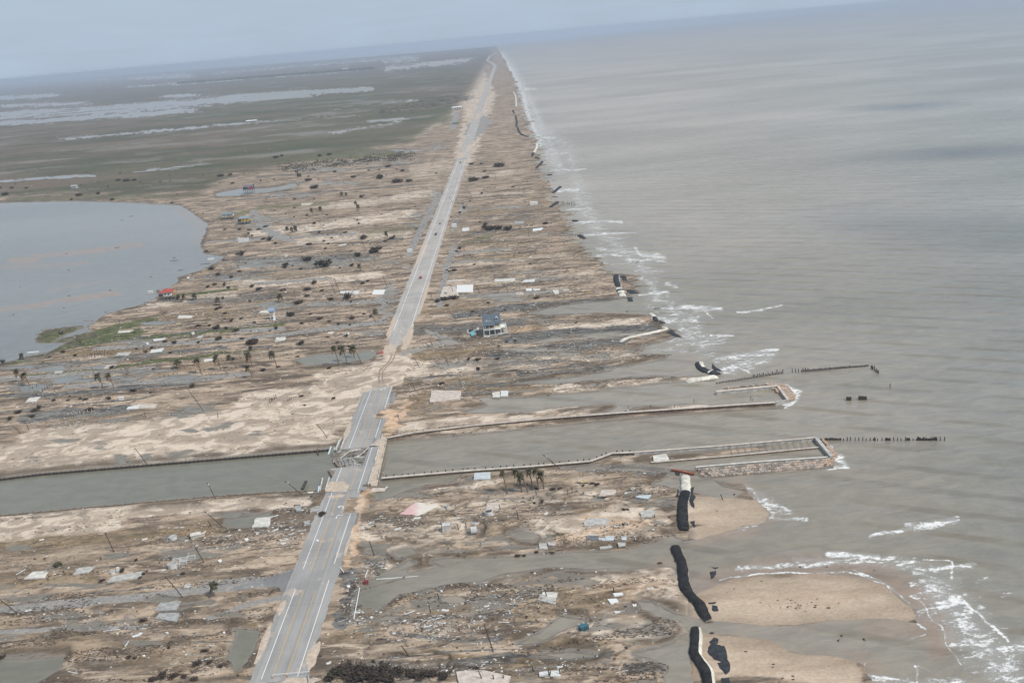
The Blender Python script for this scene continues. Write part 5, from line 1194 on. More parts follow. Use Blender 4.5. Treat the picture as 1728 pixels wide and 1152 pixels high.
r_, a_ = stilt_house(421, 326.5, 14, 10, 6.4, 4.0, 2.4, "tall_stilt_house", "dark house on very tall piles above a long puddle, its right half red", mat("charcoal_siding", (.10,.10,.13), .8, .3, 1), M_PURP, M_WOOD, 0, st_n=(6, 2))
a_(MB().box((4.6, -5.1, 8.6), (5.2, .3, 3.6)), "red_wall", M_PINKR); a_(MB().box((1, -5.15, 9.6), (2.2, .3, 1.8)), "pale_panel", mat("pink_panel", (.55,.33,.33), .8, .2, 1))
def shed(px, py, w_, d_, h_, rh, name, label, wm, rm, rz=0):
    r, add = house_frame(px, py, RZ+rz, name, label, "building")
    add(MB().box((0, 0, h_/2), (w_, d_, h_)), "wall", wm); mb = MB(); gable(mb, -w_/2, w_/2, -d_/2, d_/2, h_, h_+rh, .6); add(mb, "roof", rm)
    mb = MB(); 
    for s_ in (-1, 1): mb.v += [(s_*w_/2, -d_/2, h_), (s_*w_/2, d_/2, h_), (s_*w_/2, 0, h_+rh)]; k = len(mb.v)-3; mb.f.append((k, k+1, k+2)); mb.mi.append(0)
    add(mb, "gable_wall", wm)
    for i in range(4): add(MB().box((-w_*.35+i*w_*.22, -d_/2-.05, h_*.45), (w_*.1, .1, h_*.6)), "door", M_GLASS)
shed(425, 206.5, 32, 12, 5, 2, "long_shed", "long white roofed shed standing alone in the far marsh", M_GRYP, M_WHT)
shed(771, 184, 26, 12, 5, 2, "white_shed", "white roofed shed beside the highway near the far bend", M_WHT2, M_WHT)
shed(770, 209, 15, 30, 3.5, 1.5, "low_building", "low grey roofed building below the white shed by the far highway", M_GRYP, mat("olive_grey_roof", (.20,.21,.17), .8, .3, 1))
shed(126, 317.5, 9, 7, 4, 1.5, "small_shed", "small pale grey shed in the brush above the bay", M_WHT2, M_GRYP)
shed(583, 119, 50, 30, 16, 4, "far_building", "tiny pale building on the distant wooded ridge", M_WHT2, M_WHT)

# small blue roofed tower with a white frame and slab
r, add = house_frame(461, 538, RZ, "play_tower", "narrow white framed tower with a small blue roof beside a concrete slab", "tower")
for x in (-1.6, 1.6):
    for y in (-1.4, 1.4): add(MB().box((x, y, 3.4), (.28, .28, 7.4)), "post", M_WHT)
add(MB().box((0, 0, 4.4), (3.8, 3.4, .2)), "platform", M_WHT2); mb = MB(); gable(mb, -2.2, 2.2, -1.8, 1.8, 7.1, 8.6, .5); add(mb, "roof", mat("clear_blue_roof", (.22,.31,.43), .7, .2, 1))
mb = MB(); mb.beam((1.6, -1.4, 4.4), (-1.6, -1.4, 1), .2, .2).beam((-1.6, -1.4, 7), (1.6, -1.4, 4.4), .2, .2); add(mb, "brace", M_WHT)
mb = MB(); mb.beam((1.6, -1.8, 4.2), (2.2, -7, .3), .9, .12); add(mb, "slide", M_WHT2)

# ------------------------------------------------------------------ vehicles on the highway
M_CARR = mat("dark_red_car_paint", (.28,.035,.04), .35, .1, 1, spec=.5); M_CARG = mat("grey_green_car_paint", (.12,.13,.11), .4, .1, 1, spec=.5); M_CART = mat("tan_car_paint", (.30,.27,.22), .4, .1, 1, spec=.5)
M_TYRE = mat("tyre_rubber", (.02,.02,.02), .9, .1, 1)
def vehicle(s_, off, kind, m, name, label, L=5.0):
    p = road_pt(s_, off, ROADZ+.02); r = empty(name, p, RZ); tag(r, label, "truck" if kind == 'truck' else "car", "vehicles on the highway")
    def add(mb, nm, mm, parent=None): o = mb.build(nm, mm); o.parent = parent or r; return o
    w_ = 1.95; mb = MB()
    prof = [(-L/2, .45), (-L/2, .95), (-L/2+.15, 1.08), (L/2-1.5, 1.12), (L/2-.2, .95), (L/2, .75), (L/2, .45)]
    k = 0; n = len(prof)
    for x in (-w_/2, w_/2): mb.v += [(x, y, z) for y, z in prof]
    mb.f += [tuple(range(n))[::-1], tuple(range(n, 2*n))]; mb.mi += [0, 0]
    for i in range(n): j = (i+1) % n; mb.f.append((i, j, n+j, n+i)); mb.mi.append(0)
    add(mb, "body", m)
    c0, c1 = (-L/2+.25, L/2-1.6) if kind != 'truck' else (-.3, L/2-1.6)
    mb = MB(); mb.prism([(-w_/2+.08, c0), (w_/2-.08, c0), (w_/2-.08, c1), (-w_/2+.08, c1)], 1.05, 1.7)
    mb.v = [(x*(.86 if z > 1.5 else 1), y+((.3 if y < 0 or y == c0 else -.55) if z > 1.5 else 0), z) for x, y, z in mb.v]
    cab = add(mb, "cabin", m)
    add(MB().box((0, c1-.12, 1.38), (w_*.84, .5, .42)), "windscreen", M_GLASS, cab)
    for sx in (-1, 1): add(MB().box((sx*(w_/2-.1), (c0+c1)/2, 1.38), (.1, (c1-c0)*.6, .34)), "side_window", M_GLASS, cab)
    add(MB().box((0, c0+.12, 1.36), (w_*.8, .35, .36)), "rear_window", M_GLASS, cab)
    for sx in (-1, 1):
        for y in (-L/2+.95, L/2-.95):
            mb = MB(); mb.tube([(sx*.85-.12, y, .36), (sx*.85+.12, y, .36)], .36, 14); add(mb, "wheel", M_TYRE)
    if kind == 'truck':
        mb = MB(); mb.box((0, -L/4-.35, 1.1), (w_-.3, L/2-.6, .05)); add(mb, "load_bed", M_WOOD)
        for sx in (-1, 1): add(MB().box((sx*(w_/2-.08), -L/4-.35, 1.22), (.1, L/2-.5, .3)), "bed_side", m)
    for sx in (-1, 1): add(MB().box((sx*.7, L/2, .78), (.35, .06, .18)), "headlight", M_WHT)
s0, o0 = so((710, 469.5)); vehicle(s0, o0, 'car', M_CARR, "red_car", "dark red car on the highway, nearest of the moving vehicles", 4.9)
s0, o0 = so((735.7, 396)); vehicle(s0, o0, 'truck', M_CARG, "pickup_truck", "long grey green pickup truck on the highway, second nearest vehicle", 8.5)
s0, o0 = so((742.5, 378)); vehicle(s0, o0, 'car', M_CART, "tan_car", "small tan car just ahead of the pickup on the highway", 5.2)
s0, o0 = so((777, 275)); vehicle(s0, o0, 'truck', M_CARG, "dark_truck", "farthest dark vehicle where the highway fades under sand", 9)
# road closed barricade at the bottom edge
bp = at(487, 1140, ROADZ); r = empty("road_barricade", bp, RZ+.02); tag(r, "thin white barrier rail with orange ended posts across the near road end", "barricade")
for z in (1.0,): 
    mb = MB(); mb.box((.9, 0, z), (11.8, .1, .2)); o = mb.build("rail", M_WHT); o.parent = r
for x in (-5.0, -.4, 6.6):
    mb = MB(); mb.box((x, -.1, .5), (.16, .16, 1.1)); o = mb.build("post", M_WHT2); o.parent = r
for x in (-5.0, -.4):
    mb = MB(); mb.tube([(x, -.35, 0), (x, -.35, .08), (x, -.35, .5)], [.3, .28, .1], 10); o = mb.build("foot_block", mat("orange_block", (.38,.16,.05), .7, .2, 2)); o.parent = r
mb = MB(); mb.tube([at(520, 1138, 1.6), at(522.5, 1160, 1.4)], .28, 8); o = mb.build("steel_pole", M_GRYP, loc=tuple(at(521, 1149, 1.2))); tag(o, "grey steel pole lying beside the right end of the barrier rail", "pole")

# ------------------------------------------------------------------ utility poles: base, top, has crossarm
POLES = [(345,948,332,909,1),(310,1007.6,289,967,0),(193,931,187,896,0),(33.6,1036.6,3.5,999.5,1),(248.7,783,235,753,0),(364.6,841.5,357,811.5,1),(377.6,889,352,858,1),(356.8,888,354,878,0),(553,738,540,713,0),(701.7,660,697,640,0),
 (511.6,834.7,487,807.8,1),(631.9,937,628.8,910.6,0),(946.9,791,920.8,763.4,1),(635.7,544.5,626,523.7,0),(653.9,486,650,463.8,0),(708.6,620,702,602.6,0),(757,617,754.7,602.6,0),(730.7,582,726.8,574,0),(725.5,585,718,576.6,0),(778.9,652.6,777.6,639.6,0),(810,493.8,803.6,478,1),
 (566.7,495,561,475.5,0),(574,493.8,569,469,0),(601.8,440,592.7,424.7,0),(832.9,1099,826,1048,0),(815.5,1150,811,1128,0),(834,1150,834,1137,0),(851,1150,851,1137.5,0),(900,1131,899,1121,0),(927,1139.6,926.6,1128,0),(945.6,1137,945,1127,0),(691,1106,681,1086,0),(218.5,629,204.6,608,0),
 (282,651.7,276.9,643,0),(35,730,26,718,0),(49,725,48,715.6,0),(246,704,245.6,694,0),(314.8,622,304.6,611,0),(546.7,387.8,541,373,0),(616,417,612.6,405.8,0),(494.6,403.5,479.5,385,0),(451.8,366.5,443.7,356,0),(344,693,324,648,0),(95.8,664,91,650,0),(159,629,157,619,0),(288,543.5,275,526,0),
 (874.5,875,874.4,860,0),(747,896,747,878.5,0),(774,893,773,882.5,0),(787,890,787,881,0),(844,860,844,850,0),(1105,873,1105,868,0),(171,944,171,938,0),(1036,997,1036,990,0),(1220,843,1217,833,0),(368,705,369,695,0),(765,493,763,480,0),(858,494,853,478,0),(893,400,893,385,0),(797,338,796,328,0),(837,302,836,292,0),(764,342,760,332,0),(190,961,190,968,0),(923,1008,922,994,0),(741,1010,740,1000,0),(727,1032,726,1018,0)]
LM = [(600,790,"the broken bridge"),(831,555,"the blue roofed house"),(283,500,"the red roofed bay house"),(400,372,"the yellow house"),(421,320,"the tall dark house"),(461,530,"the small blue tower"),(590,600,"the four roadside palms"),(890,815,"the six palm clump"),
 (1155,850,"the straight black tube"),(1155,980,"the curving black tube"),(1290,775,"the long basin"),(640,600,"the sanded highway gap"),(500,1130,"the near road end"),(560,870,"the turn arrows"),(400,990,"the grey side street"),(315,945,"the white pipe frames"),(450,880,"the pale slab by the road"),
 (705,860,"the pink and white slab"),(825,865,"the standing round tank"),(1005,880,"the thick tilted slab"),(660,885,"the white rubble heap"),(785,490,"the white panelled slab"),(753,667,"the broken slab beyond the channel"),(845,665,"the paired white slabs"),(925,1008,"the slab with the stake"),
 (100,570,"the green marsh point"),(230,685,"the long wet slab"),(110,720,"the wrecked timber heap"),(280,1030,"the two grey slabs"),(65,968,"the leaning palm fronds"),(730,430,"the middle of the highway"),(765,310,"the far highway"),(1050,480,"the far inlet"),(450,760,"the timber bulkhead"),(800,725,"the far concrete bulkhead"),
 (360,870,"the near left channel bank"),(190,640,"the twin bayside palms"),(580,760,"the fallen railings"),(985,1050,"the teal scrap"),(950,1100,"the narrow back creek"),(700,1000,"the creek bend"),(620,1000,"the washed out roadside"),(830,1080,"the tall creek pole"),(640,490,"the bright white slabs"),(370,440,"the bay corner"),(950,345,"the row of tall stakes"),(840,387,"the big dark bush"),(630,1130,"the brush at the bottom edge"),
 (520,460,"the middle left flats"),(560,300,"the far left scrub"),(200,310,"the marsh edge"),(900,450,"the seaward debris field"),(880,300,"the far beach fields"),(60,1070,"the bottom left pools"),(1250,1010,"the large sandbar"),(130,960,"the white cracked slab")]
def where(px, py):
    k = min(LM, key=lambda l: (l[0]-px)**2+((l[1]-py)*1.5)**2); dx, dy = px-k[0], (py-k[1])*1.5
    if abs(dx) < 14 and abs(dy) < 14: return "right by "+k[2]
    if abs(dx) > abs(dy): return ("right of " if dx > 0 else "left of ")+k[2]
    return ("in front of " if dy > 0 else "beyond ")+k[2]
used_labels = {}
def lab(base, px, py, cat=None):
    """finish a label by place; when the same words come up again, say which one, counted from the landmark"""
    s_ = base+" "+where(px, py)
    return s_
PROTO = {}
def relabel(objs):
    """things of one kind that came out with the same words are told apart by their order from the left"""
    by = {}
    for o in objs: by.setdefault(o['label'], []).append(o)
    for l, L in by.items():
        if len(L) < 2: continue
        L.sort(key=lambda o: to_px(o.location.x, o.location.y, o.location.z)[0])
        for k, o in enumerate(L):
            o['label'] = l+(", "+("leftmost" if k == 0 else "rightmost" if k == len(L)-1 else ordn(k+1)+" from the left"))
def top_point(base, tx, ty, bx, by):
    """3D top of a leaning upright thing: in the vertical plane through the base that faces the viewer"""
    mppx = scale_at(bx, by); h = (by-ty)*mppx/math.cos(theta); lean = (tx-bx)*mppx
    return h, lean
poles = []
for k, (bx, by, tx, ty, arm) in enumerate(POLES):
    if ty > by: continue
    b = G(bx, by); h, lean = top_point(b, tx, ty, bx, by); lean -= h*SLOPE*0.9
    ln = "standing upright" if abs(lean) < .12*h else ("leaning left" if lean < 0 else "leaning right"); sz = "tall" if h > 6 else "short"
    if h > 4:
        r = empty("utility_pole", b); tag(r, lab(f"{sz} pole {ln}", bx, by), "pole", "utility poles left standing")
        mb = MB(); mb.tube([(0, 0, -.6), (lean*.5, 0, h*.5), (lean, 0, h)], [.19, .17, .13], 8); o = mb.build("shaft", M_WOOD); o.parent = r
        mb = MB(); mb.beam((lean*.93-.9, .1, h*.93), (lean*.93+.9, -.1, h*.93+.1), .12, .14); o = mb.build("crossarm", M_WOODG); o.parent = r
        if arm:
            mb = MB(); mb.tube([(lean*.86+.25, -.2, h*.84), (lean*.86+.25, -.2, h*.84+.8)], .22, 8); o = mb.build("transformer", M_WHT2); o.parent = r
        poles.append(r)
    else:
        mb = MB(); mb.tube([(0, 0, -.6), (lean*.5, 0, h*.5), (lean, 0, h)], [.2, .18, .16], 8); o = mb.build("broken_post", M_WOOD); o.location = b
        tag(o, lab(f"{sz} post {ln}", bx, by), "post", "broken posts"); poles.append(o)
relabel(poles)
# stubs of house piles in rows
stubs = []
for (x0, y0, x1, y1, n, h, m) in [(152,600,177,594,7,2.6,M_WOOD),(155,603,182,598,6,2.4,M_WOOD),(115,701,155,695,7,1.6,M_WOODL),(55,655,62,652,2,1.8,M_WOOD),(72,660,88,650,5,1.8,M_WOOD),(640,283,700,272,12,3.2,M_WOODG),(660,455,700,450,0,2,M_WOOD),(470,1e9,0,0,0,0,M_WOOD),(985,878,1003,871,0,1,M_WOOD),(270,637,300,630,5,1.2,M_WOOD),
     (456,680,466,672,5,2.4,M_WOOD),(486,677,492,674,3,1.6,M_WOOD),(802,297,826,291,6,4,M_WOODG),(652,428,668,424,4,2.2,M_WOODG),(900,842,905,835,2,2.4,M_WOOD),(958,835,966,832,2,3,M_RUST),(330,628,345,626,3,1.5,M_WOOD)]:
    for k in range(n):
        t = k/max(1, n-1); px, py = x0+(x1-x0)*t, y0+(y1-y0)*t; b = G(px, py); mb = MB(); rr = random.Random(int(px*13))
        mb.tube([(0, 0, -.5), (rr.uniform(-.1, .1), 0, h*rr.uniform(.7, 1.2))], [.2, .18], 7); o = mb.build("foundation_pile", m); o.location = b
        tag(o, lab("bare house pile", px, py), "pile", "bare house piles"); stubs.append(o)
relabel(stubs)

# ------------------------------------------------------------------ palms
def palm_crown(seed, n=26, r=1.7):
    rr = random.Random(seed); mb = MB()
    for i in range(n):
        az = 2*math.pi*i/n*2.4+rr.uniform(-.3, .3); el = rr.uniform(-1.3, 1.1); L = r*rr.uniform(.8, 1.15); d = Vector((math.cos(az), math.sin(az), 0)); s_ = Vector((-d.y, d.x, 0))
        pts = []
        for k in range(5):
            t = k/4; pts.append(d*(L*t*math.cos(el*.7))+Vector((0, 0, L*(math.sin(el)*t-.55*t*t))))
        for k in range(4):
            w0 = .08+.62*math.sin(math.pi*(k/4)**.7)*.8; w1 = .08+.62*math.sin(math.pi*((k+1)/4)**.7)*.8 if k < 3 else .03
            for sg in (-1, 1):      # split fan halves, folded
                mb.quad([pts[k], pts[k+1], pts[k+1]+s_*sg*w1+Vector((0, 0, -.18*w1)), pts[k]+s_*sg*w0+Vector((0, 0, -.18*w0))], m=0 if el > -.6 else 1)
    for i in range(10):     # fine spikes
        az = rr.uniform(0, 6.3); L = r*rr.uniform(.9, 1.3); d = Vector((math.cos(az)*.8, math.sin(az)*.8, rr.uniform(-.6, .8))); s_ = Vector((-d.y, d.x, 0))*.1
        mb.quad([-s_, s_, d*L+s_*.2, d*L-s_*.2])
    return mb
M_FRD = mat("dead_palm_frond", (.17,.125,.075), .9, .3, 2)
crown_me = []
for k in range(4): o = palm_crown(k).build("crown_src", [M_FROND, M_FRD]); crown_me.append(o.data); bpy.data.objects.remove(o)
PALMS = [(856,832,853,793),(881,830,876,791),(891,829.8,883,798),(900,826,897,790.8),(909,826,908,789.5),(918,824.6,917,796),(572,615,569,585),(585.4,609.6,581.5,586),(598,603,596.6,584.4),(610,613.5,602,584.6),(467,618,463,594),(426,618.8,423,596.6),(426,637,422,617.4),(609,457,608,447),(478,509,474,497),
 (37.8,643.5,32.6,624),(50,651,46,630),(174,655,170.6,632),(192.7,654.7,188,631),(339.8,629,336.7,606),(373,624,369.8,601),(399.7,620.8,390.6,600),(304.7,621,300.8,608),(306.8,509.9,303,499),(317.7,508.9,312.5,497),(332.8,504.7,329,495.8),(371.6,514.6,369,504),(38.5,606,38,598),(529,365,528,352.6),(545,363,542.7,350),(603.8,357,603,341),
 (653.6,401,653,392),(578,330.6,577,325),(585.6,331.8,585,326),(494.6,392,493.4,385),(500,390.8,499.7,382.7),(638,529,634,523),(353,1008,365,984),(606,357,606,347),(488,389,485,383),(504,301,504,292),(508,302,508,294)]
palms = []
for k, (bx, by, tx, ty) in enumerate(PALMS):
    b = G(bx, by); h, lean = top_point(b, tx, ty, bx, by); lean -= h*SLOPE*.9; sz = "tall" if h > 7.5 else "short"
    ln = ("leaning left" if lean < -.1*h else "leaning right" if lean > .1*h else "upright")
    r = empty("palm_tree", b); tag(r, lab(f"{sz} palm {ln}", bx, by), "palm tree", "surviving palm trees")
    mb = MB(); mb.tube([(0, 0, -.4), (lean*.2, .05, h*.33), (lean*.55, 0, h*.66), (lean, 0, h)], [.36, .27, .23, .22], 8); o = mb.build("trunk", M_TRUNKP); o.parent = r
    c = bpy.data.objects.new("crown", crown_me[k % 4]); col0.objects.link(c); c.parent = r; c.location = (lean, 0, h-.1); c.rotation_euler = (0, 0, k*1.7); sc_ = (1.2 if by > 700 else 1.65)*(.85+.1*(k % 3)); c.scale = (sc_, sc_, sc_*1.25)
    palms.append(r)
relabel(palms)
# fallen green palm head
b = G(98, 955); r = empty("fallen_palm", b); tag(r, "fallen green and brown palm head beside the cracked white slab", "palm tree")
c = bpy.data.objects.new("crown", crown_me[1]); col0.objects.link(c); c.parent = r; c.location = (0, 0, 1.0); c.scale = (1.3, 1.2, 1.1)
mb = MB(); mb.tube([(0, 0, .9), (1.5, -.8, .35), (3.2, -2.0, .2)], [.25, .25, .2], 8); o = mb.build("trunk", M_TRUNKP); o.parent = r

# ------------------------------------------------------------------ concrete slabs left from houses
def zslab(pts, m, label, name="house_slab", th=.25, lift=.0, group="bare concrete house slabs", jag=True, cat="slab"):
    Q = [at(x, y, .9) for x, y in pts]; zz = max(gz(p.x, p.y) for p in Q+[sum(Q, Vector())/len(Q)]); zz = max(zz, .15)+.06+lift
    zz = min(zz, 1.6)
    Q = [at(x, y, zz) for x, y in pts]; c = sum(Q, Vector())/len(Q); rr = random.Random(int(pts[0][0]*7)); out_ = []
    for i in range(len(Q)):
        a, b_ = Q[i], Q[(i+1) % len(Q)]; n = max(1, int((b_-a).length/1.8)) if jag else 1
        for k in range(n):
            p = a.lerp(b_, k/n); 
            if k: p += Vector((rr.uniform(-.18, .18), rr.uniform(-.18, .18), 0))*(2.4 if rr.random() < .15 else 1)
            out_.append((p.x, p.y))
    mb = MB(); tl = (rr.uniform(-.01, .01), rr.uniform(-.01, .01)); zt = [zz+(x-c.x)*tl[0]+(y-c.y)*tl[1] for x, y in out_]; mb.prism(out_, [z-th-.3 for z in zt], zt)
    o = mb.build(name, m, loc=tuple(c)); tag(o, label, cat, group); return o
s = NT("pink_stained_slab", .85, .2)
n1 = s.noise(s.tc.outputs['Object'], .25, 5, .6); sx_ = s.n('ShaderNodeSeparateXYZ'); s.l(s.tc.outputs['Object'], sx_.inputs[0])
s.col(s.mix(s.rng(s.math('ADD', sx_.outputs[0], s.math('MULTIPLY', n1, 5)), -1, 4), s.mix(n1, (.50,.29,.30), (.60,.42,.40)), s.mix(n1, (.50,.46,.40), (.66,.62,.55)))); M_PINKS = s.m
M_BLUES = mat("bluish_grey_slab", (.45,.49,.50), .85, .15, .4)
SL = [([(433,873),(458,871),(454,887),(425,889)],M_CONCW,"bluish grey slab by the road just past the puddle",.35),([(56,964),(83,963),(76,974),(40,976)],M_CONCW,"white cracked slab near the fallen palm head",.1),([(133,957),(161,955),(150,965),(122,969)],M_CONC,"rounded grey slab right of the fallen palm head",.1),([(190,971),(243,963),(236,974),(180,982)],M_CONC,"long thin grey slab beside the small round tank",.1),
 ([(271,1016),(305.6,1013),(297.5,1028.5),(260.4,1029.6)],M_CONCD,"upper of two grey slabs below the side street",.15),([(268.5,1034),(303,1033),(298.6,1048),(261.6,1043.5)],M_CONCD,"lower of two grey slabs below the side street",.15),([(314,984),(323,984),(320,991),(309,991)],M_CONC,"tiny grey slab above the side street",.1),
 ([(702,847),(742,851),(706,870),(674,867)],M_PINKS,"large slab stained pink at its left half beside the rubble",.3),([(801,797),(828,796),(827,807.6),(799,808.5)],M_BLUES,"bluish slab against the near bulkhead, left of the palm clump",.5),([(822,848),(845,846),(844,861),(820,860)],M_CONCP,"pale pinkish slab right behind the standing round tank",.1),
 ([(985,874),(1027.5,873.7),(1027.5,884),(986,887)],M_CONC,"thick raised slab with broken edges beside the eroded bank",.9),([(1081,861),(1107,861),(1099,872),(1082,871.6)],M_CONC,"pale torn slab on orange sand left of the straight tube",.15),([(910,916),(922.5,916),(925,926),(910,925.5)],M_CONC,"square slab piece by the creek below the scour pool",.2),([(924,914),(938,914),(937,920),(925,919)],M_CONC,"small slab piece right of the square one by the creek",.2),
 ([(1021.5,904),(1037,903.6),(1035,911),(1022,911)],M_BLUES,"blue grey slab in the middle of the creekside slab pile",.5),([(1048,904),(1058,905),(1057,910),(1049,910)],M_BLUES,"small blue grey slab at the right of the creekside pile",.3),([(1042,914.5),(1055,914.5),(1056,919),(1044,921)],M_CONC,"rounded slab at the lower right of the creekside pile",.2),([(1012,922),(1032,920),(1033.6,923),(1012,925.5)],M_CONC,"thin slab strip at the water below the creekside pile",.2),
 ([(993,899),(1010,901.5),(1010,903),(993,903)],M_CONCP,"thin pinkish slab strip at the upper left of the creekside pile",.6),([(988.5,904),(1011,903),(1009,912),(990,910)],mat("dark_asphalt_slab", (.15,.15,.16), .8, .4, .6),"dark slab at the left of the creekside pile",.2),([(1010,907),(1021,907),(1020,911),(1011,911)],M_BLUES,"small blue grey slab between the dark and middle ones",.15),
 ([(1034,1000),(1050,999),(1052,1002),(1037,1005)],M_WHT,"white sheet lying on the sand, upper of two bright ones",.1),([(1025,1010),(1040,1009),(1044,1014),(1031,1018)],M_WHT,"largest bright white sheet right of the low bank",.1),([(1036,1031),(1045,1029),(1047,1032),(1038,1034)],M_WHT2,"small white sheet below the largest bright one",.1),([(1067,1018),(1074,1018),(1074,1022),(1068,1022)],M_WHT,"small white square at the right of the bright sheets",.1),
 ([(916,998),(941,999),(937,1019),(907,1011)],M_CONC,"broken slab with a dark stake on the lower sand flat",.2),([(916,998),(941,999),(939,1008),(914,1006)],M_CONCW,"paler upper layer of the slab with the stake",.5),([(728,658),(778,659),(777,673),(725,678)],M_CONCP,"large pinkish slab littered with boards beyond the channel",.2),([(831,662),(844,660),(844.3,670),(831,670)],M_CONCW,"left of the paired white slabs beyond the channel",.3),([(845.3,659),(857.5,659),(857.5,668),(845,668)],M_WHT2,"right and cleaner of the paired white slabs",.35),
 ([(748,483),(768.5,483),(775,500),(742,501)],M_CONCP,"large peach coloured slab right of the highway",.2),([(771,481),(798.4,480),(798,492.5),(770,493)],M_WHT,"bright white slab touching the peach coloured one",.3),([(631,489),(650,488.8),(647,496.5),(627.6,496.5)],M_WHT,"bright white slab just left of the highway",.2),([(574,491),(607,490.6),(604,496),(574,494.5)],M_WHT2,"long white slab with a grey edge left of the bright one",.3),
 ([(302,532),(325.5,531.8),(323,536),(299.5,537)],M_CONCW,"pale slab below the three bay palms",.1),([(255,590),(277,587),(272,593),(252.6,594.8)],M_WHT2,"ragged white slab right of the row of house piles",.1),([(199,595),(222.6,593),(216,599.5),(195,600)],M_CONC,"grey slab next to the row of house piles",.1),([(180,615.6),(198,614),(191,621),(174.5,622)],M_CONCP,"pinkish slab above the twin bayside palms",.1),([(94,626),(107,624.5),(104,629),(91,630)],M_CONC,"small pale slab beside the long bayside puddle",.1),
 ([(49.5,671),(69,669),(61,677.6),(42.4,678)],M_CONCW,"clean pale slab at the left edge near the wrecked heap",.1),([(236,681.5),(265.6,681),(262,687.8),(231,689)],M_CONCP,"pinkish long slab above the rippled sand",.15),([(216,686),(236,682),(233,689),(213.5,690)],M_WHT2,"white broken left end of the long slab",.1),([(440,524),(455,522),(453,528),(437,528)],M_CONCW,"slab left of the small blue tower",.1),([(462,536.5),(470,536),(467,539.6),(457,539.8)],M_WHT2,"small white slab at the foot of the blue tower",.15),
 ([(258,572),(281,569.5),(278,572.5),(259,575)],M_WHT2,"thin white ragged slab beyond the leaning grey tank",.1),([(200,559),(226,556),(218,560),(198,562)],M_CONCW,"long pale slab on the marshy side",.1),([(335,566.6),(345,564.6),(338.5,570.6),(331,570.6)],M_CONC,"small grey slab left of the green tree",.1),([(344,605.7),(363,604.4),(362,608),(344,609.6)],M_WHT2,"white littered slab among the tall palms",.1),([(466,569),(483,568),(480,574),(464,576)],M_CONCW,"pale slab beyond the left tall palm",.1),
 ([(554,560),(564,559),(561,562.5),(552,563)],M_CONCW,"small pale slab beside the narrow street",.1),([(931.7,489),(942.8,489),(943,495.5),(936,496)],M_CONCW,"pale tilted slab in the seaward debris field",.3),([(835,470.5),(869.6,469.5),(868,474),(834,475.5)],M_CONCW,"long pale slab seaward of the white panelled slab",.1),([(886,472),(903,471),(902,475),(880,476)],M_WHT2,"white streaked slab right of the long pale one",.1),([(887,487),(897,486),(898,490),(888,490.5)],M_WHT,"small white slab left of the dark shrub",.1),([(899,487),(912,486.5),(911,489.5),(901,490)],M_WHT2,"small white slab right of the dark shrub",.1),
 ([(871,494),(883,493),(883,497),(872,497)],M_CONCP,"pinkish slab below the small white slabs",.1),([(755,473),(785,471),(785,472.6),(755,474.5)],M_CONCW,"thin long pale slab beyond the peach one",.1),([(950,488),(960,487),(960,490),(951,490.5)],M_CONCP,"faint pinkish slab right of the tilted one",.1),([(799,564),(804,563.5),(804,556),(794,556.5)],M_CONC,"grey slab left of the blue roofed house",.2),([(787,556),(795,556),(795,561),(788,562)],M_CONCD,"darker grey slab left of the grey one by the house",.1),
 ([(808,552),(804,552),(804,557),(808,557)],M_CONC,"narrow slab touching the blue roofed house's left",.1),([(780,385),(792,384),(791,389),(780,390)],M_WHT2,"white slab near the highway left of the big bush",.2),([(899,386),(917,384),(914,388),(899,390)],M_WHT,"white slab right of the big dark bush",.2),([(868,373),(884,373),(884,377),(869,378)],M_CONCD,"grey slab above the big dark bush",.2),([(572,413),(585,411),(583,414),(570,415)],M_CONCW,"pale slab right of the round bush",.1),
 ([(509,343),(529,342),(522,346),(508,347)],M_CONCP,"sandy pale slab in the far left flats",.1),([(401,401),(420,401),(420,408),(402,409)],M_CONC,"slab with white corner posts below the yellow house",.1),([(1102,769),(1,1),(1,1),(1,1)],None,"",0),([(590,655),(1,1),(1,1),(1,1)],None,"",0),([(497,853),(508,851),(509,861),(500,862)],M_CONCD,"broken pavement plate left of the road near the arrows",.3),([(524,858),(541,852),(538,861),(523,864)],M_CONCD,"second broken pavement plate touching the road edge",.2),([(512,879),(523,877),(522,884),(514,884)],M_CONCD,"small broken pavement plate left of the road",.2),
 ([(556,1e4),(1,1),(1,1),(1,1)],None,"",0),([(672,698),(684,690),(686,700),(674,707)],mat("orange_slab", (.52,.37,.26), .9, .2, .5),"orange clay slab right of the washed out shoulder",.3),([(1078,835),(1099,834),(1093,841),(1072,838)],M_BLUES,"white blue sheet in the debris right of the palm clump",.4),([(1016,826),(1040,826),(1036,834),(1010,836)],M_CONCP,"pinkish broken slab in the debris right of the palm clump",.3),
 ([(905,1e4),(1,1),(1,1),(1,1)],None,"",0),([(910,1133),(927,1131),(927,1138),(910,1139)],M_WHT2,"left of two white slabs in the brown scour at the bottom",.2),([(930,1131),(946,1130),(946,1140),(929,1140)],M_WHT2,"right of two white slabs in the brown scour at the bottom",.2),([(770,1132),(815,1130),(862,1140),(858,1152),(775,1152)],M_CONCP,"broad pale slab with posts at the bottom edge",.15)]
for pts, m, l, lift in SL:
    if m is None: continue
    zslab(pts, m, l, lift=lift)
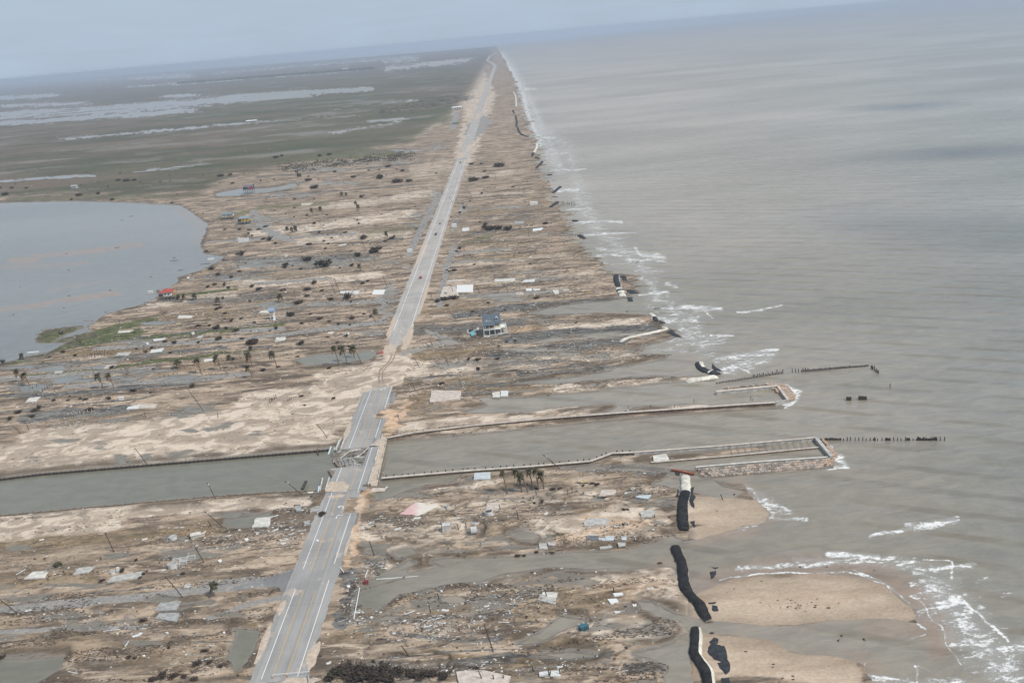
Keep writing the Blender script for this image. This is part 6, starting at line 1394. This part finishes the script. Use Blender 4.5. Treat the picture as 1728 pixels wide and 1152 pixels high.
# white corner posts
for k, x in enumerate((401, 404, 413.5, 419.5)):
    mb = MB(); mb.box((0, 0, 1.7), (.5, .5, 3.6)); o = mb.build("corner_post", M_WHT); o.location = G(x, 407-(k % 2)*2); tag(o, f"white corner post {ordn(k+1)} from the left on the slab below the yellow house", "post", "white corner posts")
mb = MB(); mb.prism([(-1.2, -.3), (1.2, -.3), (.2, .3)], 0, [.6, .4, 4.5]); o = mb.build("white_fin", M_WHT); o.location = G(517.5, 386); tag(o, "small bright white upright scrap right of the short palms", "wreckage")
o = zslab([(793,562.5),(796,558),(802,559),(801,564),(796,566)], mat("turquoise_tarp", (.15,.40,.42), .6, .25, .6), "turquoise sheet on the ground left of the blue roofed house", "tarpaulin", lift=.7, group=None, cat="tarpaulin")

# ------------------------------------------------------------------ tanks and other odd pieces
M_TANK = mat("pale_tank_concrete", (.52,.51,.49), .85, .25, .6)
def tank(px, py, r_, h_, label, lying=None, dark=False, cat="tank"):
    b = G(px, py); e_ = empty("round_tank", b); tag(e_, label, cat, "concrete tanks uncovered by the flood"); mb = MB(); N = 22
    def T(v):
        if lying is None: return v
        x, y, z = v; return (y*math.sin(lying)+(z-h_/2)*math.cos(lying), -y*math.cos(lying)+(z-h_/2)*math.sin(lying), x+r_*.92)
    for r0, r1, z0, z1, inw in ((r_, r_*.97, -.2, h_, 0),):
        k = 0
        for z, rr_ in ((-.2, r_), (h_, r_*.97), (h_, r_*.84), (h_*.7, r_*.82)):
            for j in range(N): t = 2*math.pi*j/N; mb.v.append(T((rr_*math.cos(t), rr_*math.sin(t), z)))
        for q in range(3):
            for j in range(N): mb.f.append((q*N+j, q*N+(j+1) % N, (q+1)*N+(j+1) % N, (q+1)*N+j)); mb.mi.append(0)
        mb.f.append(tuple(range(N))[::-1]); mb.mi.append(0)
    o = mb.build("shell", M_TANK); o.parent = e_
    mb = MB()
    for j in range(N): t = 2*math.pi*j/N; mb.v.append(T((r_*.83*math.cos(t), r_*.83*math.sin(t), h_*.72)))
    mb.f.append(tuple(range(N))); mb.mi.append(0); o = mb.build("lid", M_GRYP if not dark else M_WOOD); o.parent = e_
tank(292, 909, 1.7, 1.1, "squat white tank standing in a small pool", dark=False); tank(291.5, 958, 1.8, 1.9, "white tank at the left foot of the white pipe frames"); tank(190.5, 967.5, 1.1, 1.0, "small grey tank at the end of the thin grey slab")
tank(824.5, 868, 1.9, 1.7, "standing round concrete tank behind the shallow debris", dark=True); tank(800, 899.5, 1.5, 2.2, "concrete tank lying on its side in a scour pool", lying=.2); tank(755, 859, .95, 1.9, "narrow upright tank right of the pink slab"); tank(802, 882, 1.7, .25, "flat white disc lid lying on the sand", cat="lid")
tank(248, 584, 1.4, 2.2, "tilted pale grey tank by the narrow bayside street", lying=1.2); tank(326, 566, 1.4, 1.8, "white round tank left of the green tree by the bay", lying=.6); tank(318, 472, 1.5, 2.0, "white object tank on the bay shoreline point", lying=.5)
def crate(px, py, w_, d_, h_, m, label, name, cat, rz=0, tx=0, group=None):
    mb = MB(); mb.box((0, 0, h_/2-.1), (w_, d_, h_), taper=.97); mb.box((0, 0, h_), (w_*1.03, d_*1.03, .1)); o = mb.build(name, m); o.location = G(px, py); o.rotation_euler = (tx, 0, RZ+rz); tag(o, label, cat, group); return o
crate(754, 895.5, 3.3, 2.8, 2.9, M_TANK, "boxy white concrete vault between dark posts", "concrete_vault", "vault"); crate(331, 906, 4.2, 2.2, 1.7, M_CONCW, "pale box beside the leaning pole left of the road", "concrete_box", "box", .3, .2); crate(341, 904, 2.4, 1.6, 1.2, M_CONCP, "small pinkish box right of the pale box", "concrete_box", "box", .2)
crate(200, 965, 1.0, .9, 2.0, M_WHT, "small upright white cabinet right of the small grey tank", "white_cabinet", "cabinet"); crate(356, 438, 6, 3, 1.2, M_WHT, "white boat shaped scrap at the bay corner shore", "white_wreck", "wreckage"); crate(254, 494, 4, 2.6, 1.6, M_WHT2, "white scrap in the bay left of the red roofed house", "white_wreck", "wreckage"); crate(56, 595, 8, 1.5, .7, M_WHT, "long white scrap at the shore below the marsh point", "white_wreck", "wreckage")
crate(267, 493, 2.2, 2.2, 2.0, M_WOODG, "dark box with a white side at the red roofed house's left", "wooden_box", "box"); crate(691.7, 425, 4.6, 3, 2.6, M_WHT, "bright white block left of the highway middle", "white_block", "block"); crate(766.5, 383, 5, 4, 3, M_WHT, "bright white block right of the highway's middle", "white_block", "block"); crate(901, 345, 9, 5, 3, M_WHT, "bright white block near the row of tall stakes", "white_block", "block")
crate(483, 433, 2.6, 2, 2.2, M_WHT, "white leaning scrap on the middle left flats", "white_wreck", "wreckage"); crate(585, 567, 3.4, 2.2, 1.8, M_WHT2, "white wreck lump beside the narrow street", "white_wreck", "wreckage", .5, .2); crate(205, 674, 2.6, 2.0, 1.7, M_WHT, "white scrap in the long hedge line at left", "white_wreck", "wreckage")
crate(643, 596.5, 3, 2, 1.4, mat("faded_red_wreck", (.45,.14,.13), .7, .3, 1), "red wrecked scrap left of the sanded highway gap", "red_wreck", "wreckage", .3, .1); crate(985, 1060.5, 3.0, 1.8, 1.4, mat("teal_wreck", (.05,.13,.16), .6, .4, 2), "small teal blue scrap on the flat below the low bank", "teal_wreck", "wreckage", .4, .15); crate(618, 984, 1.6, 1.6, 1.2, mat("dark_red_scrap", (.22,.05,.05), .7, .3, 1), "dark red scrap in the washed out roadside", "red_wreck", "wreckage")
for (x, y, w_, l_) in [(416, 909, 1.7, "bright white sheet scrap left of the road, level with the pole"), (371, 945, 1.8, "bright white scrap right of the white pipe frames"), (243, 1105, 1.2, "lone white scrap on the bottom left flat"), (378, 1066, 1.2, "white scrap on the mud near the side street"), (588, 988, 1.6, "white scrap on the washed out road edge"), (536, 911, 1.2, "white scrap on the mud left of the pavement")]:
    zslab([(x-w_*2.2, y), (x+w_, y-w_*1.4), (x+w_*2, y+w_*.6), (x-w_*.5, y+w_*1.6)], M_WHT, l_, "white_sheet", th=.05, lift=.15, group="small bright white sheets", jag=False, cat="sheet")
mb = MB(); c = G(300, 1066)
for k, (a_, b_) in enumerate([((174,1064.5),(203,1061)), ((211,1090.5),(217,1081)), ((27,969.5),(43,960))]):
    lone_beam(a_, b_, gz(*at(*a_)[:2])+.25, gz(*at(*b_)[:2])+.25, .22, .22, M_WHT, "white_pipe", ["long white pipe lying flat above the bottom left pool", "short white pipe lying across the bottom left pool", "thin white pipe left of the cracked white slab"][k], "pipe", "white pipes on the ground")
for k, (a_, b_, l_) in enumerate([((597,1044),(607,991),"white fence rail standing in the washed out roadside"),((616,974),(621,961),"short white rail piece in the washed out roadside, near the pool"),((635,977),(718,971),"long white pipe along the sand bar by the creek bend"),((574,957),(580,965),"short white rail scrap by the eroded road edge"),((683,1036),(700,1030),"white board in the bottom centre debris")]):
    lone_beam(a_, b_, gz(*at(*a_)[:2])+.4, gz(*at(*b_)[:2])+.4, .28, .28, M_WHT, "white_rail", l_, "rail", "white rails by the road")
lone_beam((611,1020),(598,1e3+24),.6,.5,.5,.4,M_TRUNKP,"drift_log","pale drift log in the washed out roadside","log")
# white pipe frames
c = G(312, 950); r = empty("pipe_frames", c); tag(r, "white tubular frames tangled together beside the white round tank", "frame")
rr = random.Random(4)
for k, (x, y, w_, h_, d_) in enumerate([(-3.2,0,2.6,1.9,1.2),(-.6,.6,2.6,1.7,1.4),(2.2,1.6,2.8,1.9,1.2),(-.2,-1.4,2.4,1.7,1.0),(-2.2,-2.6,1.6,1.3,1.0)]):
    mb = MB(); P = [(x-w_/2, y), (x+w_/2, y), (x+w_/2, y+d_), (x-w_/2, y+d_)]
    for i in range(4):
        a_, b_ = P[i], P[(i+1) % 4]
        mb.beam((*a_, h_), (*b_, h_), .16, .16); mb.beam((*a_, .1), (*a_, h_), .16, .16)
        if i % 2 == 0: mb.beam((*a_, .45), (*b_, .45), .14, .14)
    o = mb.build("frame", M_WHT); o.parent = r
# yellow machine wreck on the bay flat, and yellow one in the debris by the far inlet
for (px, py, l_, sc_) in [(303, 547.5, "yellow wrecked machine on the wet flat below the bay palms", 1.0), (990, 492, "yellow timber wreck on the mud near the far inlet", 1.5), (15, 664, "small yellow wreck at the left picture edge", .8), (984, 813, "heap of yellow boards right of the palm clump", 1.1), (962, 999, "yellow plank wreck right of the slab with the stake", .6)]:
    c = G(px, py); r = empty("yellow_wreck", c, RZ, sc_); tag(r, l_, "wreckage", "yellow wreckage"); rr = random.Random(int(px))
    for k in range(4):
        mb = MB(); a_ = Vector((rr.uniform(-3, 0), rr.uniform(-1.2, 1.2), .3)); mb.beam(a_, a_+Vector((rr.uniform(1.5, 4), rr.uniform(-1.2, 1.2), rr.uniform(-.1, .7))), .5, .35); o = mb.build("timber", [mat("yellow_paint_wreck", (.58,.47,.20), .8, .25, 1), bpy.data.materials.get("pale_new_timber")][k % 2] if k < 2 else M_WOODL); o.parent = r
# ------------------------------------------------------------------ brush
def bush_mesh(seed, n, r, h, mats, leaf=.22, twigs=10):
    rr = random.Random(seed); mb = MB()
    lobes = [(rr.uniform(-.55, .55)*r, rr.uniform(-.5, .5)*r, rr.uniform(.25, .7)*h, rr.uniform(.35, .6)*r) for _ in range(6)]
    for i in range(n):
        lx, ly, lz, lr = rr.choice(lobes); d = Vector((rr.gauss(0, 1), rr.gauss(0, 1), rr.gauss(0, .8))).normalized()*lr*rr.uniform(.35, 1.1)
        p = Vector((lx, ly, lz))+Vector((d.x, d.y, d.z*h/r*.8)); p.z = max(.03, p.z)
        a = Vector((rr.gauss(0, 1), rr.gauss(0, 1), rr.gauss(0, .7))).normalized(); b = a.cross(Vector((rr.gauss(0, 1), rr.gauss(0, 1), rr.gauss(0, 1)))).normalized(); s_ = leaf*rr.uniform(.5, 1.5)
        mb.quad([p-a*s_, p+b*s_*.5, p+a*s_, p-b*s_*.5], m=0 if rr.random() < .7 else 1)
    for i in range(twigs):
        d = Vector((rr.gauss(0, .6)*r, rr.gauss(0, .6)*r, h*rr.uniform(.6, 1.35))); mb.tube([(0, 0, 0), d*.5+Vector((rr.uniform(-.1, .1), 0, .1)), d], [.07, .04, .02], 4, m=1, cap=False)
    return mb
bush_me = []
for k in range(9):
    dead = k < 6
    o = bush_mesh(k, [320, 420, 260, 380, 240, 520, 420, 360, 520][k], 1.0, [.7, .55, .9, .6, 1.2, .5, .9, 1.0, .8][k], [], leaf=.13, twigs=[10, 6, 22, 8, 26, 8, 6, 4, 6][k]).build("bush_src", [M_BUSH, M_WOOD] if dead else [M_BUSHG if k < 8 else M_BUSHL, M_BUSH]); bush_me.append(o.data); bpy.data.objects.remove(o)
BUSH = [(522,413.5,10,6),(554,412,6,7),(613,403,18,0),(633,426,24,7),(605,432,16,6),(481,449,14,6),(548,450,30,6),(520,440,22,0),(530,478,14,0),(518,490,14,2),(517,500,12,1),(425,484,12,0),(437,489,12,7),(559,506,14,0),(587,503,22,2),(503,513,18,0),(491,533,18,6),(594,538,14,0),(615,530,8,1),(556,543,8,0),(571,547,7,2),(539,539,12,0),(509,546,9,3),
 (507,581,15,6),(426,579,24,3),(408,572,8,0),(738,509,14,0),(751,506,18,3),(766,505,18,2),(791,607,8,4),(806,608,12,0),(840,606,9,0),(593,449,10,6),(612,479,10,7),(368,572,14,8),(426,580,24,1),(334,551,10,2),(354,550,8,6),(364,556,18,6),(398,559,12,2),(409,572,8,0),(350,485,9,6),(362,481,9,2),(357,455,12,2),(390,468,10,0),(368,465,9,4),(225,660,12,2),(184,673,11,7),(325,653,11,4),(30,697,12,0),
 (33,696,12,2),(61,693,16,1),(55,703,12,0),(17,707,12,2),(91,677,8,4),(115,676,7,2),(135,673,7,8),(144,675,10,2),(254,663,5,7),(152,692,16,3),(259,623,6,2),(840,387,20,3),(818,385,14,2),(857,388,18,0),(828,388,22,0),(819,381,10,4),(797,306,18,2),(804,304,12,0),(820,301,14,1),(842,281,22,3),(866,316,6,0),(921,378,12,3),
 (172,981,12,2),(194,980,7,0),(205,964,13,6),(236,975,8,7),(242,969,8,7),(248,964,5,2),(308,969,10,7),(242,1048,14,2),(366,986,8,0),(75,943,6,7),(59,943,5,6),(229,946,9,6),(3,1110,14,0),(346,1099,14,2),(333,1122,20,1),(352,1120,14,2),(373,1125,12,0),(285,1094,8,4),(218,1110,10,4),(227,1111,8,4),(273,1141,22,0),(292,1143,20,2),(255,1148,20,1),(310,1143,16,0),(328,1146,16,3),(111,1110,5,2),
 (568,1138,20,7),(581,1131,20,0),(600,1134,24,2),(621,1136,22,0),(644,1136,24,2),(669,1136,20,3),(693,1138,18,0),(711,1143,18,2),(730,1138,16,0),(630,1116,9,2),(643,1118,9,2),(744,1143,18,1),(590,1146,24,2),(610,1147,24,0),(632,1148,22,3),(655,1148,22,2),(557,1147,16,0),
 (1008,818,10,2),(1000,817,12,3),(984,820,8,2),(1060,805,0,0),(933,826,12,3),(945,825,10,3),(905,825,8,1),(902,850,7,4),(915,847,8,4),(740,870,0,0),(1052,860,9,0),(1053,884,8,1),(905,932,9,3),(932,933,8,3),(873,938,12,3),(884,938,8,3),(1059,860,7,2),(563,673,9,0),(509,669,8,2),(514,684,6,0),(690,609,0,0),(746,648,10,2),(840,1e4,0,0),
 (504,298,9,2),(656,282,10,2),(622,288,5,2),(680,289,8,6),(640,287,5,2),(565,291,8,2),(520,305,14,3),(530,318,18,3),(640,302,18,6),(670,308,22,3),(690,307,12,6),(736,293,5,2),(610,333,10,7),(596,300,10,6),(497,337,7,7),(571,345,0,0),(497,351,5,7),(463,355,4,7),(655,405,6,2),(662,403,10,2),(665,399,6,6),(650,408,8,0),(694,446,4,7),(500,290,6,7),(480,306,0,0),(603,372,5,7),(530,378,9,6),(539,393,6,4),(583,393,7,2),(560,402,6,7),
 (404,388,9,2),(449,383,9,0),(437,388,10,3),(421,388,8,1),(380,388,7,0),(455,406,12,4),(465,412,7,4),(445,404,8,2),(408,431,14,4),(400,430,8,2),(402,455,0,0),(480,452,9,2),(494,449,5,2),(446,437,5,8),(392,310,8,0),(372,298,14,3),(388,296,10,3),(200,305,10,3),(213,306,14,3),(226,305,10,3),(270,308,4,2),(287,306,4,2),(133,331,12,6),(165,328,10,6),(190,338,9,6),(290,343,6,6),(20,318,8,2),(10,330,14,6),(45,318,6,2),(0,318,7,6),(121,337,6,6),(465,267,10,6),(475,264,8,6),(540,264,9,6),(555,262,9,6),
 (784,378,0,0),(783,352,8,4),(776,360,6,4),(781,345,5,2),(776,420,8,4),(770,424,5,6),(800,447,6,6),(758,459,7,7),(766,457,9,6),(754,456,5,7),(906,503,7,2),(905,504,12,3),(852,524,5,4),(851,1e4,0,0),(855,577,6,2),(869,575,7,0),(543,868,17,5),(972,545,5,2),(795,278,8,2),(812,277,6,2),(818,290,7,2)]
bushes = []
for k, (px, py, w_, t_) in enumerate(BUSH):
    if w_ == 0 or py > 2000: continue
    b = G(px, py); r_ = w_*.5*scale_at(px, py)*(1.75 if py > 1125 and px > 540 else 1.1)
    o = bpy.data.objects.new("green_shrub" if t_ > 5 else "dead_bush", bush_me[t_]); col0.objects.link(o); o.location = b; o.location.z -= .05
    o.rotation_euler = (0, 0, k*2.1); o.scale = (r_, r_*.9, r_*.85)
    tag(o, lab({8: "leafy green bush", 7: "round olive bush", 6: "low olive scrub bush", 5: "dark brush heap", 4: "bare twiggy shrub", 3: "flat dark brush mat", 2: "bare branching brown bush", 1: "low brown bush", 0: "dense brown bush"}[t_]+("" if w_ < 10 else ", wide,"), px, py), "bush", "storm battered bushes"); bushes.append(o)
# small scrub dotted over the flats by chance
rr = random.Random(2024); n = 0
while n < 150:
    px = rr.uniform(0, 900); py = rr.uniform(285, 700)
    if py > 640 and px > 120: continue
    c = at(px, py, .5); z = gz(c.x, c.y)
    s1, o1 = (c-RA).dot(rdir), (c-RA).dot(rnor)
    if z < .25 or abs(o1) < 20 or (px < 340 and py < 560 and py > 335): continue
    if px > 640 and rr.random() < .6: continue
    b = G(px, py); t_ = rr.choice([0, 1, 2, 2, 4, 6, 6, 7]); r_ = rr.uniform(.8, 2.2)
    o = bpy.data.objects.new("green_shrub" if t_ > 5 else "dead_bush", bush_me[t_]); col0.objects.link(o); o.location = b; o.scale = (r_, r_, r_*rr.uniform(.7, 1.3)); o.rotation_euler = (0, 0, rr.uniform(0, 6))
    tag(o, lab("small scattered scrub", px, py), "bush", "storm battered bushes"); bushes.append(o); n += 1
relabel(bushes)

# ------------------------------------------------------------------ loose wreckage: density by place
CL = [(660,885,36,9,9),(110,715,60,9,6),(640,960,20,18,5),(600,1010,16,30,6),(1080,830,36,8,6),(1010,795,60,8,3),(740,1060,90,22,3.5),(850,1010,90,22,2),(360,905,90,20,2.0),(480,900,40,20,4),(300,950,30,10,3),(60,960,60,14,1.5),(800,575,70,16,3),(900,600,120,20,2.6),(880,520,110,14,2.6),
 (760,650,60,14,3),(900,480,100,16,3),(880,400,100,20,2),(880,440,110,18,2.2),(860,340,60,24,1.5),(560,500,100,16,1.8),(480,440,110,14,2.6),(380,470,60,16,2.4),(340,540,80,20,2.2),(250,580,120,20,1.8),(130,640,120,18,2.2),(120,680,110,14,2.4),(380,600,80,12,1.4),(560,560,80,16,1.3),(1000,540,0,0,0),(980,590,100,16,2),(1000,630,0,0,0),
 (800,870,70,16,2.2),(900,860,90,16,1),(1040,900,40,12,2.4),(940,1040,70,14,1.2),(560,300,120,20,1.3),(640,400,90,20,1),(600,450,90,14,1.4),(200,700,60,8,1.4),(340,1110,50,20,1.6),(230,1060,50,14,1.4),(100,1040,90,14,.6),(940,1125,60,12,1.5),(700,990,40,10,2),(770,1130,90,10,1.6),(590,745,12,8,2),(540,835,30,8,2.5),(500,860,30,12,2.5),(310,345,0,0,0),(330,460,40,16,1.6)]
def dens(px, py):
    d = .2+.45*max(0, min(1, (720-py)/120))
    for cx, cy, rx, ry, s_ in CL:
        if rx: d += s_*math.exp(-((px-cx)/rx)**2-((py-cy)/ry)**2)
    return d
def bank(px, py):
    c = at(px, py, .5); z = gz(c.x, c.y); o1 = (c-RA).dot(rnor); return c, z, o1
def piece(rr, mb, p, k, L, wd, th, m):
    az = rr.gauss(0, .35) if rr.random() < .75 else rr.uniform(-1.6, 1.6); d = Vector((math.cos(az), math.sin(az), rr.uniform(-.04, .10)))*L/2
    mb.beam(p-d, p+d, wd, th, m)
WR_M = [M_WHT, M_WHT2, M_WOODG, M_WOOD, M_CONCP, M_WOODL, M_GRYP, M_BRN]
# 300 nearest boards and sheets: each its own thing
protos = []
for mi, (mm, nm, wdn) in enumerate([(M_WHT2, "white_board", "white"), (M_WOODG, "grey_board", "grey"), (M_WOOD, "dark_board", "dark"), (M_WOODL, "tan_board", "tan")]):
    for sh in range(2):
        mb = MB()
        if sh == 0: mb.box((0, 0, .1), (3.2, .3, .12)); 
        else: mb.box((0, 0, .08), (1.9, 1.2, .07)); mb.box((.9, .1, .2), (.7, 1.0, .06), .5)
        o = mb.build(nm if sh == 0 else nm.replace("board", "sheet"), mm); protos.append((o.data, o.name, wdn, "board" if sh == 0 else "sheet")); bpy.data.objects.remove(o)
rr = random.Random(99); boards = []; tries = 0
while len(boards) < 190 and tries < 200000:
    tries += 1; px = rr.uniform(0, 1150); py = rr.uniform(800, 1152)
    if rr.random()*5 > dens(px, py): continue
    c, z, o1 = bank(px, py)
    if z < .12 or abs(o1) < 10.5: continue
    me, nm, wdn, kd = protos[rr.choices(range(8), [5, 6, 6, 3, 6, 1.5, 1.5, 1])[0]]; b = G(px, py)
    o = bpy.data.objects.new(nm.split('.')[0], me); col0.objects.link(o); o.location = b; s_ = rr.uniform(.55, 1.25); o.scale = (s_*rr.uniform(.7, 1.5), s_, s_)
    o.rotation_euler = (rr.gauss(0, .12), rr.gauss(0, .06), rr.gauss(0, .4) if rr.random() < .75 else rr.uniform(-1.6, 1.6))
    tag(o, lab(f"loose {wdn} {kd}", px, py), kd, "boards and panels strewn by the flood"); boards.append(o)
relabel(boards)
# the thousands of smaller bits
rr = random.Random(5); mb = MB(); cnt = 0; tries = 0
while cnt < 18000 and tries < 400000:
    tries += 1; px = rr.uniform(0, 1160); py = 250+900*rr.random()**.85
    if rr.random()*4 > dens(px, py): continue
    c, z, o1 = bank(px, py)
    if z < .06 or abs(o1) < 10.5: continue
    b = Vector((c.x, c.y, z+.06)); far = c.y/500
    sc_ = rr.uniform(.5, 1.0)*min(2.0, max(1, far*.95)); typ = rr.random()
    m = rr.choices(range(8), [2.2, 4, 6, 6, 2, 1, 4, 5])[0]
    if typ < .5: piece(rr, mb, b, 0, rr.uniform(.5, 2.6)*sc_, rr.uniform(.1, .25)*sc_, .1*sc_, m)
    elif typ < .9: piece(rr, mb, b, 0, rr.uniform(.3, .9)*sc_, rr.uniform(.25, .6)*sc_, .15*sc_, m)
    else: piece(rr, mb, b, 0, rr.uniform(.4, 1.2)*sc_, rr.uniform(.4, .9)*sc_, .5*sc_, m)
    cnt += 1
o = mb.build("small_wreckage", WR_M); tag(o, "small bits of boards, sheets and branches strewn over the flats", "wreckage", kind="stuff")
# wrack lines: dark low tangles following the streaks
rr = random.Random(8); mb = MB(); cnt = 0; tries = 0
while cnt < 17000 and tries < 400000:
    tries += 1; px = rr.uniform(0, 1140); py = 260+890*rr.random()**.85
    c, z, o1 = bank(px, py)
    if z < .1 or abs(o1) < 11: continue
    v = float(vnoise(np.array([c.x/45]), np.array([c.y/5.5]), 91)[0])*.6+float(vnoise(np.array([c.x/14]), np.array([c.y/3]), 92)[0])*.4
    if v < .64 - .13*min(1, max(0, (700-py)/150)): continue
    if px > 0 and 640 < py < 870 and px < 640 and rr.random() < .85: continue
    L = rr.uniform(.3, 1.5)*min(2.2, max(.8, c.y/480)); piece(rr, mb, Vector((c.x, c.y, z+.05)), 0, L, rr.uniform(.06, .30)*max(.8, c.y/480), rr.uniform(.05, .22), rr.choice([0, 0, 1, 2])); cnt += 1
o = mb.build("wrack_tangle", [M_WOOD, M_BUSH, M_BRN]); tag(o, "dark low wrack and twigs caught in lines across the flats", "wrack", kind="stuff")
# dark weed clumps on the sandbars
rr = random.Random(31); clumps = []
CLP = [(1285,980,2),(1395,956,2),(1420,957,1.4),(1239,993,2),(1227,999,1.2),(1258,991,1.2),(1300,965,1),(1322,963,1.4),(1475,962,1.8)]+[(1340+rr.gauss(0, 24), 1020+rr.gauss(0, 5), rr.uniform(.8, 2.2)) for _ in range(34)]+[(1375,1024,3),(1376,1021,2.4),(1398,1025,3.4),(1379,1010,1.8),(1343,1026,2.4),(1258,1099,3),(1305,1120,3),(1304,1125,2.4),(1338,1140,3),(1320,1144,3),(1315,1150,2),(1290,1112,1),(1182,860,1),(1210,862,1.6),(1325,1131,1.5),(1338,1146,3)]
for k, (px, py, w_) in enumerate(CLP):
    o = bpy.data.objects.new("weed_clump", bush_me[k % 2*3]); col0.objects.link(o); o.location = G(px, py); r_ = w_*.5*scale_at(px, py)*1.6; o.scale = (r_*1.5, r_, r_*.35); o.rotation_euler = (0, 0, rr.uniform(-.5, .5))
    tag(o, lab("low brown weed clump", px, py), "weed", "weed clumps on the sandbars"); clumps.append(o)
relabel(clumps)
# broken branches and drift in the bay and sea
drf = []
for (px, py, w_) in [(222,365,9),(205,372,6),(292,440,16),(293,435,6),(255,467,4),(349,445,14),(304,456,10),(340,446,6),(108,520,4),(116,499,5),(112,428,4),(197,418,10),(115,456,4),(178,527,3),(186,490,4),(34,484,3),(22,531,3),(972,357,5),(1075,443,6),(1068,441,3),(1107,521,10),(1058,526,4),(1118,637,7),(1127,905,4),(1139,947,5),(1112,950,9),(1200,1068,8),(1420,1073,4),(1458,1079,3),(1415,1081,4),(1350,956,3),(788,0,0),(1239,834,3),(1480,668,0)]:
    if w_ == 0: continue
    b = at(px, py, 0); L = w_*scale_at(px, py); mb = MB(); r2 = random.Random(int(px))
    for q in range(4):
        a_ = Vector((r2.uniform(-.5, -.1)*L, r2.uniform(-.3, .3), 0.05)); mb.tube([a_, a_+Vector((L*r2.uniform(.3, .5), r2.uniform(-.4, .4), .25)), a_+Vector((L*r2.uniform(.6, .9), r2.uniform(-.6, .6), r2.uniform(0, .3)))], [.18, .14, .06], 5, m=0)
    o = mb.build("drift_branch", M_WOOD); o.location = b; tag(o, lab("dark drifting branch", px, py), "branch", "branches in the water"); drf.append(o)
relabel(drf)
# treeline on the distant ridge: small far-off woods that read as one mass
rr = random.Random(64); mb = MB()
for _ in range(1500):
    t = rr.random(); px = 300+t*330; py = 141-(px-300)*.076+rr.uniform(-1.2, 1.2); p = at(px, py, 0); r_ = rr.uniform(10, 26)
    mb.box((p.x, p.y, rr.uniform(2, 6)), (r_*2, r_, rr.uniform(6, 14)), rr.uniform(0, 3), taper=.5)
o = mb.build("distant_woods", M_BUSHG); tag(o, "dark wooded ridge beyond the marsh on the horizon", "woods", kind="stuff")
# bushes of the marsh margin
for seed, (x0, x1, y0, y1, nn, lbl) in enumerate([(640, 790, 166, 190, 260, "dark scrub belt beside the far highway"), (470, 700, 262, 285, 260, "green scrub belt at the far left edge of the flats")]):
    mb = MB(); rr = random.Random(seed+200)
    for _ in range(nn):
        t = rr.random(); px = x0+(x1-x0)*t; py = y1+(y0-y1)*t+rr.gauss(0, 4); p = at(px, py, .3); 
        for q in range(9):
            a_ = p+Vector((rr.gauss(0, 3.5), rr.gauss(0, 3), abs(rr.gauss(0, 1.1)))); s_ = rr.uniform(.5, 1.4); mb.box(a_, (s_*1.6, s_, s_), rr.uniform(0, 3), taper=.4, m=rr.randrange(2))
    o = mb.build("scrub_belt", [M_BUSHG, M_BUSH]); tag(o, lbl, "scrub", kind="stuff")
for o in scene.objects:
    if 'label' in o and len(o['label'].replace(',', ' ').split()) > 16: print("LONG", o.name, o['label'])
LONG = [(o.name, o['label']) for o in scene.objects if 'label' in o and len(o['label'].replace(',', ' ').split()) > 16]
for nm_, l_ in LONG: print("LONGLABEL", nm_, l_)
# ------------------------------------------------------------------ the humid coastal air
bm = bmesh.new(); bmesh.ops.create_cube(bm, size=1)
me = bpy.data.meshes.new("haze"); bm.to_mesh(me); bm.free()
hz = bpy.data.objects.new("haze", me); scene.collection.objects.link(hz)
hz.scale = (160000, 112000, 200); hz.location = (0, 50000, 97.2); hz['kind'] = 'stuff'
hm = bpy.data.materials.new("coastal_haze"); hm.use_nodes = True; hm.node_tree.nodes.clear()
ho = hm.node_tree.nodes.new('ShaderNodeOutputMaterial'); hv = hm.node_tree.nodes.new('ShaderNodeVolumePrincipled')
hv.inputs['Color'].default_value = (.70, .79, .92, 1); hv.inputs['Density'].default_value = 0.75e-4
hv.inputs['Anisotropy'].default_value = .1
hm.node_tree.links.new(hv.outputs[0], ho.inputs['Volume']); me.materials.append(hm)
